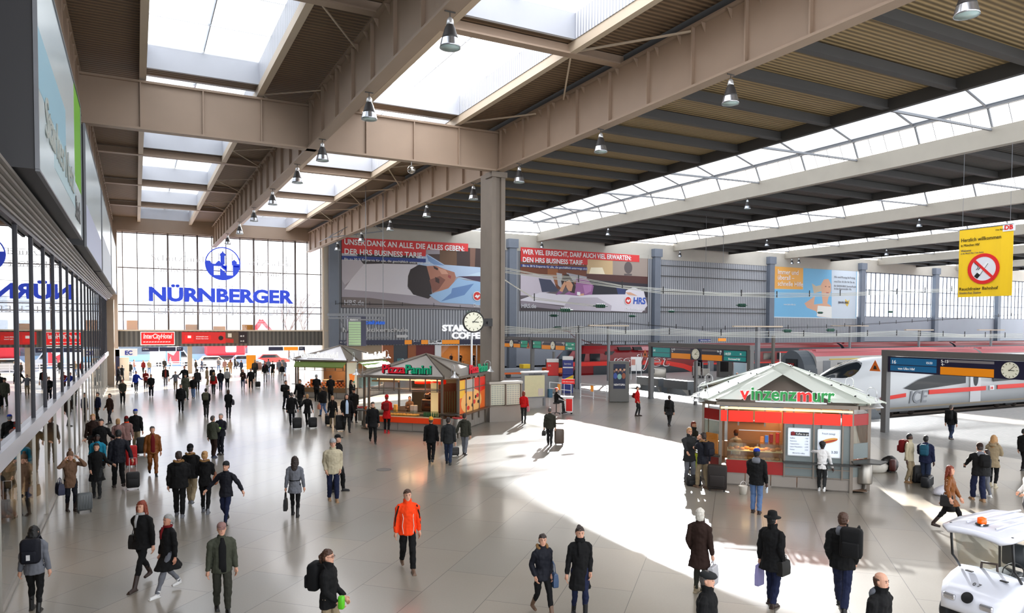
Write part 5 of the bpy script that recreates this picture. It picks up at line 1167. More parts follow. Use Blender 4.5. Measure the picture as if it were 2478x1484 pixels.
for i in range(8):
    a_ = Vector(E2[i]+(2.96,)); MB().bar(a_, ap-Vector((0, 0, .02)), .05).build('canopy_rib', mat('pale hip', (.75, .78, .74)), vz)
g = MB()
for i in range(8):
    for t in (.15, .4, .65, .88): q_ = Vector(E2[i]+(3.0,)).lerp(ap, t); g.sph(q_, .035, 8, 4)
g.build('canopy_fixings', black, vz)
# glass case with shelves
MB().box(.22, .03, 1.44, 2.0, .75, 1.46).build('case_top', glassmat('case glass', (.9, .95, .9), .85), vz); MB().box(.22, -.02, .88, 2.0, -.005, 1.44).build('case_front', glassmat('case glass', (.9, .95, .9), .85), vz)
for z in (.86, 1.17): MB().box(.22, .02, z, 2.0, .7, z+.02).build('case_shelf', mat('case shelf', (.85, .8, .65), .3, emit=.1), vz)
MB().box(.2, 2.4, .05, 4.0, 2.5, 2.6).build('back_wall', warmw, vz); MB().box(2.0, .1, .05, 2.05, 2.4, 2.6).build('side_wall', warmw, vz)
MB().box(.3, 2.3, 1.9, 1.5, 2.38, 2.5).build('extractor_hood', mat('dull hood', (.45, .46, .38), .4), vz); MB().box(1.0, 1.0, 2.1, 2.0, 1.04, 2.13).box(.6, 1.0, 1.75, 2.0, 1.04, 1.78).build('rail', alu, vz)
warm_light(vz, (1.1, .3, 1.42), 14, .7)  # added light under the case top, brightens the shelves
bun = MB().sph((0, 0, .05), (.11, .07, .055), 12, 8).build('bread_roll', paint(.82, .52, .22), None, True)
place_foods(vz, bun, [(.35+.17*i, .2+.22*(i % 2), 1.19) for i in range(10)]+[(.35+.15*i, .2, .88) for i in range(11)]+[(.42+.15*i, .45, .88) for i in range(10)], 'filled bread roll in the glass case of the butcher stand', 'bread roll', 'filled rolls in the butcher case')
for i, (x, c_) in enumerate(((1.35, (.9, .55, .25)), (1.5, (.3, .5, .8)), (1.65, (.6, .1, .08)), (1.85, (.85, .2, .15)))):
    b = MB().rbox(-.06, -.04, 0, .06, .04, .2+.05*i, .02).build('condiment_box', paint(*c_)); b.matrix_world = Matrix.Translation(vz.location) @ Matrix.Rotation(R(-45), 4, 'Z') @ T3(x, .35, 1.46); tag(b, ['orange carton', 'blue and white tub', 'dark red bottle pack', 'red display carton'][i]+' standing on the glass case of the butcher stand', 'box')
b = MB().box(-.25, -.12, 0, .25, .12, .03).build('notice', whitet)
bpy.data.objects.remove(b)
# left chamfer window with posters, right corner eating table
MB().prism([(-.02, 0), (-.6, .58), (-.58, .6), (0, .02)], 1.2, Matrix.Translation((0, 0, .95))).build('corner_window', glassmat('case glass', (.9, .95, .9), .85), vz)
MB().prism([(-.1, .16), (-.5, .56), (-.48, .58), (-.08, .18)], .7, Matrix.Translation((0, 0, 1.0))).build('corner_picture', mat('lit food picture', (.95, .55, .2), .4, emit=.6), vz)
MB().prism([(-.02, 0), (-.6, .58), (-.58, .6), (0, .02)], .5, Matrix.Translation((0, 0, .4))).build('red_corner_panel', kdred, vz)
MB().prism([(-.55, -.25), (.0, -.3), (0, 0), (-.6, .6), (-.95, .5)], .04, Matrix.Translation((0, 0, .98))).build('corner_table', shelfm, vz)
MB().prism([(4.1, -.4), (4.9, -.35), (5.2, .2), (4.75, .6), (4.1, 0)], .04, Matrix.Translation((0, 0, 1.02))).build('corner_table', shelfm, vz)
for z in (.5, 1.1): MB().prism([(4.12, 0), (4.7, .58), (4.68, .6), (4.1, .02)], .5, Matrix.Translation((0, 0, z))).build('corner_panel', mat('frosted glass wall', (.46, .50, .50)), vz)
for y in (1.5, 2.6, 3.7): MB().box(4.66, y-.03, .4, 4.74, y+.03, 2.7).build('side_profile', kst, vz)
MB().box(4.66, .65, .5, 4.69, 4.65, 2.6).build('side_glass', mat('frosted glass wall', (.46, .50, .50)), vz); MB().box(-.6, .65, .5, -.57, 4.65, 2.6).build('side_glass', glassmat('case glass', (.9, .95, .9), .85), vz)
MB().box(-.64, .6, 2.19, -.58, 4.7, 2.56).build('red_side_band', kdred, vz)
bin_(fl(2090, 1190), 'round steel bin with red rim at the right corner of the butcher stand')
# ---- pizza stand
pz = kiosk(893, 1040, 'food_kiosk', 'pizza stand with red and green letters beside the great column', 'pizza')
MB().box(.15, -.12, .46, 4.05, .0, .74).build('orange_counter_front', mat('orange counter', (.90, .26, .08), .4, emit=.12), pz)
Mp = frame((.85, -.18, 3.0), (1, 0, 0), UPZ); prd = mat('sign crimson', (.85, .12, .2), .35, emit=.35); pgr = mat('sign sea green', (.1, .62, .45), .35, emit=.35)
def pzsign(M_):
    text('sign_letters', 'Pizza', .62, prd, pz, M_ @ T3(0, 0, .05), ext=.03, bold=.012, fitw=1.28); text('sign_letters', 'Panini', .62, pgr, pz, M_ @ T3(1.32, 0, .05), ext=.03, bold=.012, fitw=1.4)
    text('letter_backing', 'Pizza', .64, darkb, pz, M_ @ T3(.03, -.03, 0), ext=.02, bold=.03, fitw=1.3); text('letter_backing', 'Panini', .64, darkb, pz, M_ @ T3(1.35, -.03, 0), ext=.02, bold=.03, fitw=1.42)
pzsign(Mp); pzsign(frame((4.95, 1.5, 2.95), (0, 1, 0), UPZ))
MB().box(1.1, -.2, 2.92, 3.4, -.16, 2.96).build('sign_rail', darkb, pz)
lamp_red = mat('red lamp drum', (.95, .14, .05), .35, emit=.6)
for x in (2.3, 3.2): MB().lathe([(.05, 0), (.42, 0), (.42, .2), (.05, .2)], (x, 1.6, 2.35), 20).build('red_drum_lamp', lamp_red, pz, True)
MB().box(.1, .12, 2.5, 1.6, .3, 2.58).build('awning_bar', mat('pale wood', (.72, .55, .36)), pz); MB().box(.1, .04, 2.12, 4.0, .12, 2.17).build('upper_rail', brushed, pz)
MB().box(.2, 4.9, .05, 4.0, 5.0, 2.6).build('back_wall', mat('dim inner wall', (.34, .32, .28), .6), pz)
MB().box(1.9, 2.9, .05, 3.9, 3.0, 2.3).build('pizza_oven_wall', mat('brown rack', (.28, .17, .1), .5, noise=.3, nscale=12), pz)
MB().box(3.35, .3, .78, 3.75, .34, 2.5).build('menu_panel', mat('warm lit menu', (1., .85, .6), .4, emit=.6), pz)
ov = MB(); ov.rbox(2.35, 1.3, .9, 3.1, 1.9, 1.55, .08); ov.sph((2.7, 1.5, 1.72), (.25, .22, .2), 14, 8); ov.build('coffee_machine', mat('dark chrome', (.35, .28, .24), .2, metal=.8), pz, True)
for x, c_ in ((1.9, (.75, .72, .68)), (2.1, (.8, .78, .74)), (.95, (.92, .7, .35))): MB().rbox(x, .9, .78, x+.18, 1.05, 1.25, .02).build('counter_display', paint(*c_), pz)
pstr = MB().sph((0, 0, .04), (.12, .08, .05), 12, 8).build('pizza_bread', paint(.92, .66, .28), None, True)
place_foods(pz, pstr, [(1.0+.19*i+.05*(j % 2), .15+.2*j, .77) for j in range(3) for i in range(9)], 'baked pizza bread on the lit counter of the pizza stand', 'pizza bread', 'pizza breads on the counter')
wb = MB().lathe([(.03, 0), (.035, .02), (.035, .16), (.015, .2), (.015, .23), (.02, .24)], n=12).build('drink_bottle', paint(.25, .5, .3, .2), None, True)
place_foods(pz, wb, [(3.0+.12*i, .25+.15*j, .77) for j in range(2) for i in range(7)], 'small drink bottle at the right end of the pizza counter', 'bottle', 'bottles on the pizza counter')
MB().box(.15, -.02, .76, 4.0, 0, 1.1).build('counter_glass', glassmat('case glass', (.9, .95, .9), .85), pz)
MB().box(-.05, -.1, .74, 4.1, .02, .78).build('counter_edge', mat('pale edge', (.85, .75, .62), .3), pz)
# food picture on the right side
f = MB(); ms = [mat('picture ground orange', (.90, .42, .16), .35, emit=.3), mat('picture yellow', (.96, .74, .22), .35, emit=.3), mat('picture red', (.86, .16, .08), .35, emit=.3), mat('picture dough', (.96, .72, .42), .35, emit=.3), mat('picture grey', (.72, .70, .68), .35, emit=.2), mat('picture olive', (.18, .14, .1), .4)]
f.box(4.70, .65, .75, 4.73, 4.65, 2.62)
def pic(mi, poly): f.mi = mi; f.prism(poly, .004, frame((4.735+.004*len(f.v)/100., 0, 0), (0, 1, 0), UPZ)) if False else f.prism(poly, .004, frame((4.732+.0025*mi, 0, 0), (0, 1, 0), UPZ))
pic(1, [(.7, 1.7), (1.5, 1.7), (1.5, 2.6), (.7, 2.6)]); pic(4, [(1.55, 2.0), (2.9, 1.9), (2.9, 2.6), (1.55, 2.6)]); pic(2, [(2.95, 1.7), (4.6, 1.9), (4.6, 2.6), (2.95, 2.6)])
pic(3, ell2(2.5, 1.4, 1.55, .65)); 
for x, z in ((1.7, 1.3), (2.2, 1.6), (2.6, 1.2), (3.1, 1.6), (3.5, 1.3)): pic(5, ell2(x, z, .13, .1, 10))
for x, z in ((2.0, 1.1), (2.9, 1.35), (3.4, 1.65)): f.mi = 2; f.prism(ell2(x, z, .2, .12, 12), .004, frame((4.742, 0, 0), (0, 1, 0), UPZ))
f.build('food_picture', ms, pz)
for y in (.65, 1.65, 2.65, 3.65, 4.65): MB().box(4.72, y-.03, .4, 4.78, y+.03, 2.7).build('side_profile', kst, pz)
MB().box(4.7, .6, 2.1, 4.78, 4.7, 2.14).build('side_rail', kst, pz); MB().box(4.7, .7, .86, 5.05, 4.9, .90).build('eating_shelf', mat('brown shelf', (.36, .28, .22), .4), pz)
g = MB()
for i in range(7): x, y = 4.12+.09*i, .0+.09*i; g.box(x, y, .75, x+.02, y+.02, 2.1)
g.build('corner_bars', mat('green bars', (.25, .3, .15), .4), pz); shelf_ring(pz, 4.45, .1, z=.98); shelf_ring(pz, -.4, .2, r=.42, z=1.0)
bin_(fl(1108, 1062), 'round steel bin with red rim under the corner table of the pizza stand'); bin_(fl(877, 1030), 'round steel bin with red rim left of the pizza stand')
cp = MB().lathe([(.05, 0), (.06, .1), (.07, .12)], n=12).build('flower_pot', paint(.85, .4, .15)); cp.matrix_world = Matrix.Translation(pz.location) @ Matrix.Rotation(R(-45), 4, 'Z') @ T3(-.35, .25, 1.02); tag(cp, 'small orange pot on the left corner table of the pizza stand', 'pot')
# ---- salad stand
pdd = fl(838, 966); pdd = Vector((pdd.x-4.1*.7071, pdd.y+4.1*.7071, 0))
dd = kiosk(0, 0, 'food_kiosk', 'salad stand with green awnings and white letters, farthest of the three', 'salad', P=pdd)
awn = mat('olive green awning', (.38, .46, .16), .6); 
MB().add([(-.15, -.15, 2.72), (4.2, -.15, 2.72), (4.1, -.55, 2.36), (0, -.55, 2.36), (-.15, -.15, 2.69), (4.2, -.15, 2.69), (4.1, -.55, 2.3), (0, -.55, 2.3)], [(0, 3, 2, 1), (4, 5, 6, 7), (0, 1, 5, 4), (1, 2, 6, 5), (2, 3, 7, 6), (3, 0, 4, 7)]).build('awning', awn, dd)
MB().add([(4.85, .5, 2.72), (4.85, 4.8, 2.72), (5.5, 4.7, 2.3), (5.5, .6, 2.3), (4.85, .5, 2.69), (4.85, 4.8, 2.69), (5.5, 4.7, 2.25), (5.5, .6, 2.25)], [(0, 1, 2, 3), (7, 6, 5, 4), (0, 4, 5, 1), (1, 5, 6, 2), (2, 6, 7, 3), (3, 7, 4, 0)]).build('awning', mat('light green awning', (.52, .66, .36), .6), dd)
for M_ in (frame((.45, -.3, 3.02), (1, 0, 0), UPZ), frame((5.0, 1.3, 2.98), (0, 1, 0), UPZ)):
    text('sign_letters', 'dean & david', .62, whem, dd, M_, ext=.04, bold=.015, fitw=3.1)
MB().box(1.0, -.3, 2.92, 3.2, -.26, 2.96).build('sign_rail', darkb, dd)
MB().box(.1, -.03, .44, 4.05, .02, .78).build('brown_counter_front', mat('brown counter', (.50, .38, .26), .5), dd)
MB().box(.2, 3.2, .05, 4.0, 3.3, 2.6).build('back_wall', warmw, dd)
MB().prism([(4.14, .0), (4.72, .58), (4.70, .6), (4.12, .02)], 1.9, Matrix.Translation((0, 0, .8))).build('corner_poster', mat('pale poster', (.82, .80, .72), .4, emit=.15), dd)
MB().prism([(-.15, 0), (.15, 0), (.22, .6), (-.22, .6)], .01, frame((4.42, .27, 1.25), (.7071, .7071, 0), UPZ)).build('drink_picture', mat('orange drink', (.95, .5, .12), .4, emit=.3), dd)
fr_ = MB().sph((0, 0, .05), (.10, .09, .07), 10, 6).build('salad_bowl', paint(.85, .45, .18), None, True)
place_foods(dd, fr_, [(.4+.3*i, .2+.28*j, .78+.12*j) for j in range(3) for i in range(12)], 'bowl of food in the lit counter of the salad stand', 'bowl', 'bowls on the salad counter')
for x, c_ in ((.3, (.9, .5, .2)), (1.4, (.85, .8, .7)), (2.6, (.35, .25, .2)), (3.3, (.85, .5, .2))): MB().rbox(x, 1.1, .78, x+.5, 1.4, 1.3, .05).build('counter_display', paint(*c_), dd)
MB().box(-.5, -.1, .98, .0, .5, 1.02).build('corner_table', shelfm, dd)
MB().box(4.68, .7, .8, 4.71, 4.6, 2.2).build('side_glass', glassmat('case glass', (.9, .95, .9), .85), dd); MB().box(4.3, 1.4, .72, 4.6, 4.0, 1.5).build('refrigerated_shelf', mat('pale blue fridge', (.62, .72, .76), .4, emit=.2), dd)
# ================================================ TIMETABLE CASES, MAP, INFORMATION DESK
p0, p1 = fl(1186, 1023), fl(1263, 1019)
o = empty('timetable_case', (p0.x, p0.y, 0), math.atan2(p1.y-p0.y, p1.x-p0.x), label='long timetable case with two lit yellowish sheets at the great column', cat='display case'); w_ = (p1-p0).length
MB().box(0, .05, 0, w_, .6, .86).build('base', kpan, o); MB().box(-.05, 0, 2.15, w_+.05, .7, 2.28).build('hood', brushed, o)
g = MB()
for x in (0, w_/2-.03, w_-.06): g.box(x, .02, .86, x+.06, .5, 2.15)
g.box(0, .02, .86, w_, .06, .92); g.build('frame', kst, o)
for x0, x1 in ((.08, w_/2-.05), (w_/2+.05, w_-.08)):
    s_ = MB().box(x0, .1, .95, x1, .14, 2.12).build('timetable_sheet', mat('timetable paper', (.80, .80, .72), .5, emit=.12), o)
    g = MB()
    for i in range(9):
        for j in range(5): g.box(x0+.04+j*(x1-x0-.06)/5, .094, 1.0+i*.12, x0+.04+(j+.75)*(x1-x0-.06)/5, .1, 1.08+i*.12)
    g.build('printed_columns', mat('pale print', (.66, .68, .64), .5), o)
MB().box(0, .5, .86, w_, .55, 2.15).build('back', kpan, o)
p0, p1 = fl(1266, 985), fl(1325, 982)
o = empty('map_stand', (p0.x, p0.y, 0), math.atan2(p1.y-p0.y, p1.x-p0.x), label='lit yellowish network map stand beside the woman in red', cat='display case'); w_ = (p1-p0).length
MB().box(0, 0, .55, w_, .3, 2.35).build('case', greyst, o); MB().box(.1, -.02, .65, w_-.25, 0, 2.1).build('map', mat('map paper', (.80, .78, .62), .5, emit=.15, noise=.08, nscale=5), o)
MB().box(-.05, -.05, 2.28, w_+.05, .35, 2.38).build('hood', whitet, o); text('lettering', 'Schnellbahnnetz', .16, blackt, o, frame((.4, -.03, 2.12), (1, 0, 0), UPZ), ext=.003)
MB().box(w_-.75, -.03, .7, w_-.35, -.02, 1.2).build('legend', paint(.82, .78, .74), o)
MB().box(.1, .1, 0, .25, .25, .55).box(w_-.25, .1, 0, w_-.1, .25, .55).build('foot', greyst, o); MB().rbox(w_, -.2, .55, w_+.3, .2, 1.15, .05).build('blue_box', paint(.25, .42, .52), o)
p = fl(1372, 1002); o = empty('information_desk', tuple(p), R(-35), label='small white and red information desk of the seated official', cat='desk')
MB().rbox(-.35, -.2, .1, .35, .3, 1.05, .04).build('cabinet', whitet, o); MB().box(-.05, -.22, .2, .33, -.2, .95).build('red_front', redp, o); MB().box(-.5, -.3, 1.05, .4, .35, 1.09).build('desk_top', whitet, o)
for x in (-.28, .28): MB().lathe([(.02, -.02), (.06, -.02), (.06, .02), (.02, .02)], (x, -.1, .06), 12, 'y').build('castor', black, o)
MB().tube([(-.2, .2, 1.05), (-.2, .2, 1.9)], .02, 6).build('sign_post', alu, o); MB().box(-.35, .17, 1.85, .45, .2, 2.15).build('sign_plate', redp, o); text('lettering', 'DB Information', .11, whitet, o, frame((-.30, .165, 1.95), (1, 0, 0), UPZ), ext=.002)
p = fl(1346, 1003); o = empty('swivel_chair', tuple(p), 0, label='black swivel stool under the official in the red cap', cat='chair')
MB().lathe([(.02, .66), (.2, .66), (.22, .70), (.2, .74), (.02, .76)], n=18).build('seat', black, o, True); MB().tube([(0, 0, .1), (0, 0, .68)], .03, 8).build('column', dark, o)
for k in range(5): a_ = 2*PI*k/5; MB().tube([(0, 0, .12), (.28*math.cos(a_), .28*math.sin(a_), .06), (.3*math.cos(a_), .3*math.sin(a_), .0)], .02, 6).build('leg', dark, o)
# manhole, small stray things
p = fl(929, 1137); tag(MB().lathe([(.02, 0), (.28, 0), (.28, .008), (.02, .01)], tuple(p), 24).build('manhole_cover', mat('manhole', (.35, .33, .32), .5)), 'small round metal cover in the open floor', 'cover')
p = fl(1798, 1196); o = empty('bucket', tuple(p), label='small white plastic bucket in front of the butcher stand', cat='bucket'); MB().lathe([(.02, 0), (.11, 0), (.14, .26), (.145, .27), (.13, .26), (.1, .02)], n=20, cap=False).build('pail', mat('white plastic', (.86, .84, .80), .4), o, True)
MB().tube([(.14*math.cos(t), 0, .26+.16*math.sin(t)) for t in [PI*i/8 for i in range(9)]], .006, 6).build('handle', whitet, o)
# ================================================ ELECTRIC CART (bottom right)
cwh = mat('glossy white body', (.88, .89, .93), .12); fr_l, fr_r = fl(2275, 1462, .62), fl(2450, 1484, .62)
pc_ = fl(2335, 1510); ang = math.atan2(fl(2455, 1295, 1.85).y-fl(2305, 1258, 1.85).y, fl(2455, 1295, 1.85).x-fl(2305, 1258, 1.85).x)
RL = fl(2300, 1262, 1.85); RR = fl(2458, 1300, 1.85)
o = empty('electric_cart', (RL.x, RL.y, 0), ang, label='white electric cart with orange beacon at the lower right', cat='vehicle'); W_ = (RR-RL).length
# local: x to the right along the front, y backwards; front hood at y < 0
def surf(name, rings, m, sm=True): return MB().loft(rings, cap=True).build(name, m, o, sm)
w2_ = W_*.5
def arc(y, z, hw, n=9, sag=.05): return [(w2_+hw*(-1+2*i/(n-1)), y, z-sag*(2*i/(n-1)-1)**2) for i in range(n)]
rings = []
for y, zt, zb2, hw in ((-.36, .55, .42, w2_*.62), (-.30, .70, .36, w2_*.9), (-.12, .82, .34, w2_*1.06), (.12, .95, .34, w2_*1.08), (.36, 1.06, .4, w2_*1.02), (.42, 1.05, .45, w2_*1.0)):
    rings.append(arc(y, zt, hw)+list(reversed(arc(y, zb2, hw, sag=0))))
surf('front_hood', rings, cwh)
surf('roof', [[p_ for p_ in arc(y, z, hw, sag=.05)]+list(reversed([p_ for p_ in arc(y, z-.05, hw, sag=.05)])) for y, z, hw in ((-.22, 1.80, w2_*.82), (-.14, 1.86, w2_*1.1), (.4, 1.93, w2_*1.16), (1.4, 1.95, w2_*1.16), (1.8, 1.88, w2_*1.1))], cwh)
g = MB()
for x in (.3, w2_, W_-.3): g.tube([(x, .0, 1.91), (x+.02, .8, 1.965), (x, 1.6, 1.95)], .018, 6)
g.build('roof_ribs', cwh, o, True)
for x in (.02, W_-.02): MB().tube([(x, .28, 1.0), (x, .18, 1.12), (x-.0, .05, 1.25), (x, -.02, 1.84)], .022, 8).build('front_pillar', black, o, True); MB().tube([(x, 1.5, .6), (x, 1.45, 1.88)], .022, 8).build('rear_pillar', black, o, True)
MB().add([(.05, .2, 1.08), (W_-.05, .2, 1.08), (W_-.05, .0, 1.8), (.05, .0, 1.8)], [(0, 1, 2, 3)]).build('windscreen', glassmat('cart windscreen', (.85, .88, .85), .75), o)
for x in (.12, W_-.34): MB().rbox(x, -.37, .55, x+.22, -.29, .66, .03).build('headlight', mat('chrome lamp', (.8, .8, .82), .1, metal=.8), o)
MB().lathe([(.02, 0), (.1, 0), (.1, .015), (.02, .02)], n=20).xf(frame((w2_, -.34, .68), (1, 0, 0), (0, .5, .85))).build('badge', black, o)
text('cart_number', '0 7', .11, blackt, o, frame((w2_-.08, -.10, .845), (1, 0, 0), (0, .87, .49)), ext=.004)
for x in (.2, W_-.3): MB().box(x, .14, .985, x+.12, .20, 1.0).build('vent', black, o)
MB().rbox(0, .3, .2, W_, 1.9, .42, .06).build('floor_pan', black, o); MB().rbox(.05, .95, .42, W_-.05, 1.5, .72, .08).build('seat_base', cwh, o)
seatm = mat('dark seat vinyl', (.14, .16, .17), .4)
for x in (.08, W_/2+.03): MB().rbox(x, .95, .72, x+W_/2-.12, 1.45, .86, .06).build('seat', seatm, o, True); MB().rbox(x, 1.4, .9, x+W_/2-.12, 1.52, 1.35, .055).build('backrest', seatm, o, True)
MB().lathe([(.17, -.012), (.182, 0), (.17, .012), (.158, 0), (.17, -.012)], n=24, cap=False).xf(Matrix.Translation((W_-.35, .62, 1.05)) @ Matrix.Rotation(R(55), 4, 'X')).build('steering_wheel', black, o, True); MB().tube([(W_-.35, .62, 1.05), (W_-.35, .45, .85)], .02, 6).build('steering_column', black, o)
MB().tube([(.35, .35, .95), (.35, .38, 1.15), (.6, .4, 1.18), (.62, .4, .95)], .025, 8).build('grab_handle', mat('brown grip', (.35, .28, .26), .5), o, True)
for x in (-.05, W_-.12):
    for y in (.02, 1.75): MB().lathe([(.05, 0), (.14, .0), (.23, .01), (.26, .05), (.26, .14), (.23, .18), (.05, .18)], (x, y, .26), 24, 'x').build('wheel', mat('tyre', (.05, .05, .06), .7), o, True)
MB().lathe([(.02, 0), (.10, 0), (.105, .02), (.02, .03)], (w2_-.05, .1, 1.9), 20).build('beacon_base', black, o, True); MB().lathe([(.02, .02), (.07, .02), (.075, .05), (.07, .12), (.02, .14)], (w2_-.05, .1, 1.9), 20).build('beacon', mat('orange beacon', (1., .38, .02), .15, emit=.5), o, True)
MB().sph((w2_-.1, .08, 1.72), (.03, .03, .06), 8, 6).build('hanging_mascot', paint(.4, .15, .08), o, True)
p = fl(2470, 1484+60); tag(MB().lathe([(.02, 0), (.045, 0), (.045, 1.05), (.02, 1.06)], tuple(p), 14).build('metal_post', greyst, smooth=True), 'plain metal post in the lower right corner', 'post')
# ================================================ BAGS ON THE FLOOR
def sack(u, v, w_, h_, col, label, rough=.3, d=.4, ry=0., nm='plastic_sack', cat='sack'):
    p = fl(u, v); g = MB(); r2 = random.Random(int(u)); rings = []
    for z, q_ in ((0, .75), (.05, .95), (.3, 1.05), (.6, .95), (.85, .6), (1, .25)):
        rings.append([(w_/2*q_*(1+r2.uniform(-.12, .12))*math.cos(2*PI*i/14)+(z*w_*.15), d/2*q_*(1+r2.uniform(-.12, .12))*math.sin(2*PI*i/14), z*h_) for i in range(14)])
    o_ = g.loft(rings).build(nm, mat('sack %02x%02x%02x' % tuple(int(c_*255) for c_ in col), col, rough, bump=.6, nscale=9), None, True); o_.location = tuple(p); o_.rotation_euler = (0, 0, R(-25)+ry); return tag(o_, label, cat)
sack(2120, 1143, .8, .42, (.82, .80, .76), 'bulging white plastic sack on the floor right of the butcher stand'); sack(2146, 1140, .75, .58, (.07, .07, .08), 'black plastic sack leaning over the white sack')
def case(u, v, w_, h_, d, col, label, rz=0., handle=.35, wheels=True, tilt=0., stripes=0, name='suitcase', cat='suitcase', P=None, soft=False, group=None, bar=False):
    """rolling suitcase: body, edge strips, telescopic handle, wheels"""
    p = fl(u, v) if P is None else P; o = empty(name, tuple(p), rz, label=label, cat=cat, group=group)
    T = Matrix.Rotation(tilt, 4, 'X'); m = mat('case %02x%02x%02x' % tuple(int(c_*255) for c_ in col), col, .35 if not soft else .7)
    z0_ = .06 if wheels else 0
    MB().rbox(-w_/2, -d/2, z0_, w_/2, d/2, z0_+h_, min(.06, d*.3), 3).xf(T).build('body', m, o, True)
    if stripes:
        g = MB()
        for i in range(stripes): x = -w_/2+(i+.5)*w_/stripes; g.box(x-.008, -d/2-.008, z0_+.06, x+.008, -d/2, z0_+h_-.06)
        g.xf(T).build('ribs', m, o)
    if soft: MB().rbox(-w_*.38, -d/2-.05, z0_+h_*.12, w_*.38, -d/2, z0_+h_*.6, .03).xf(T).build('front_pocket', m, o, True)
    if handle:
        g = MB().tube([(-w_*.25, d*.3, z0_+h_*.9), (-w_*.25, d*.3, z0_+h_+handle), (w_*.25, d*.3, z0_+h_+handle), (w_*.25, d*.3, z0_+h_*.9)], .011, 6).xf(T); g.build('telescopic_handle', alu, o)
    if wheels:
        for x in (-w_*.38, w_*.38): MB().lathe([(.01, -.015), (.035, -.015), (.035, .015), (.01, .015)], (x, d*.3, .035), 12, 'x').build('wheel', black, o)
        if not tilt: MB().box(-w_*.4, -d*.4, 0, -w_*.33, -d*.3, z0_).box(w_*.33, -d*.4, 0, w_*.4, -d*.3, z0_).build('feet', black, o)
    if bar: MB().box(-w_*.42, -d/2-.02, z0_-.03, w_*.42, -d/2+.03, z0_+.0).build('pale_kick_bar', whitet, o)
    return o
case(2160, 1143, .45, .42, .22, (.30, .12, .10), 'dark red small suitcase behind the black sack', R(30), 0)
case(2243, 1178, .62, .38, .28, (.10, .11, .13), 'dark ribbed suitcase lying by the man with the teal backpack', R(20), 0, False, stripes=5)
case(2222, 1168, .5, .6, .3, (.06, .06, .07), 'black holdall standing behind the two men', R(-20), 0, False, soft=True, name='holdall', cat='bag'); sack(2285, 1198, .75, .34, (.80, .80, .84), 'crumpled translucent sack beside the ribbed suitcase')
case(1693, 1140, .38, .72, .24, (.62, .68, .10), 'yellow green hard suitcase between the men left of the butcher stand', R(-10), .28)
case(1735, 1188, .62, .80, .3, (.12, .09, .08), 'big dark brown suitcase leaning at the butcher stand corner', R(-45), 0, soft=True); case(1678, 1175, .5, .35, .3, (.05, .05, .06), 'low black bag between the feet of the men', R(-30), 0, False, soft=True, name='holdall', cat='bag')
case(205, 1240, .40, .50, .22, (.32, .34, .35), 'grey trolley case standing beside the woman in the pompom hat', R(8), .5, stripes=6)
case(322, 1184, .40, .50, .26, (.05, .05, .06), 'black wheeled rucksack pulled by the man in dark clothes', R(0), .45, soft=True, bar=True)
case(318, 1130, .40, .75, .26, (.70, .05, .05), 'bright red suitcase behind the man in dark clothes', R(0), .0, soft=True); case(346, 1100, .48, .66, .3, (.05, .05, .06), 'black trolley bag with pale bar behind the blazer man', R(0), .0, soft=True, bar=True)
case(719, 1039, .46, .55, .25, (.04, .04, .05), 'black trolley case behind the man in the flapping coat', R(-5), .42, bar=True, soft=True); case(757, 1037, .42, .52, .25, (.04, .04, .06), 'black trolley case pulled by the fair-haired man in black', R(-5), .42, bar=True, soft=True)
case(824, 1043, .48, .76, .28, (.03, .03, .04), 'tall black suitcase beside the man in the pale blue shirt', R(-5), .3, soft=True, bar=True); case(795, 1030, .36, .5, .25, (.03, .03, .03), 'black shopping trolley beside the blonde woman', R(-5), .12, soft=True)
case(1353, 1077, .42, .68, .28, (.36, .30, .26), 'brown ribbed suitcase pulled by the man in the sunlight', R(-20), .1, stripes=6)
case(1100, 1105, .36, .34, .28, (.16, .15, .15), 'grey and black trolley bag between the two men', R(-10), .55, soft=True); case(624, 938, .42, .46, .28, (.03, .03, .04), 'black trolley case near the orange information board', R(0), .3, bar=True)
# counters seen through the lower left glass
for u, v, w_, h_, lb_ in ((30, 1400, .9, 1.15, 'light wood service counter behind the lower left glass, nearer one'), (45, 1270, 1.1, 1.1, 'light wood service counter behind the lower left glass, farther one')):
    p = fl(u, v); o = empty('service_counter', (XG-1.3, p.y, 0), label=lb_, cat='counter')
    MB().rbox(-.5, -.4, 0, .5, .5, h_-.1, .02).build('cabinet', mat('light wood', (.72, .52, .30), .4, noise=.12, nscale=3), o); MB().box(-.6, -.5, h_-.1, .6, .6, h_).build('worktop', mat('dark glass worktop', (.20, .17, .13), .2), o); MB().box(-.3, -.42, .6, .1, -.4, .75).build('dark_slot', black, o)
wl = empty('gallery_lamp', (-4.2, 18, 2.7), label='warm lamp panel on the shop ceiling behind the lower left glass', cat='lamp'); MB().box(-1, -4, -.02, 1, 4, .03).build('panel', mat('warm lamp panel', (1, .8, .55), .4, emit=1.5), wl); warm_light(wl, (0, 0, -.06), 140, 2.5)
wl = empty('gallery_lamp', (-4.2, 40, 2.7), label='warm lamp panel farther back on the shop ceiling', cat='lamp'); MB().box(-1, -8, -.02, 1, 8, .03).build('panel', mat('warm lamp panel', (1, .8, .55)), wl); warm_light(wl, (0, 0, -.06), 250, 2.5)
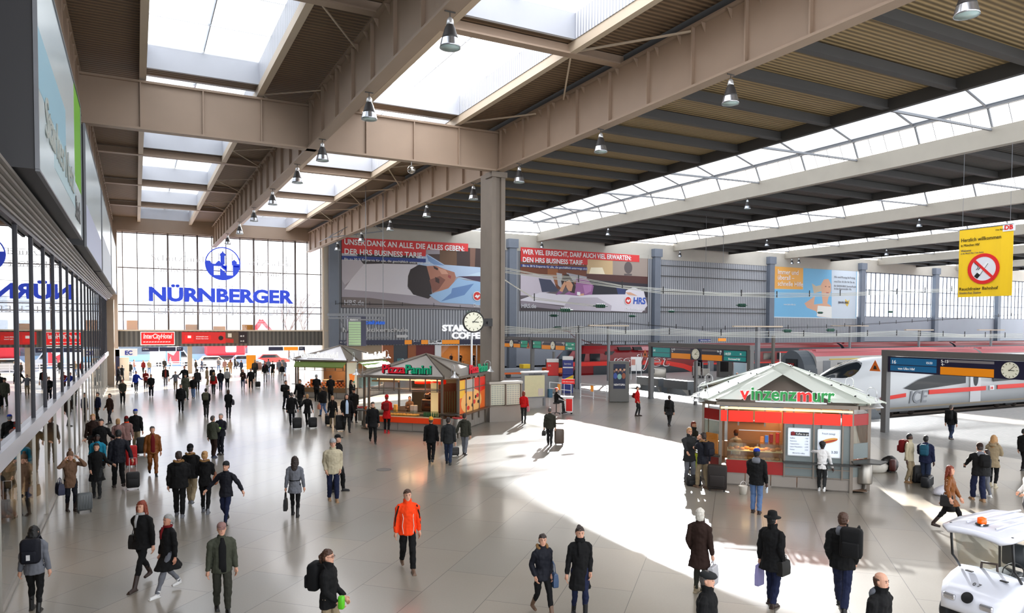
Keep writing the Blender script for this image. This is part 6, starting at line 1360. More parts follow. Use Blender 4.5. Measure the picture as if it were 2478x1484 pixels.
# coffee house inside: lamps and tables
wl = empty('cafe_lamp', (40, 90.5, 2.95), label='warm lamp panel inside the coffee house', cat='lamp'); MB().box(-3, -.5, -.02, 3, .5, .03).build('panel', mat('warm lamp panel', (1, .8, .55)), wl); warm_light(wl, (0, 0, -.06), 350, 3)
for i in range(8):
    t_ = empty('cafe_table', (36.2+i*1.05, 88.9+.6*(i % 2), 0), label='round dark cafe table behind the coffee house window', cat='table', group='cafe tables')
    MB().lathe([(.02, .7), (.35, .7), (.35, .74), (.02, .75)], n=16).build('table_top', mat('cafe wood', (.3, .18, .1), .4), t_); MB().tube([(0, 0, 0), (0, 0, .7)], .03, 8).build('leg', black, t_)
# ================================================ OUTSIDE THE NORTH EXIT
def car(x, y, L_, col, label, h_=1.45, rz=0., van=False):
    o = empty('car' if not van else 'van', (x, y, -.05), rz, label=label, cat='car' if not van else 'van'); m = mat('car %02x%02x%02x' % tuple(int(c_*255) for c_ in col), col, .25)
    pr_ = [(-L_/2, .3), (L_/2, .3), (L_/2, .75), (L_*.42, .85), (L_*.25, .95), (L_*.12, h_), (-L_*.3, h_), (-L_*.42, .95), (-L_/2, .85)] if not van else [(-L_/2, .35), (L_/2, .35), (L_/2, .95), (L_*.4, 1.2), (L_*.28, h_), (-L_/2, h_)]
    MB().prism(pr_, 1.75, frame((0, .88, 0), (1, 0, 0), UPZ)).build('body', m, o); MB().prism([(L_*.22, .98), (L_*.11, h_-.08), (-L_*.28, h_-.08), (-L_*.38, .98)] if not van else [(L_*.36, 1.2), (L_*.27, h_-.15), (L_*.1, h_-.15), (L_*.1, 1.2)], 1.79, frame((0, .9, 0), (1, 0, 0), UPZ)).build('windows', wing, o)
    for s_ in (-.31, .31): MB().lathe([(.05, 0), (.33, 0), (.33, .2), (.05, .2)], (L_*s_, -.92, .33), 16, 'y').build('wheel', black, o)
    return o
car(9, 101, 4.4, (.88, .88, .86), 'white car parked on the street outside the exit'); car(13.2, 103, 4.3, (.55, .62, .70), 'blue grey car on the street outside the exit'); car(4.2, 106, 5.2, (.92, .92, .92), 'white van on the street outside', 2.1, 0, True); car(17, 106, 4.4, (.75, .2, .18), 'red car farther along the street outside')
o = empty('tram', (6, 113, -.05), label='long pale blue tram on the street outside the exit', cat='tram'); MB().rbox(-12, -1.2, .4, 9, 1.2, 3.4, .2).build('body', paint(.55, .72, .85, .35), o); MB().box(-11.5, -1.23, 1.4, 8.5, -1.2, 2.6).build('window_band', mat('tram glass', (.35, .42, .48), .15), o)
for x in (-9, -3, 3, 7): MB().lathe([(.05, 0), (.4, 0), (.4, .2), (.05, .2)], (x, -1.1, .4), 14, 'y').build('wheel', black, o)
o = empty('advert_pillar', (4.3, 104, -.05), label='white and red watch advert pillar outside', cat='pillar'); MB().box(-.9, -.2, 0, .9, .2, 3.0).build('case', paint(.45, .60, .75), o); MB().box(-.75, -.22, .4, .75, -.2, 2.8).build('poster', whitet, o); MB().add([(-.7, -.23, .5), (.7, -.23, .5), (.7, -.23, 2.6), (0, -.23, 1.5), (-.7, -.23, 1.9)], [(0, 1, 2, 3, 4)]).build('red_shape', paint(.8, .25, .3), o)
o = empty('excavator', (11.5, 108.6, 0), label='red excavator working on the street outside', cat='excavator'); MB().rbox(-3, -1.2, 1.2, 2.2, 1.2, 2.9, .3).build('engine_body', paint(.85, .2, .25, .4), o); MB().rbox(-.5, -1.3, 1.6, 1.0, .2, 4.2, .2).build('cab', mat('pale cab', (.75, .78, .8), .2), o); MB().bar((2, 0, 2.2), (4.5, 0, 6.2), .6).bar((4.5, 0, 6.2), (6.8, 0, 3.5), .45).build('boom', paint(.85, .2, .25, .4), o); MB().rbox(-3, -1.5, 0, 3, -.7, 1.1, .4).rbox(-3, .7, 0, 3, 1.5, 1.1, .4).build('tracks', black, o)
o = empty('market_umbrella', (19.0, 97, -.05), label='big white square market umbrella outside the exit', cat='umbrella'); MB().add([(-2.6, -2.6, 2.5), (2.6, -2.6, 2.5), (2.6, 2.6, 2.5), (-2.6, 2.6, 2.5), (0, 0, 3.5)], [(0, 1, 4), (1, 2, 4), (2, 3, 4), (3, 0, 4)]).build('canopy', paint(.92, .92, .9), o); MB().tube([(0, 0, 0), (0, 0, 3.4)], .05, 8).build('pole', greyst, o)
fence = empty('white_fence', (4.5, 97.5, -.05), label='low white slatted fence outside the exit', cat='fence'); g = MB()
for z in (.3, .6, .9): g.box(-5, -.03, z, 6.5, .03, z+.1)
g.build('rails', whitet, fence)
for i in range(9): MB().box(-5+i*1.42, -.04, 0, -4.9+i*1.42, .04, 1.05).build('post', whitet, fence)
for x, s_ in ((13.5, .55), (15.9, .5)): o = MB().lathe([(.02, 0), (.32, 0), (.36, .1), (.36, .9), (.3, .95), (.02, .95)], (x, 93.0+s_, -.05), 16).build('planter', mat('brown planter', (.38, .27, .25), .6), smooth=True); tag(o, 'brown round planter outside the exit, %s one' % ('left' if x < 14 else 'right'), 'planter')
# facade across the square and bare trees
o = empty('street_building', (0, 150, -.1), label='pale long building front across the street, behind the big window', cat='building'); MB().box(-60, 0, 0, 90, 10, 12).build('wall', paint(.97, .97, .97), o)
wf = MB(); wf.box(-1.0, -.05, -1.3, 1.0, .0, 1.3); w0 = wf.build('window', mat('far window', (.80, .83, .86), .5), o); w0.location = (-20, 0, 5)
for i in range(16):
    for j in range(2):
        if i == 0 and j == 0: continue
        c = w0.copy(); C.objects.link(c); c.location = (-20+i*3.6, 0, 5+j*4.2)
def tree(x, y, h_, label, seed):
    g = MB(); r2 = random.Random(seed)
    def br(p, d, l, r, n):
        q_ = p+d*l; g.tube([p, q_], [r, r*.65], 5)
        if n: 
            for k in range(3 if n > 1 else 2): br(q_ if k else p.lerp(q_, .7), (d+Vector((r2.uniform(-.6, .6), r2.uniform(-.6, .6), r2.uniform(-.1, .35)))).normalized(), l*.68, r*.6, n-1)
    br(Vector((0, 0, 0)), Vector((0, 0, 1)), h_*.35, .18, 4); o = g.build('bare_tree', mat('bark', (.40, .34, .30), .8)); o.location = (x, y, -.1); tag(o, label, 'tree')
tree(20.5, 112, 13, 'bare tree seen through the right part of the big window', 4); tree(24, 118, 12, 'bare tree behind the market umbrella, farther right', 9)
# ================================================ PEOPLE
skin_c = {'l': (.80, .60, .50), 'm': (.72, .50, .40), 'd': (.26, .16, .12)}
def cloth(c, rough=.85): return mat('cloth %02x%02x%02x' % tuple(int(x*255) for x in c), c, rough, spec=.25, bump=.25, nscale=14)
CO = dict(bk=(.055, .055, .06), nv=(.065, .072, .11), dg=(.15, .155, .16), gr=(.42, .43, .46), lg=(.62, .62, .62), be=(.72, .68, .58), br=(.36, .20, .11), db=(.17, .11, .09), ol=(.19, .19, .16), gn=(.25, .26, .215),
          rd=(.72, .07, .08), dr=(.40, .07, .08), og=(.95, .26, .07), jn=(.16, .20, .29), lj=(.36, .46, .62), bl=(.10, .20, .60), tq=(.12, .52, .64), wh=(.86, .86, .86), tn=(.60, .46, .32), ys=(.85, .60, .18), kh=(.56, .50, .40), pk=(.55, .42, .40), lb=(.72, .80, .90), nb=(.10, .125, .23), rs=(.42, .32, .25), wi=(.45, .16, .14), gb=(.58, .36, .10), am=(.47, .27, .10))
HR = dict(bk=(.04, .035, .035), br=(.26, .16, .10), db=(.15, .10, .08), bd=(.66, .50, .32), rd=(.46, .17, .08), gy=(.55, .55, .54), wh=(.78, .76, .72), gg=(.30, .28, .27))
def ik(a, b, l1, l2, hint):
    """joint between a and b for two bones l1, l2, bending towards hint"""
    d = b-a; L = min(d.length, (l1+l2)*.999); u = d.normalized(); x = (l1*l1-l2*l2+L*L)/(2*L); y = math.sqrt(max(0, l1*l1-x*x)); h = hint-u*hint.dot(u); h.normalize(); return a+u*x+h*y
def smooth_shell(o, vox, it=3):
    m = o.modifiers.new('shell', 'REMESH'); m.mode = 'VOXEL'; m.voxel_size = vox; m.use_smooth_shade = True
    if it: s = o.modifiers.new('soften', 'SMOOTH'); s.iterations = it; s.factor = .5
    k = 'folds' if o.name.split('.')[0] in ('jacket', 'coat', 'parka', 'trousers', 'shirt') else ('locks' if o.name.startswith('hair') else None)
    if k: d = o.modifiers.new('relief', 'DISPLACE'); d.texture = RELIEF[k]; d.texture_coords = 'GLOBAL'; d.strength = .035 if k == 'folds' else .022; d.mid_level = .5
RELIEF = {}
for k_, sz in (('folds', .11), ('locks', .035)): RELIEF[k_] = bpy.data.textures.new(k_, 'CLOUDS'); RELIEF[k_].noise_scale = sz; RELIEF[k_].noise_depth = 1
def person(u, v, vt, face, label, coat='bk', trou='bk', hair='br', hs='short', top='jacket', pose=('d', 'd'), stride=.0, shoe='bk', skin='l', hat=None, hatc='bk', extras=(), bulk=1.07, legs=None, under=None, group=None, h=None, lean=0., turn=0., seat=None, P=None, sex='m'):
    p = fl(u, v) if P is None else Vector(P)
    if h is None:
        r = ray(u, vt); d0 = Vector((p.x, p.y)); k = d0.length_squared/(r.x*p.x+r.y*p.y); h = (CAMP+r*k).z
        if hat in ('pom', 'fedora'): h -= .08
        h = max(1.52, min(1.93, h))
    dist = math.hypot(p.x, p.y); near = dist < 27; far = dist > 48
    vx = .0075 if dist < 15 else (.010 if near else (.02 if far else .014))
    d = Vector((p.x, p.y, 0)).normalized(); rt = Vector((d.y, -d.x, 0)); a_ = R(face); fw = -d*math.cos(a_)+rt*math.sin(a_)
    rz = math.atan2(fw.y, fw.x)-PI/2
    o = empty('person', (p.x, p.y, 0), rz, label=label, cat='person', group=group); V = lambda x, y, z: Vector((x*h, y*h, z*h))
    female = sex == 'f'; sw = .094 if female else .106
    hipz = .515 if seat is None else seat/h+.03
    pel = V(0, 0, hipz)
    def tl(x, y, z):   # torso point with lean
        t = max(0, z-.5); return V(x, y+lean*t, z+(hipz-.515))
    # legs
    F = {}
    if legs is None:
        legs = ((stride/2/h, 0.), (-stride/2/h, .045 if stride > .35 else 0.))
    for s, (fy, fz) in zip((-1, 1), legs):
        hip = V(.052*s, 0, hipz); ank = V(.050*s, fy, .045+fz)
        if seat is not None: knee = V(.06*s, .235, hipz-.0); ank = V(.06*s, .26-.03*s, .10+.0)
        else: knee = ik(hip, ank, .243*h, .238*h, Vector((0, 1, 0)))
        tip = ank+V(0, .095, -.030 if fz < .01 else -.045); F[s] = (hip, knee, ank, tip)
    # arms
    A = {}
    tgt = {'d': (.150, .01, .445), 'f': (.145, .13, .47), 'b': (.150, -.12, .46), 'p': (.110, .035, .50), 'c': (.045, .16, .66), 'm': (.02, .115, .86), 'u': (.12, .26, .93), 'w': (.20, -.10, .45), 'r': (.14, .26, .60), 'e': (.27, .03, .60), 'h': (.08, .13, .52), 'k': (.10, .12, .90), 's': (.20, .04, .45), 'x': (.30, .05, .55), 'l': (.10, .30, .55), 't': (.24, .22, .88)}
    for s, k in zip((-1, 1), pose):
        sh = tl(sw*s, 0, .797); t = tgt[k]; wr = tl(t[0]*s, t[1], t[2]) if t[2] > .56 else V(t[0]*s, t[1]+lean*.3, t[2]+(hipz-.515))
        hint = Vector((.35*s, -1, -.35)) if t[2] < .6 else Vector((.45*s, -.35, -1)); el = ik(sh, wr, .175*h, .155*h, hint)
        if (wr-sh).length > .329*h: wr = sh+(wr-sh).normalized()*.329*h; el = ik(sh, wr, .175*h, .155*h, hint)
        A[s] = (sh, el, wr)
    hd = tl(0, .012, .0)+Vector((0, 0, 0)); ty = lean*.42*h
    # ---- body: one continuous skin surface (torso, limbs, neck, head, hands with fingers)
    b = MB(); n = 10 if far else 14
    tor = [(hipz-.045, .055, .042), (hipz, .076, .054), (.60+hipz-.515, .068, .050), (.70+hipz-.515, .074, .052), (.77+hipz-.515, .074, .046), (.82+hipz-.515, .046, .036)]
    b.ell([(z*h, rx*h, ry*h, 0, lean*max(0, z-.5-(hipz-.515))*h) for z, rx, ry in tor], n)
    for s in (-1, 1):
        hip, kn, an, tip = F[s]; b.tube([hip+V(0, 0, .02), hip.lerp(kn, .5), kn, kn.lerp(an, .35), an, an-V(0, 0, .02)], [.038*h, .033*h, .024*h, .022*h, .017*h, .018*h], 10); b.tube([an-V(0, .015, .02), tip], [.022*h, .016*h], 8)
        sh, el, wr = A[s]; b.tube([sh, sh.lerp(el, .5), el, el.lerp(wr, .4), wr], [.022*h, .023*h, .020*h, .020*h, .014*h], 8)
        f = (wr-el).normalized(); side_ = f.cross(Vector((0, 1, 0)) if abs(f.y) < .8 else Vector((0, 0, 1))).normalized()*(-s); nrm = f.cross(side_)
        kb = pose[0 if s < 0 else 1]
        inward = Vector((-s, .15, 0)); inward = (inward-f*inward.dot(f)).normalized(); fwd = inward.cross(f)*s
        if fwd.y < 0 and abs(f.z) > .5: fwd = -fwd
        pal = wr+f*.028*h; b.tube([wr-f*.01*h, pal, wr+f*.05*h], [.016*h, .021*h, .020*h], 8)
        if near:
            b.sph(tuple(pal+f*.006*h), (.022*h, .024*h, .024*h), 8, 6)
            for j in range(4):
                off = fwd*((1.5-j)*.0125*h); L_ = (.036, .042, .039, .030)[j]*h; base = wr+f*.048*h+off; k1 = base+f*L_*.55+inward*L_*.12; k2 = k1+f*L_*.38+inward*L_*.34; b.tube([base-f*.012*h, k1, k2, k2+f*L_*.08+inward*L_*.26], [.0058*h, .0054*h, .005*h, .0042*h], 6)
            tb = wr+f*.018*h+fwd*.018*h; t1 = tb+fwd*.016*h+f*.016*h; b.tube([wr+f*.012*h, tb, t1, t1+f*.018*h+inward*.006*h], [.008*h, .0078*h, .006*h, .005*h], 6)
        else:
            b.tube([wr+f*.045*h, wr+f*.075*h+inward*.01*h, wr+f*.092*h+inward*.022*h], [.018*h, .014*h, .009*h], 6); b.tube([wr+f*.02*h, wr+f*.045*h+fwd*.025*h], [.008*h, .006*h], 5)
    ny = lean*.34*h; dz = (hipz-.515)*h
    b.tube([(0, ny-.012*h, .80*h+dz), (0, ny-.004*h, .84*h+dz), (0, ny+.004*h, .885*h+dz)], [.036*h, .031*h, .031*h], 10)
    Th = Matrix.Translation((0, ny, dz)) @ Matrix.Rotation(R(turn), 4, 'Z')
    hb = MB(); N2 = 14 if near else 10
    hb.ell([(z*h, rx*h, ry*h, 0, cy_*h) for z, rx, ry, cy_ in ((.862, .014, .014, .036), (.870, .026, .026, .026), (.885, .035, .040, .014), (.905, .0405, .048, .006), (.930, .0435, .0525, .001), (.955, .044, .054, -.002), (.978, .038, .046, -.004), (.992, .024, .030, -.004), (.999, .008, .010, -.004))], N2)
    hb.add([Vector(q)*h for q in ((-.006, .05, .945), (.006, .05, .945), (.010, .050, .908), (-.010, .050, .908), (0, .066, .913), (0, .055, .940))], [(0, 3, 4, 5), (1, 5, 4, 2), (3, 2, 4), (0, 5, 1), (0, 1, 2, 3)])
    for s in (-1, 1): hb.sph((s*.045*h, -.004*h, .925*h), (.006*h, .011*h, .017*h), 6, 5)
    hb.sph((0, .048*h, .892*h), (.013*h, .006*h, .006*h), 8, 4)
    hb.xf(Th); b.add(hb.v, hb.f)
    sk = mat('skin '+skin, skin_c[skin], .55, noise=.06, nscale=10); bo = b.build('body', sk, o, True); smooth_shell(bo, vx, 2)
    if near and abs(face) < 120:
        e = MB()
        for s in (-1, 1): e.sph((s*.0165*h, .0505*h, .9335*h), (.0065*h, .003*h, .0036*h), 8, 4)
        e.xf(Th).build('eyes', mat('dark eyes', (.10, .07, .06), .2), o, True); e = MB()
        for s in (-1, 1): e.bar((s*.008*h, .0535*h, .945*h), (s*.026*h, .047*h, .947*h), .004*h)
        e.xf(Th).build('eyebrows', mat('brow '+hair, HR.get(hair, HR['br']), .8), o); e = MB().sph((0, .0515*h, .8925*h), (.013*h, .004*h, .0038*h), 10, 4); e.xf(Th).build('lips', mat('lips', (.62, .32, .30), .4), o, True)
    # ---- shoes
    shc = CO.get(shoe, CO['bk']); boots = 'boots' in extras
    for s in (-1, 1):
        hip, kn, an, tip = F[s]; g = MB(); up = .13 if boots else .045; heel = an+V(0, -.022, -.022)
        g.tube([an+(kn-an).normalized()*up*h, an+V(0, 0, -.005), an-V(0, 0, .022)], [.030*h, .026*h, .027*h], 8); g.tube([heel, heel.lerp(tip, .4), tip+V(0, .008, 0)], [.024*h, .026*h, .018*h], 8)
        g.box(heel.x-.024*h, heel.y-.02*h, min(tip.z, an.z-.03*h)-.016*h, heel.x+.024*h, tip.y+.02*h, min(tip.z, an.z-.03*h)-.004*h) if F[s][2].z < .06*h else None
        so_ = g.build('shoe', mat('shoe '+shoe, shc, .5), o, True); smooth_shell(so_, max(vx, .009), 1)
    # ---- trousers
    if trou:
        g = MB(); kf = 1.08 if female else 1.28
        if 'baggy' in extras: kf = 1.5
        g.ell([((hipz-.05)*h, .072*h, .056*h), (hipz*h, .088*h, .064*h), ((hipz+.06)*h, .080*h, .058*h), ((hipz+.09)*h, .06*h, .045*h)], 12)
        for s in (-1, 1):
            hip, kn, an, tip = F[s]; e_ = an.lerp(kn, .30) if boots and female else an.lerp(kn, .02); g.tube([hip+V(0, 0, .03), hip.lerp(kn, .5), kn, kn.lerp(an, .4), e_], [.048*h, .043*h*min(kf, 1.15), .034*h*kf, .031*h*kf, .026*h*kf if not female else .024*h*kf], 10)
        t_ = g.build('trousers', cloth(CO[trou]), o, True); smooth_shell(t_, vx, 2)
    # ---- upper garment with sleeves
    cm = cloth(CO[coat], .45 if 'shiny' in extras else .85); B_ = bulk*(.93 if female else 1.0)
    hem = {'jacket': .445, 'short': .50, 'long': .315, 'mid': .39, 'shirt': .47, 'parka': .40, 'vest': .47}[top]+hipz-.515
    if seat: hem = max(hem, hipz-.04)
    fl_ = {'jacket': 1.0, 'short': .98, 'long': 1.18, 'mid': 1.12, 'shirt': .95, 'parka': 1.05, 'vest': .98}[top]
    if 'flare' in extras: fl_ *= 1.18
    D = hipz-.515; g = MB(); bt_ = {'shirt': .96, 'vest': 1.0}.get(top, 1.05)*B_
    secs = [(hem, .098*fl_*bt_, .073*fl_*bt_), (hem+.012, .100*fl_*bt_, .076*fl_*bt_), ((hem+.60+D)/2, .097*bt_, .072*bt_), (.60+D, .089*bt_*(.9 if female else 1), .069*bt_), (.68+D, .097*bt_, .072*bt_), (.745+D, .102*bt_, .073*bt_), (.785+D, .098*bt_, .064*bt_), (.812+D, .080*bt_, .054*bt_), (.832+D, .056, .046), (.848+D, .043, .042), (.862+D, .043, .042)]
    if 'collar' in extras: secs[-1] = (.888+D, .052, .052); secs[-2] = (.85+D, .05, .05)
    kk = 1+max(0, stride-.2)*(1.25 if top in ('long', 'mid', 'parka') else .3); g.ell([(z*h, rx*h, ry*h*(kk if i_ < 2 else 1), 0, lean*max(0, z-.5-D)*h) for i_, (z, rx, ry) in enumerate(secs)], n)
    for s in (-1, 1):
        sh, el, wr = A[s]; r_ = .039*bt_; g.tube([Vector((s*.052*h, sh.y, sh.z+.020*h)), sh+V(-.012*s, 0, .004), sh+(el-sh)*.14+V(.004*s, 0, 0), sh.lerp(el, .5), el, el.lerp(wr, .5), wr.lerp(el, .04)], [.024*h, .030*h, r_*h*.95, r_*h*.88, r_*h*.80, r_*h*.74, r_*h*.60], 10)
    if top == 'vest': cm2 = cm
    jk = g.build('jacket' if top not in ('shirt', 'long', 'parka') else {'shirt': 'shirt', 'long': 'coat', 'parka': 'parka'}[top], cm, o, True); smooth_shell(jk, vx, 2)
    if under:   # open front showing what is worn beneath
        MB().ell([(z*h, rx*h, .012*h, 0, (yy+lean*max(0, z-.5))*h) for z, rx, yy in ((.46+D, .040, .078), (.53+D, .040, .077), (.60+D, .038, .075), (.68+D, .040, .078), (.745+D, .040, .080), (.79+D, .030, .068), (.84+D, .016, .044))], 10).build('shirt_front', cloth(CO[under]), o, True)
    # ---- hair and hat
    hm = mat('hair '+hair, HR.get(hair, HR['br']), .6); g = MB()
    if hs != 'bald':
        top_ = 1.006
        if hs != 'ring': g.ell([(z*h, rx*h, ry*h, 0, cy_*h) for z, rx, ry, cy_ in ((.940, .0465, .030, -.026), (.950, .0475, .046, -.014), (.962, .0480, .055, -.005), (.98, .043, .050, -.006), (.996, .030, .036, -.006), (top_, .010, .012, -.006))], N2)
        g.ell([(z*h, rx*h, ry*h, 0, cy_*h) for z, rx, ry, cy_ in ((.885, .034, .020, -.032), (.905, .043, .032, -.028), (.93, .0485, .042, -.022), (.955, .049, .046, -.015))], N2)
        if hs == 'long': g.ell([(z*h, rx*h, ry*h, 0, cy_*h) for z, rx, ry, cy_ in ((.765, .030, .012, -.062), (.80, .050, .020, -.055), (.85, .056, .030, -.042), (.90, .054, .040, -.028), (.95, .049, .044, -.018))], N2)
        if hs == 'long':
            for s in (-1, 1): g.tube([(s*.043*h, .012*h, .965*h), (s*.05*h, .012*h, .92*h), (s*.052*h, .005*h, .86*h), (s*.045*h, .01*h, .82*h)], [.010*h, .014*h, .014*h, .008*h], 6)
        if hs == 'bob': g.ell([(z*h, rx*h, ry*h, 0, cy_*h) for z, rx, ry, cy_ in ((.862, .045, .030, -.022), (.89, .052, .042, -.020), (.94, .051, .046, -.016), (.97, .049, .048, -.012))], N2)
        if hs == 'afro': g.sph((0, -.008*h, .963*h), (.062*h, .062*h, .058*h), 14, 10)
        if hs == 'bun': g.sph((0, -.055*h, .985*h), .024*h, 10, 6)
        if hs == 'pony': g.tube([(0, -.055*h, .955*h), (0, -.082*h, .93*h), (0, -.078*h, .88*h), (0, -.066*h, .845*h)], [.016*h, .020*h, .016*h, .006*h], 8)
        ho = g.xf(Th).build('hair', hm, o, True); smooth_shell(ho, max(vx, .009), 1)
    hc = CO.get(hatc, CO['bk'])
    if hat in ('beanie', 'pom'):
        g = MB().ell([(z*h, r_*h, r_*1.12*h, 0, -.006*h) for z, r_ in ((.945, .0495), (.955, .052), (.97, .0515), (.99, .046), (1.008, .033), (1.018, .012))], 14)
        if hat == 'pom': g = MB().ell([(z*h, r_*h, r_*1.1*h, 0, -.006*h) for z, r_ in ((.94, .051), (.955, .054), (.975, .053), (1.0, .045), (1.022, .028), (1.03, .01))], 14).sph((0, -.01*h, 1.045*h), .026*h, 10, 8)
        g.xf(Th).build('beanie', cloth(hc), o, True)
    if hat == 'cap':
        g = MB().ell([(z*h, r_*h, r_*1.12*h, 0, -.004*h) for z, r_ in ((.952, .049), (.965, .0505), (.985, .045), (1.0, .030), (1.006, .010))], 14).xf(Th); g.build('cap', cloth(hc), o, True)
        MB().prism([(-.036*h, .035*h), (.036*h, .035*h), (.034*h, .075*h), (.018*h, .094*h), (-.018*h, .094*h), (-.034*h, .075*h)], .006*h, Th @ Matrix.Translation((0, 0, .953*h)) @ Matrix.Rotation(R(-8), 4, 'X')).build('cap_brim', cloth(hc), o)
    if hat == 'fedora':
        g = MB().lathe([(.03*h, .958*h), (.088*h, .956*h), (.09*h, .962*h), (.054*h, .966*h), (.051*h, .99*h), (.046*h, 1.022*h), (.03*h, 1.03*h), (.01*h, 1.018*h)], (0, -.004*h, 0), 20).xf(Th); g.build('hat', cloth(hc), o, True)
    if hat == 'flat':
        MB().ell([(z*h, rx*h, ry*h, 0, cy_*h) for z, rx, ry, cy_ in ((.95, .050, .064, .008), (.965, .056, .074, .010), (.985, .052, .066, .004), (1.0, .03, .036, -.004), (1.004, .01, .012, -.004))], 16).xf(Th).build('flat_cap', cloth(hc), o, True)
    # ---- extras
    for ex in extras:
        if ex == 'fur' or ex.startswith('fur'):
            fc = (.52, .38, .22) if ex == 'fur' else (.62, .52, .40); g = MB(); k_ = 14
            for i in range(k_+1):
                t = R(-30+240*i/k_); g.sph((.062*h*math.cos(t), -.012*h-.052*h*math.sin(t)+ny, (.850+.012*math.sin(t*3))*h+dz), (.021*h, .021*h, .019*h), 8, 6)
            fo = g.build('fur_trim', mat('fur %02x' % int(fc[0]*255), fc, .95, bump=1., nscale=60), o, True); smooth_shell(fo, max(vx, .009), 0)
            MB().ell([(z*h, rx*h, ry*h, 0, cy_*h+ny) for z, rx, ry, cy_ in ((.79, .055, .02, -.065), (.82, .062, .034, -.055), (.85, .055, .032, -.045))], 12).build('hood', cm, o, True)
        if ex.startswith('scarf'):
            c_ = CO[ex[6:] or 'be']; g = MB().lathe([(.036*h, -.016*h), (.056*h, -.012*h), (.060*h, 0), (.052*h, .016*h), (.036*h, .016*h)], (0, ny, .852*h+dz), 16, cap=False); g.tube([(.02*h, .055*h+ny, .845*h+dz), (.025*h, .080*h+ny*.8, .77*h+dz), (.025*h, .082*h+ny*.6, .70*h+dz)], [.018*h, .016*h, .010*h], 8); g.build('scarf', cloth(c_), o, True)
        if ex == 'hood': MB().ell([(z*h, rx*h, ry*h, 0, cy_*h+ny) for z, rx, ry, cy_ in ((.785, .05, .018, -.066), (.815, .062, .036, -.056), (.845, .058, .038, -.044), (.865, .045, .028, -.034))], 12).build('hood', cloth(CO['gr'] if coat == 'bk' else CO[coat]), o, True)
        if ex == 'belt': MB().lathe([(.090*h, -.008*h), (.094*h, -.008*h), (.094*h, .008*h), (.090*h, .008*h)], (0, 0, .60*h), 18, cap=False).xf(Matrix.Diagonal((1, .78, 1, 1))).build('belt', cloth(CO['bk']), o)
        if ex == 'glasses':
            g = MB()
            for s in (-1, 1): g.tube([((s*.018+.014*math.cos(t))*h, .0575*h, (.933+.011*math.sin(t))*h) for t in [2*PI*i/10 for i in range(11)]], .0016*h, 5); g.tube([(s*.032*h, .056*h, .935*h), (s*.045*h, 0, .935*h)], .0015*h, 5)
            g.xf(Th).build('glasses', mat('spectacle frame', (.3, .12, .1), .3), o)
        if ex == 'apron': MB().loft([[(x*h, y*h, z*h) for x, y in ((-.09, .085), (.09, .085), (.1, .07), (.06, .0), (.058, -.004), (.09, .062), (.085, .075), (-.085, .075))] for z in (.60, .45, .30)]).build('apron', cloth(CO['wh']), o)
        if ex == 'skirt': MB().ell([(.30*h, .105*h, .085*h), (.38*h, .10*h, .08*h), (.46*h, .09*h, .07*h)], 14).build('skirt', cloth(CO['bk']), o, True)
        if ex == 'stripes':
            g = MB()
            for s in (-1, 1): g.tube([(s*.075*h, .048*h, .76*h), (s*.060*h, .068*h, .66*h), (s*.072*h, .062*h, .56*h), (s*.06*h, .075*h, .47*h)], .004*h, 5)
            g.build('pale_piping', mat('pale piping', (.85, .8, .75)), o); g = MB()
            for s in (-1, 1): sh, el, wr = A[s]; g.tube([sh+V(.006*s, .034, .012), sh.lerp(el, .6)+V(.02*s, .026, 0), el+V(.018*s, .02, 0), el.lerp(wr, .6)+V(.016*s, .016, 0)], [.010*h, .012*h, .012*h, .007*h], 6)
            g.build('dark_sleeve_stripe', cloth(CO['db']), o)
        if ex == 'redcap': MB().ell([(z*h, r_*h, r_*1.1*h, 0, 0) for z, r_ in ((.95, .048), (.962, .050), (.985, .062), (.995, .058), (1.002, .02))], 16).xf(Th).build('peaked_cap', mat('official red cap', (.85, .08, .10), .5), o, True); MB().prism([(-.034*h, .03*h), (.034*h, .03*h), (.02*h, .078*h), (-.02*h, .078*h)], .005*h, Th @ Matrix.Translation((0, 0, .952*h))).build('cap_peak', black, o)
        if ex == 'headband': MB().lathe([(.0485*h, -.01*h), (.052*h, -.01*h), (.052*h, .012*h), (.0485*h, .012*h)], (0, -.003*h, .955*h), 16, cap=False).xf(Th).build('headband', cloth(CO['og']), o)
    o['_h'] = h; INFO[o.name] = (o, rz, h, A, ny)
    return o
INFO = {}
def at_person(o, x, y, z):
    """point given in the person's own frame, as fractions of the height"""
    _, rz, h, A, ny = INFO[o.name]; v_ = Matrix.Rotation(rz, 3, 'Z') @ Vector((x*h, y*h, z*h)); return o.location+v_
def hand(o, s):
    _, rz, h, A, ny = INFO[o.name]; sh, el, wr = A[s]; return o.location+Matrix.Rotation(rz, 3, 'Z') @ (wr+(wr-el).normalized()*.05*h)
def backpack(o, c, label, side=0, sc=1., tag_c=None):
    _, rz, h, A, ny = INFO[o.name]; p = at_person(o, .03*side, -.115, .60); b = empty('backpack', tuple(p), rz, label=label, cat='backpack'); m = cloth(c, .7); w_ = .16*sc
    MB().rbox(-w_, -.13*sc, 0, w_, .07, .46*sc, .065, 4).build('bag', m, b, True); MB().rbox(-w_*.75, -.18*sc, .04, w_*.75, -.12*sc, .26*sc, .03).build('front_pocket', m, b, True)
    for s in (-1, 1): MB().tube([(s*.09, .06, .44*sc), (s*.10, .16, .46*sc), (s*.12, .24, .34*sc), (s*.13, .20, .15)], .018, 6).build('shoulder_strap', m, b, True)
    if tag_c: MB().box(-.03, -.185, .1, .03, -.18, .2).build('tag', paint(*tag_c), b)
    return b
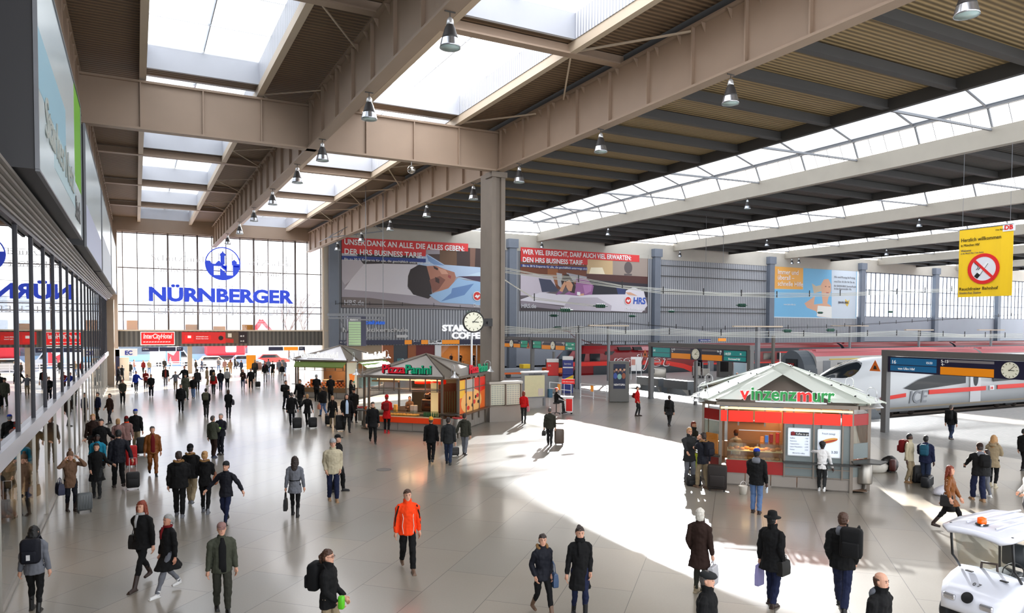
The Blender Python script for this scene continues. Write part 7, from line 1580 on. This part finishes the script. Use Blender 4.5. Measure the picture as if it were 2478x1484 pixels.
def handbag(o, s, c, label, w_=.34, h_=.26, d=.12, drop=.30, name='handbag', cat='handbag', at=None, rough=.5, flare=1., rot=0.):
    _, rz, h, A, ny = INFO[o.name]; p = hand(o, s) if at is None else at_person(o, *at); b = empty(name, (p.x, p.y, p.z), rz+R(90)+rot, label=label, cat=cat); m = mat('bag %02x%02x%02x' % tuple(int(x*255) for x in c), c, rough)
    MB().loft([[(x*q_, y*q2, z) for x, y in ((-w_/2, -d/2), (w_/2, -d/2), (w_/2, d/2), (-w_/2, d/2))] for z, q_, q2 in ((-drop-h_, .92/flare, .9), (-drop-h_+.02, 1/flare, 1), (-drop-h_*.5, 1., 1.05), (-drop-.02, .95*flare, .8), (-drop, .9*flare, .5))]).build('bag', m, b)
    g = MB()
    for y in (-d*.2, d*.2): g.tube([(-w_*.28, y, -drop-.02), (-w_*.2, y*.6, -drop*.3), (0, 0, 0), (w_*.2, y*.6, -drop*.3), (w_*.28, y, -drop-.02)], .008, 6)
    g.build('handles', m, b, True); return b
def small(o, s, r, c, name, label, cat, dz=0.):
    p = hand(o, s); x = MB().rbox(-r[0]/2, -r[1]/2, -r[2]/2, r[0]/2, r[1]/2, r[2]/2, min(r)*.3).build(name, mat('item %02x%02x%02x' % tuple(int(q*255) for q in c), c, .4), None, True); x.location = (p.x, p.y, p.z+dz); x.rotation_euler = (0, 0, INFO[o.name][1]); return tag(x, label, cat)
PP = person
# -------- nearest figures
q = PP(85, 1480, 1272, 165, 'person with long black hair, grey sleeves and dark backpack at the glass, lower left', 'gr', 'bk', 'bk', 'long', 'jacket', ('d', 'd'), .2, 'bk', sex='f', extras=('boots',)); backpack(q, CO['nv'], 'dark navy backpack of the black-haired woman at the lower left', tag_c=(.85, .85, .85))
q = PP(345, 1415, 1212, -35, 'person with long red hair, white scarf and black coat striding left', 'bk', 'bk', 'rd', 'long', 'jacket', ('d', 'b'), .75, 'db', sex='f', extras=('boots', 'scarf_lg', 'flare')); handbag(q, 1, (.07, .07, .08), 'dark shoulder bag of the red-haired woman', .36, .3, .12, .12, at=(.13, -.08, .66))
PP(408, 1434, 1245, -55, 'person with grey hair in a wide black coat and white trainers', 'bk', 'gr', 'gy', 'pony', 'long', ('d', 'd'), .6, 'wh', 'm', sex='f', bulk=1.15, extras=('scarf_dr', 'flare'))
PP(538, 1478, 1265, 5, 'person in a grey-mauve cap and open green-grey jacket over black', 'gn', 'ol', 'gy', 'short', 'jacket', ('d', 'd'), .3, 'bk', hat='cap', hatc='pk', under='bk')
q = PP(795, 1577, 1330, 65, 'person with glasses and brown ponytail in a black jacket, cut off at the bottom edge', 'bk', 'kh', 'br', 'pony', 'jacket', ('h', 'h'), .2, 'br', sex='f', extras=('glasses', 'collar'), bulk=1.1); backpack(q, CO['bk'], 'black backpack with a red tag on the woman with glasses', tag_c=(.9, .2, .1)); small(q, 1, (.10, .10, .22), (.35, .75, .12), 'snack_bag', 'bright green snack bag in the hands of the woman with glasses', 'bag', .06)
PP(986, 1378, 1185, 8, 'person in a bright orange ski jacket and black trousers walking to the camera', 'og', 'bk', 'br', 'short', 'jacket', ('d', 'd'), .55, 'rs', extras=('stripes', 'collar'), bulk=1.05)
q = PP(1312, 1490, 1293, 25, 'person with brown ponytail and fur-trimmed navy jacket, left of a pair', 'nv', 'bk', 'db', 'pony', 'jacket', ('p', 'p'), .55, 'rs', sex='f', extras=('fur', 'boots'), turn=-15); handbag(q, -1, (.22, .30, .42), 'blue-grey shoulder bag of the woman with the fur hood', .3, .26, .1, .2, at=(-.13, .02, .66))
PP(1402, 1492, 1275, 12, 'person with hair bun in a long padded black coat with big collar', 'bk', 'nb', 'db', 'bun', 'long', ('p', 'd'), .25, 'bk', sex='f', extras=('collar', 'boots', 'scarf_bk'), bulk=1.1)
q = PP(1692, 1438, 1230, 160, 'person with short white hair in a dark brown long coat seen from behind', 'db', 'ol', 'wh', 'bob', 'long', ('p', 'd'), .1, 'kh', sex='f', extras=('collar',), bulk=1.15); handbag(q, 1, (.72, .72, .74), 'white paper shopping bag held by the white-haired woman', .34, .38, .12, .12, 'shopping_bag', 'bag')
PP(1708, 1673, 1383, 75, 'person in a dark tweed flat cap and black coat, cut off at the bottom', 'bk', 'bk', 'gg', 'short', 'mid', ('d', 'd'), 0, hat='flat', hatc='dg', bulk=1.1, extras=('collar',))
q = PP(1866, 1466, 1232, 150, 'person in a wide black hat and black jacket seen from behind', 'bk', 'nb', 'bk', 'short', 'mid', ('d', 'p'), .2, 'db', hat='fedora', hatc='bk', bulk=1.12, extras=('collar',)); handbag(q, 1, (.05, .05, .05), 'black square shoulder bag of the man in the hat', .30, .28, .12, .12, at=(.12, .03, .58)); handbag(q, -1, (.60, .58, .78), 'lilac plastic bag held by the man in the hat', .22, .42, .08, .02, 'plastic_bag', 'bag')
q = PP(2036, 1480, 1240, 172, 'person in black jacket and blue jeans walking away with a big rucksack', 'bk', 'nb', 'br', 'short', 'jacket', ('p', 'p'), .75, 'bk', bulk=1.15, extras=('hood',)); backpack(q, CO['bk'], 'big black rucksack on the right shoulder of the man in jeans', 3.2, 1.2)
PP(2115, 1672, 1382, 62, 'person with balding head, blue-grey hood and black coat at the bottom edge', 'bk', 'bk', 'br', 'ring', 'mid', ('d', 'd'), 0, bulk=1.1, extras=('hood', 'collar'), lean=.12)
# -------- around the butcher stand
q = PP(1829, 1243, 1085, 172, 'person in a bright blue cap and washed blue jeans waiting at the butcher stand', 'bk', 'lj', 'bk', 'short', 'jacket', ('h', 'd'), .12, 'db', 'd', hat='cap', hatc='bl', extras=('hood',)); small(q, 1, (.06, .06, .2), (.8, .85, .9), 'water_bottle', 'clear bottle in the right hand of the man in the blue cap', 'bottle', -.08)
PP(1988, 1192, 1070, 178, 'person with short black curly hair, white shirt and long white apron wiping the menu', 'wh', 'dg', 'bk', 'afro', 'shirt', ('t', 's'), .45, 'wh', 'd', sex='f', extras=('apron',), lean=.10)
q = PP(1667, 1168, 1035, 22, 'person with glasses in a dark olive coat and grey jeans, left of the butcher stand', 'dg', 'gr', 'bd', 'short', 'mid', ('c', 'r'), .15, 'db', extras=('glasses', 'collar'))
q = PP(1672, 1137, 1020, 60, 'person with reddish hair looking down behind the man with glasses', 'dg', 'dg', 'rd', 'short', 'jacket', ('c', 'c'), .1, 'db', lean=.15, extras=('collar',)); small(q, 1, (.08, .14, .02), (.05, .05, .05), 'phone', 'dark phone in the hand of the red-haired man', 'phone')
q = PP(1700, 1182, 1047, -140, 'person in a navy fur-hooded jacket and beige trousers eating at the stand', 'nv', 'kh', 'db', 'short', 'jacket', ('m', 'd'), .3, 'rs', extras=('fur',), bulk=1.1); backpack(q, CO['nv'], 'dark rucksack of the man with the fur hood', 1)
PP(1781, 1150, 1035, -170, 'person in pale work clothes serving inside the butcher stand', 'be', 'wh', 'db', 'short', 'shirt', ('c', 'c'), 0, P=tuple(vz.location+Matrix.Rotation(R(-45), 3, 'Z') @ Vector((.5, 1.6, 0))), h=1.66, sex='f', hat='beanie', hatc='br')
# -------- right side
q = PP(2199, 1168, 1050, 70, 'person in a cream white jacket and beige trousers looking down', 'be', 'kh', 'bk', 'short', 'jacket', ('d', 'd'), .1, 'tn', 'd', extras=('collar',)); backpack(q, CO['dr'], 'dark red backpack of the man in the cream jacket')
q = PP(2238, 1172, 1054, 168, 'person in a thick blue hooded jacket with baggy jeans', 'nb', 'jn', 'bk', 'short', 'jacket', ('c', 'd'), .12, 'bk', 'd', bulk=1.2, extras=('hood', 'baggy')); backpack(q, (.10, .30, .38), 'teal backpack on the man in the blue jacket', 0, .85)
q = PP(2296, 1283, 1127, 82, 'person in an amber brown jacket and black high-heeled boots hurrying right', 'am', 'bk', 'rd', 'long', 'mid', ('f', 'x'), .72, 'db', sex='f', extras=('boots', 'shiny', 'skirt')); handbag(q, 1, (.04, .04, .04), 'black round bag beside the woman in the amber jacket', .3, .3, .1, .1, at=(.12, -.02, .62))
q = PP(2367, 1212, 1073, -155, 'person in a black hooded jacket and loose dark jeans holding a phone', 'bk', 'nb', 'db', 'short', 'jacket', ('l', 'h'), .3, 'tn', bulk=1.1, extras=('hood', 'baggy', 'boots'), hat='beanie', hatc='db'); small(q, -1, (.07, .01, .14), (.03, .03, .03), 'phone', 'phone held out by the man in loose jeans', 'phone'); backpack(q, CO['bk'], 'black backpack of the man in loose jeans', 1, .9)
PP(2385, 1203, 1090, -120, 'person in grey jeans standing half hidden behind the man in loose jeans', 'dg', 'gr', 'db', 'short', 'jacket', ('c', 'c'), .2, 'wh')
PP(2402, 1180, 1053, 165, 'person with blonde hair and a beige fur-hooded coat seen from behind', 'kh', 'bk', 'bd', 'long', 'mid', ('c', 'c'), .12, 'be', sex='f', extras=('fur2',))
PP(2476, 1138, 1038, 140, 'person in black clothes at the right edge of the hall', 'bk', 'bk', 'bk', 'short', 'jacket', ('d', 'd'), .3)
PP(2488, 1262, 1160, -60, 'person in a white jacket cut off by the right edge', 'wh', 'gr', 'bd', 'short', 'jacket', ('h', 'h'), .1, 'wh')
q = PP(2300, 1066, 980, 155, 'person in black jacket and blue jeans walking along the near platform', 'bk', 'jn', 'gg', 'short', 'jacket', ('d', 'd'), .55, 'db'); backpack(q, CO['bk'], 'black backpack of the man on the near platform')
PP(2017, 938, 888, 10, 'person in a red winter jacket standing by the pointed train nose', 'rd', 'bk', 'gg', 'short', 'jacket', ('c', 'm'), .1, group=None)
PP(1783, 958, 902, 120, 'person with bald head in a black coat behind the butcher stand roof', 'bk', 'bk', 'gg', 'ring', 'mid', ('p', 'p'), 0)
# -------- middle
q = PP(1267, 1025, 947, 170, 'person in a red pullover with a patterned bag reading the timetable', 'rd', 'dg', 'rd', 'bob', 'short', ('h', 'd'), .2, 'bk', sex='f'); handbag(q, 1, (.70, .42, .46), 'pink patterned bag of the woman in red', .34, .3, .1, .02, at=(.14, .02, .55))
PP(1346, 1003, 941, 90, 'person in dark uniform and red peaked cap sitting at the information desk', 'bk', 'dg', 'gg', 'short', 'jacket', ('r', 'r'), 0, 'bk', seat=.74, h=1.75, extras=('redcap',))
q = PP(1330, 1078, 987, 172, 'person in a dark green coat pulling a suitcase through the sunlight', 'ol', 'dg', 'gg', 'short', 'jacket', ('d', 'd'), .35, 'db', bulk=1.15); handbag(q, -1, (.10, .09, .08), 'dark travel bag in the left hand of the man in sunlight', .36, .24, .16, .04)
q = PP(1542, 1007, 935, 75, 'person in a red jacket with a red shoulder pack by the film poster', 'rd', 'dg', 'db', 'short', 'jacket', ('p', 'p'), .15, 'db', sex='f'); backpack(q, CO['dr'], 'red backpack of the woman by the film poster', 0, .7)
q = PP(1619, 1034, 957, 160, 'person in dark olive clothes walking alone towards the platforms', 'dg', 'dg', 'db', 'short', 'mid', ('d', 'd'), .6, 'db'); backpack(q, CO['bk'], 'dark backpack of the lone walker in olive')
PP(1393, 938, 884, -120, 'person in dark clothes standing behind the blue booth', 'bk', 'bk', 'bk', 'short', 'jacket', ('c', 'c'), .2)
q = PP(1043, 1121, 1010, 172, 'person in a yellow beanie and black jacket walking away', 'bk', 'bk', 'br', 'short', 'jacket', ('d', 'd'), .5, 'dg', hat='beanie', hatc='ys', bulk=1.05)
PP(1085, 1124, 1010, 170, 'person in a dark jacket and jeans, middle one of three walking away', 'dg', 'jn', 'db', 'short', 'jacket', ('d', 'd'), .35, 'bk')
PP(1124, 1101, 1001, 160, 'person in a dark green hooded jacket reaching to the trolley bag', 'ol', 'gr', 'db', 'short', 'jacket', ('w', 'd'), .3, 'db', extras=('hood',))
PP(902, 1072, 973, 5, 'person in a black fur-collared coat walking to the camera past the pizza stand', 'bk', 'bk', 'db', 'short', 'mid', ('d', 'd'), .5, 'bk', extras=('fur2',))
q = PP(936, 1049, 955, 172, 'person in a bright red coat and red hat at the pizza counter', 'rd', 'bk', 'rd', 'short', 'mid', ('c', 'c'), .15, 'rd', sex='f', hat='beanie', hatc='rd'); backpack(q, (.42, .03, .04), 'dark red backpack of the customer in the red coat', 0, .9)
PP(972, 1020, 950, -10, 'person in a brown uniform serving inside the pizza stand', 'rs', 'dg', 'db', 'short', 'shirt', ('r', 'c'), 0, P=tuple(pz.location+Matrix.Rotation(R(-45), 3, 'Z') @ Vector((1.6, 1.5, 0))), h=1.66, sex='f')
q = PP(692, 990, 921, 40, 'person in black with a backpack left of the salad stand', 'bk', 'nv', 'db', 'short', 'jacket', ('d', 'c'), .3, 'bk'); backpack(q, CO['bk'], 'black backpack of the young man left of the salad stand')
PP(727, 990, 917, -25, 'person in a black coat leaning by the left corner of the salad stand', 'bk', 'dg', 'db', 'short', 'mid', ('d', 's'), .4, 'bk', lean=.1)
PP(706, 1030, 950, 172, 'person in a flapping black coat pulling a trolley case away', 'bk', 'nv', 'gg', 'short', 'mid', ('d', 'w'), .4, 'bk', extras=('flare',)); q = PP(744, 1030, 954, 168, 'person with short fair hair in black pulling a smaller trolley case', 'bk', 'bk', 'bd', 'short', 'mid', ('e', 'w'), .4, 'bk', sex='f', extras=('flare',))
q = PP(783, 1008, 935, -150, 'person in a black jacket and blue jeans with a shopping bag behind the blonde woman', 'bk', 'lj', 'db', 'short', 'jacket', ('d', 'm'), .4, 'db', bulk=1.15); handbag(q, -1, (.78, .50, .40), 'red and white shopping bag of the man in blue jeans', .24, .28, .1, .04, 'plastic_bag', 'bag')
PP(805, 1035, 958, 12, 'person with short blonde hair in a long black coat walking to the camera', 'bk', 'kh', 'bd', 'bob', 'long', ('d', 'd'), .3, 'db', sex='f', extras=('scarf_db',))
PP(839, 1045, 951, 8, 'person with open black coat over a pale blue shirt pulling a suitcase', 'bk', 'dg', 'db', 'long', 'mid', ('s', 'p'), .55, 'bk', under='lb'); PP(856, 1022, 940, 14, 'person in a dark cap and long coat behind the man in the pale shirt', 'bk', 'bk', 'gy', 'short', 'long', ('p', 'd'), .3, 'bk', hat='cap', hatc='bk')
PP(766, 972, 904, 165, 'person with grey hair in black at the left half of the salad counter', 'bk', 'bk', 'gy', 'short', 'jacket', ('c', 'c'), .1); PP(800, 975, 905, 172, 'person in black with a white bag strap at the right half of the salad counter', 'bk', 'bk', 'db', 'short', 'jacket', ('c', 'c'), .1)
q = PP(850, 990, 920, 70, 'person in a dark brimmed hat drinking at the corner of the salad stand', 'bk', 'bk', 'db', 'long', 'mid', ('d', 'm'), .1, sex='f', hat='cap', hatc='db'); small(q, 1, (.08, .08, .14), (.05, .55, .4), 'cup', 'green cup at the mouth of the woman in the brimmed hat', 'cup', .05)
# -------- left group
q = PP(172, 1236, 1088, 12, 'person in a beige pompom hat and brown parka holding something to the face', 'rs', 'nv', 'br', 'short', 'parka', ('k', 'k'), .12, 'db', sex='f', hat='pom', hatc='rs', extras=('fur', 'boots')); bpy.data.objects[q.name]; handbag(q, 1, (.06, .08, .22), 'navy blue tote bag of the woman in the pompom hat', .42, .32, .16, .16, at=(.17, .06, .60))
PP(235, 1204, 1073, -8, 'person with black bobbed hair in a long black padded coat', 'bk', 'dg', 'bk', 'bob', 'long', ('e', 'h'), .15, 'bk', sex='f', extras=('flare',))
q = PP(288, 1182, 1040, -170, 'person in dark clothes walking away with a wheeled rucksack', 'nv', 'bk', 'bk', 'short', 'jacket', ('d', 'w'), .45, 'db', bulk=1.1)
PP(237, 1168, 1052, -15, 'person in a turquoise jacket half hidden behind the black padded coat', 'tq', 'dg', 'bk', 'short', 'jacket', ('d', 'd'), .2, 'bk', 'd'); PP(246, 1132, 1014, -12, 'person with black hair and black pullover looking down in the left crowd', 'bk', 'bk', 'bk', 'short', 'jacket', ('e', 'e'), .2)
PP(226, 1112, 1002, -10, 'person with fair hair in a brown jacket at the back of the left crowd', 'db', 'dg', 'bd', 'bob', 'jacket', ('d', 'd'), .2, sex='f'); PP(287, 1112, 1013, 172, 'person with blonde hair in a grey-beige coat seen from behind', 'pk', 'dg', 'bd', 'bob', 'mid', ('d', 'd'), .15, sex='f')
PP(307, 1102, 1008, 168, 'person in a dark red beanie and orange scarf seen from behind', 'pk', 'dg', 'db', 'bob', 'mid', ('d', 'd'), .15, sex='f', hat='beanie', hatc='dr', extras=('scarf_og',))
q = PP(329, 1092, 990, 165, 'person in a blue cap and black vest with pale sleeves', 'bk', 'kh', 'gy', 'short', 'vest', ('d', 'd'), .2, hat='cap', hatc='bl')
PP(370, 1150, 1032, 5, 'person in a brown blazer over a red pullover and brown trousers', 'am', 'am', 'gg', 'short', 'jacket', ('d', 'd'), .45, 'bk', under='dr')
PP(434, 1250, 1092, 172, 'person in a heavy black fur-hooded parka walking away, biggest of the group', 'bk', 'bk', 'db', 'short', 'jacket', ('d', 'c'), .3, 'gr', bulk=1.3, extras=('fur',)); PP(462, 1222, 1076, 165, 'person in a black fur-hooded jacket and beige trousers half hidden in the group', 'bk', 'kh', 'bk', 'short', 'jacket', ('d', 'd'), .5, 'gr', hat='beanie', hatc='bk', extras=('fur',))
q = PP(497, 1242, 1092, 168, 'person with a blonde top knot, black jacket and tight black leggings', 'bk', 'bk', 'bd', 'bun', 'jacket', ('c', 'c'), .3, 'gr', sex='f', extras=('fur',)); handbag(q, 1, (.55, .30, .16), 'tan leather bag on the arm of the woman with the top knot', .26, .26, .1, .1, at=(.15, .03, .66))
PP(548, 1268, 1118, -28, 'person in a black beanie and navy coat striding towards the camera', 'nv', 'nb', 'db', 'short', 'jacket', ('x', 'x'), .45, 'bk', sex='f', hat='beanie', hatc='dg', bulk=1.15)
q = PP(714, 1249, 1104, 172, 'person with long dark hair in a belted light grey coat walking away', 'gr', 'bk', 'db', 'long', 'mid', ('d', 'd'), .3, 'bk', sex='f', extras=('belt', 'boots')); handbag(q, -1, (.04, .04, .05), 'black tote bag in the left hand of the woman in the grey coat', .22, .34, .1, .22)
PP(806, 1212, 1063, 6, 'person in a grey beanie, cream jacket and tan boots walking to the camera', 'be', 'nb', 'gg', 'short', 'jacket', ('p', 'p'), .3, 'tn', hat='beanie', hatc='lg', extras=('collar', 'boots'), bulk=1.12); PP(818, 1190, 1052, 78, 'person in a black cap and black coat right behind the cream jacket', 'bk', 'bk', 'gg', 'short', 'long', ('d', 'd'), .3, hat='cap', hatc='bk')
q = PP(516, 1108, 1006, 140, 'person in an olive grey jacket and brown trousers standing with a friend', 'gn', 'db', 'gg', 'short', 'jacket', ('d', 'c'), .15, 'jn'); small(q, 1, (.1, .1, .1), (.45, .78, .15), 'paper_bag', 'green paper bag in the hand of the man in olive grey', 'bag'); q = PP(535, 1100, 1001, -25, 'person in a navy jacket holding a green paper bag', 'nv', 'nv', 'gy', 'short', 'jacket', ('c', 'c'), .1, 'bk'); small(q, -1, (.1, .1, .1), (.45, .78, .15), 'paper_bag', 'green paper bag in the hands of the man in navy', 'bag')
PP(237, 1018, 950, -60, 'person in a blue jacket and pale scarf near the glass wall', 'nb', 'bk', 'db', 'short', 'jacket', ('d', 'd'), .2, extras=('scarf_be',)); q = PP(266, 1026, 953, -50, 'person in a shiny brown jacket near the glass wall', 'db', 'nv', 'db', 'short', 'jacket', ('d', 'h'), .3, sex='f', extras=('shiny',))
# -------- farther crowd
PP(297, 978, 919, 5, 'person in a dark fur-collared jacket alone before the sunlit floor', 'ol', 'bk', 'rd', 'short', 'jacket', ('h', 'h'), .2, extras=('fur2',)); q = PP(330, 950, 898, -15, 'person in a bright blue jacket with a dark bag', 'bl', 'nv', 'bk', 'short', 'jacket', ('e', 'd'), .2, sex='f'); handbag(q, 1, (.1, .1, .12), 'dark bag carried by the woman in the bright blue jacket', .34, .26, .12, .05)
PP(353, 941, 896, 5, 'person in a red and navy jacket behind the man in black', 'dr', 'db', 'gg', 'short', 'jacket', ('c', 'c'), .2); PP(366, 961, 906, 0, 'person in black holding a phone in both hands', 'bk', 'nv', 'db', 'short', 'jacket', ('h', 'h'), .2, 'wh')
q = PP(401, 935, 887, 0, 'person in a dark coat over a red pullover with a paper bag', 'bk', 'gr', 'wh', 'short', 'jacket', ('d', 'd'), .3, under='wi'); handbag(q, -1, (.62, .50, .42), 'brown paper bag of the man with the red pullover', .26, .28, .1, .05, 'shopping_bag', 'bag'); PP(425, 945, 899, 0, 'person in a grey waistcoat and beige trousers', 'gr', 'kh', 'bk', 'short', 'vest', ('e', 'e'), .3)
PP(438, 997, 930, 0, 'person in an open black jacket walking, nearest of the left far crowd', 'bk', 'bk', 'gg', 'short', 'jacket', ('d', 'd'), .3, bulk=1.2); PP(449, 967, 905, 20, 'person in an olive green jacket left of the man in black pullover', 'gn', 'gn', 'gg', 'short', 'jacket', ('d', 'd'), .2, hat='beanie', hatc='dg')
PP(468, 964, 911, -10, 'person in a black pullover and pale blue jeans in the far crowd', 'bk', 'lj', 'gg', 'short', 'jacket', ('p', 'p'), .3); PP(478, 945, 893, 175, 'person in a grey overcoat walking to the exit', 'dg', 'dg', 'db', 'short', 'mid', ('d', 'd'), .3); PP(447, 940, 886, 15, 'person in a dark coat with pale collar in the far crowd', 'bk', 'bk', 'rd', 'short', 'mid', ('d', 'e'), .3)
PP(501, 935, 888, 100, 'person in a beige coat and dark hat in the far crowd', 'kh', 'kh', 'bk', 'short', 'mid', ('d', 'd'), .15, 'wh', hat='cap', hatc='bk'); q = PP(517, 954, 901, 172, 'person with fair hair in a red jacket walking away', 'rd', 'dg', 'bd', 'bun', 'jacket', ('d', 'd'), .35, sex='f'); backpack(q, (.2, .2, .15), 'dark backpack on the red jacket in the far crowd'); handbag(q, 1, (.8, .8, .8), 'white plastic bag of the person in the far red jacket', .2, .3, .08, .05, 'plastic_bag', 'bag')
PP(514, 928, 888, 175, 'person in a dark hooded coat behind the far red jacket', 'bk', 'bk', 'bk', 'short', 'jacket', ('d', 'd'), .2, extras=('hood',)); PP(534, 946, 895, 172, 'person in a navy coat and blue jeans walking to the exit', 'nv', 'jn', 'db', 'short', 'jacket', ('p', 'p'), .3); PP(550, 940, 892, 178, 'person in a light grey hooded pullover seen from behind', 'lg', 'nv', 'bk', 'short', 'short', ('p', 'p'), .15)
q = PP(588, 940, 894, 5, 'person with long hair in a dark jacket carrying a dark bag', 'db', 'jn', 'rd', 'long', 'jacket', ('d', 'c'), .2, sex='f'); handbag(q, -1, (.12, .1, .1), 'dark bag of the long-haired woman by the orange board', .34, .24, .12, .05)
PP(607, 941, 892, 10, 'person in a black jacket with a black trolley case near the orange board', 'bk', 'bk', 'gg', 'short', 'jacket', ('d', 's'), .3, bulk=1.1); q = PP(617, 917, 871, 172, 'person with a big brown rucksack behind the orange board', 'dg', 'dg', 'bd', 'short', 'jacket', ('d', 'd'), .2); backpack(q, (.25, .2, .14), 'big brown rucksack near the orange board')
PP(642, 924, 873, 2, 'person with long red-brown hair in black, left of the pair at the exit', 'bk', 'lg', 'rd', 'long', 'jacket', ('d', 'd'), .3, 'bk', sex='f', extras=('scarf_dr',)); PP(660, 916, 874, 0, 'person in a black knee-length coat, right of the pair at the exit', 'bk', 'kh', 'bk', 'short', 'long', ('h', 'e'), .25, sex='f'); q = PP(683, 921, 881, -5, 'person with long blonde hair and a tan bag near the salad stand', 'bk', 'lg', 'bd', 'long', 'short', ('d', 'd'), .2, sex='f'); handbag(q, -1, (.66, .44, .34), 'tan handbag of the blonde woman near the salad stand', .34, .24, .12, .03)
q = PP(499, 1010, 940, 172, 'person with a green-grey backpack and black pale-shouldered jacket walking away', 'bk', 'dg', 'db', 'short', 'jacket', ('h', 'h'), .3); backpack(q, (.28, .28, .22), 'green-grey backpack in the middle of the hall'); q = PP(553, 1012, 943, 172, 'person with brown hair in a black coat and shoulder bag walking away', 'bk', 'nv', 'br', 'bob', 'mid', ('h', 'h'), .2, sex='f'); handbag(q, 1, (.12, .11, .16), 'dark shoulder bag of the brown-haired woman in the hall', .26, .28, .12, .05, at=(.16, -.02, .66))
# people at the exit and outside, seen small against the light
for (u, v, vt, f, c_, t_, hr, s_, lb_) in ((287, 932, 886, 60, 'nv', 'dg', 'bk', 'short', 'person in dark navy before the cash machine booth, left one'), (296, 922, 886, -150, 'bk', 'bk', 'bk', 'short', 'person in black before the cash machine booth, right one'), (306, 918, 877, 0, 'db', 'bk', 'rd', 'short', 'person in a dark brown coat at the left of the exit'), (315, 912, 877, 0, 'ol', 'dg', 'db', 'short', 'person in olive at the left of the exit'),
        (325, 903, 872, 90, 'pk', 'lj', 'gg', 'short', 'person with a pink jacket outside the exit'), (347, 905, 873, -30, 'dr', 'bk', 'db', 'long', 'person with a dark red coat outside the exit'), (361, 905, 877, 20, 'kh', 'lj', 'bd', 'short', 'person in a khaki coat outside the exit'), (398, 900, 878, 0, 'dg', 'dg', 'bk', 'short', 'person in grey behind the man with the paper bag'),
        (412, 893, 876, 90, 'gr', 'dg', 'bk', 'short', 'person outside beside the parked white van'), (474, 903, 872, 120, 'dg', 'nv', 'gg', 'short', 'person outside right of the tan stone pillar'), (489, 900, 874, -90, 'jn', 'jn', 'bd', 'short', 'person in denim blue outside right of the pillar'), (529, 898, 873, 20, 'gr', 'lj', 'wh', 'short', 'person in pale grey outside the exit'), (544, 902, 873, 160, 'pk', 'kh', 'bk', 'short', 'person in a rosy beige coat outside the exit'), (558, 905, 870, 180, 'tn', 'tn', 'rd', 'long', 'person in tan clothes beside the brown planter'), (569, 893, 872, 60, 'dg', 'nv', 'bk', 'short', 'person in dark grey beyond the planter'), (584, 905, 881, -40, 'jn', 'dg', 'db', 'short', 'person outside left of the orange board'),
        (650, 905, 869, 175, 'gr', 'lj', 'bk', 'short', 'person in a grey jacket outside near the market umbrella'), (676, 905, 871, 170, 'gr', 'gr', 'db', 'short', 'person in a long grey coat outside near the umbrella'), (689, 904, 874, 10, 'gr', 'lj', 'bd', 'short', 'person in a grey pullover and pale jeans outside by the umbrella')):
    PP(u, v, vt, f, lb_, c_, t_, hr, s_, 'jacket', ('d', 'h'), .25)
# seen through the lower left glass
PP(0, 0, 0, 0, 'person in black before a warm lit shelf behind the lower left glass', 'bk', 'bk', 'gg', 'short', 'mid', ('c', 'c'), .1, P=(-3.3, 22.3, 0), h=1.8); PP(0, 0, 0, 60, 'person with a fur-trimmed khaki coat behind the lower left glass', 'gb', 'dg', 'bd', 'short', 'mid', ('h', 'h'), .1, P=(-2.9, 20.6, 0), h=1.65, sex='f', extras=('fur',))
PP(0, 0, 0, 30, 'person in an olive coat farther back behind the lower left glass', 'ol', 'bk', 'br', 'short', 'jacket', ('c', 'c'), .1, P=(-3.2, 27., 0), h=1.75)
for i, (x, y, f, c_) in enumerate(((36.4, 90.7, 20, 'bk'), (37.9, 90.3, -30, 'dg'), (39.6, 91.1, 0, 'bk'), (41.4, 90.6, 40, 'nv'))):
    PP(0, 0, 0, f, ('person in dark clothes inside the coffee house, %s from the left' % order[i]), c_, 'bk', 'db', 'short', 'jacket', ('c', 'c'), 0, P=(x, y, 0), h=1.72)
for o in list(bpy.data.objects):
    if '_h' in o: del o['_h']
flush_text()
